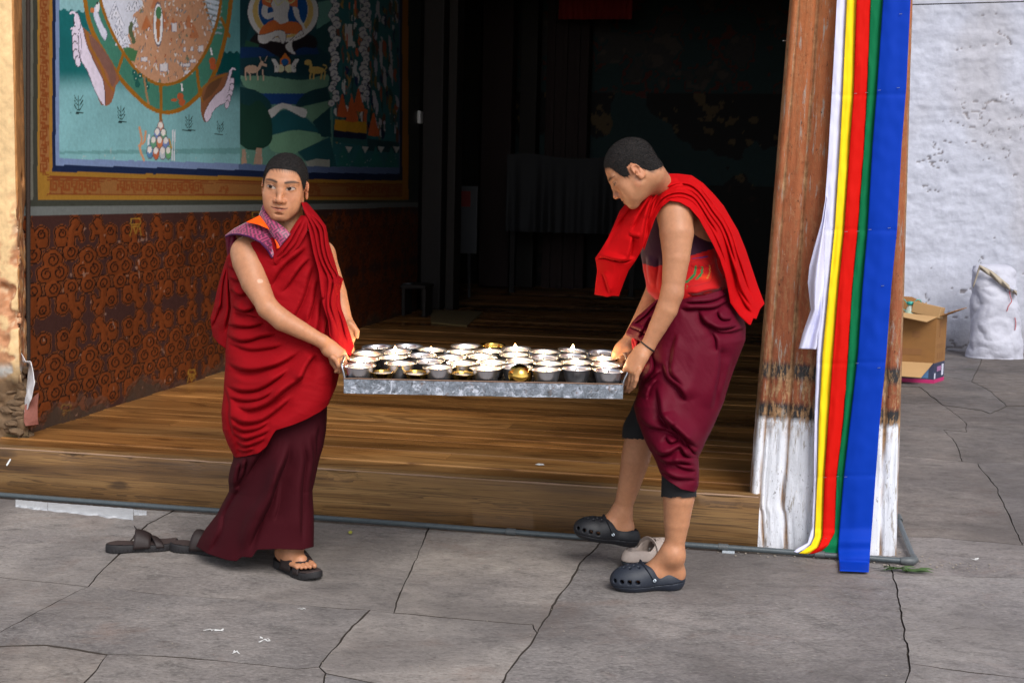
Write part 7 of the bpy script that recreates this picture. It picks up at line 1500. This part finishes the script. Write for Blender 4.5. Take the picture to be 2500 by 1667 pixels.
ME_BOWL = lathe_me('bowl', BOWLP, 44, STEEL); ME_BRASS = lathe_me('bowl', [(x * .79, z * .62) for x, z in BOWLP], 40, BRASS); ME_GOLD = lathe_me('bowl', [(x * .84, z) for x, z in BOWLP], 40, BRASS)
ME_WAX = lathe_me('butter', [(0, h * .5), (r * .74, h * .5), (r * .80, h * .86), (r * .79, h * .87), (0, h * .86)], 32, WAX); ME_WAXS = lathe_me('butter', [(0, h * .3), (r * .58, h * .3), (r * .63, h * .54), (0, h * .54)], 28, WAX)
ME_WICK = lathe_me('wick', [(0, 0), (.0022, 0), (.0018, .006), (.0008, .009), (0, .0095)], 8, WICK)
flprof = [(0, 0), (.0030, .0012), (.0058, .005), (.0062, .009), (.0048, .015), (.0024, .021), (.0007, .026), (0, .028)]
V, F = lathe(flprof, 12); ME_FL = []
for k in range(4):
    W_ = V.copy() * [1.35, 1.35, 1]; W_[:, 0] += (.004 * (k - 1.5)) * (W_[:, 2] / .033) ** 1.6 + .0008 * np.sin(W_[:, 2] * 300 + k); W_[:, 2] *= (1, .8, 1.1, .9)[k]; me = bpy.data.meshes.new('flame'); me.from_pydata(W_.tolist(), [], F.tolist()); me.polygons.foreach_set('use_smooth', np.ones(len(me.polygons), bool)); me.materials.append(FLM); me.update(); ME_FL.append(me)
rows = {'back': [(365,137),(588,139),(985,155),(1175,148,'g'),(1363,170),(1558,200),(1744,185),(1940,215)],
        'second': [(270,195),(508,180),(735,178),(955,192),(1162,182),(1363,208),(1757,224),(1975,250)],
        'third': [(272,243),(485,223),(715,220),(940,227),(1157,230),(1368,250),(1570,240),(1797,257),(1995,288)],
        'fourth': [(247,288),(495,270),(730,257),(958,265),(1177,268),(1390,290),(1597,272),(1812,300),(2005,325)],
        'front': [(815,303),(1207,310),(1620,310)], 'small': [(432,345),(622,338),(1023,357)]}
unlit = {('back', 0), ('back', 1), ('third', 2), ('fourth', 2), ('second', 6), ('fourth', 7), ('fourth', 8), ('back', 3), ('third', 6), ('fourth', 5), ('back', 7)}
items = []
for rn, L in rows.items():
    for i, q in enumerate(L):
        kind = 's' if rn == 'small' else (q[2] if len(q) > 2 else 'b'); zr = {'b': .037, 'g': .040, 's': .017}[kind]
        P0 = onN(800 + q[0] / 2.94, 800 + q[1] / 2.94, tl(0, 0, zr), ez); d = P0 - TL; items.append([rn, i, kind, float(d @ ex), float(d @ ey)])
rad = {'b': .0575, 'g': .049, 's': .046}
for _ in range(60):
    for a in range(len(items)):
        for c in range(a + 1, len(items)):
            A, B = items[a], items[c]; dx, dy = B[3] - A[3], B[4] - A[4]; dd_ = math.hypot(dx, dy) + 1e-9; mn = (rad[A[2]] + rad[B[2]]) * (.985 if 's' not in (A[2], B[2]) else .80)
            if dd_ < mn: s = (mn - dd_) / 2 * .6; ux, uy = dx / dd_, dy / dd_; A[3] -= ux * s; A[4] -= uy * s; B[3] += ux * s; B[4] += uy * s
    for A in items: A[3] = min(max(A[3], .05), tw - .05); A[4] = max(A[4], .048); A[4] = min(A[4], TDEP - .055)
ordn = ['leftmost', 'second from left', 'third from left', 'fourth from left', 'fifth from left', 'sixth from left', 'seventh from left', 'eighth from left', 'rightmost']
nlab = {'back': 'back row', 'second': 'second row from the back', 'third': 'middle row', 'fourth': 'second row from the front', 'front': 'very front of the tray', 'small': 'front edge'}
Rm = Matrix((tuple(ex), tuple(ey), tuple(ez))).transposed().to_4x4(); lampn = 0
def inst(name, me, parent, M):
    o = bpy.data.objects.new(name, me); COL.objects.link(o); o.parent = parent; o.matrix_parent_inverse = Matrix(); o.matrix_local = M; return o
for rn, i, kind, x, y in items:
    nn = len(rows[rn]); od = 'rightmost' if i == nn - 1 else ordn[i]
    if nn == 3: od = ('left', 'middle', 'right')[i]
    zb = {'b': .037 - h, 'g': .040 - h, 's': .017 - h * .62}[kind] + .0015 * (rng.random() - .5); zb = max(zb, -.0150)
    M0 = Matrix.Translation(Vector(tl(x, y, zb))) @ Rm @ Matrix.Rotation(R(rng.uniform(-2.0, 2.0)), 4, 'X') @ Matrix.Rotation(R(rng.uniform(-2.5, 2.5)), 4, 'Y') @ Matrix.Rotation(rng.random() * 6, 4, 'Z')
    lit = kind == 'b' and (rn, i) not in unlit
    lab = {'b': f"silver {'lit' if lit else 'unlit'} butter lamp bowl, {od} of the {nlab[rn]}", 'g': 'gilt butter lamp bowl in the middle of the back row', 's': f"small low brass saucer, {od} one along the front edge of the tray"}[kind]
    e = empty('butter_lamp' if kind != 's' else 'brass_saucer', (0, 0, 0), lab, 'lamp' if kind != 's' else 'saucer', 'butter lamps on the tray' if kind != 's' else 'small brass saucers on the tray'); e.matrix_world = M0
    inst('bowl', {'b': ME_BOWL, 'g': ME_GOLD, 's': ME_BRASS}[kind], e, Matrix()); inst('butter', ME_WAXS if kind == 's' else ME_WAX, e, Matrix.Scale(.84, 4) if kind == 'g' else Matrix())
    if kind != 's':
        wx, wy = rng.uniform(-.004, .004), rng.uniform(-.004, .004); wz = h * .86 * (.84 if kind == 'g' else 1); inst('wick', ME_WICK, e, Matrix.Translation((wx, wy, wz)) @ Matrix.Rotation(rng.uniform(-.3, .3), 4, 'X'))
        if lit:
            big = (rn, i) in (('back', 6), ('back', 4), ('fourth', 0), ('second', 1)); s = .9 if big else rng.uniform(.35, .6); fm = inst('flame', ME_FL[int(rng.integers(4))], e, Matrix.Translation((wx, wy, wz + .005)) @ Matrix.Scale(s, 4))
            ll = bpy.data.lights.new('flame_light', 'POINT'); ll.energy = .22; ll.color = (1, .68, .36); ll.shadow_soft_size = .006; lo_ = bpy.data.objects.new('flame_light', ll); COL.objects.link(lo_); lo_.parent = e; lo_.matrix_parent_inverse = Matrix(); lo_.location = (wx, wy, wz + .022)
# tipped brass bowl
c = onN(800 + 1387 / 2.94, 800 + 338 / 2.94, tl(0, .055, 0), nrm(CPOS * [1, 1, 0] - tl(.8, 0, 0) * [1, 1, 0])); e = empty('brass_bowl', (0, 0, 0), 'brass bowl tipped on its side at the front edge of the tray', 'bowl'); vd = nrm(CPOS - c); zax = nrm(vd * .9 + np.array([0, 0, .25]) + CR * .2); xa = nrm(np.cross([0, 1, 0], zax)); ya = np.cross(zax, xa)
e.matrix_world = Matrix.Translation(Vector(c - zax * .012)) @ Matrix((tuple(xa), tuple(ya), tuple(zax))).transposed().to_4x4(); inst('bowl_shell', lathe_me('bowl_shell', [(x * .54 / .575 * .95, (.034 - z * .62)) for x, z in BOWLP[:7]] if False else [(0, .034), (.012, .033), (.024, .028), (.033, .018), (.0385, .004), (.042, .0), (.043, -.001), (.0415, -.002), (.037, .003), (.031, .016), (.022, .026), (0, .031)], 36, BRASS), e, Matrix())
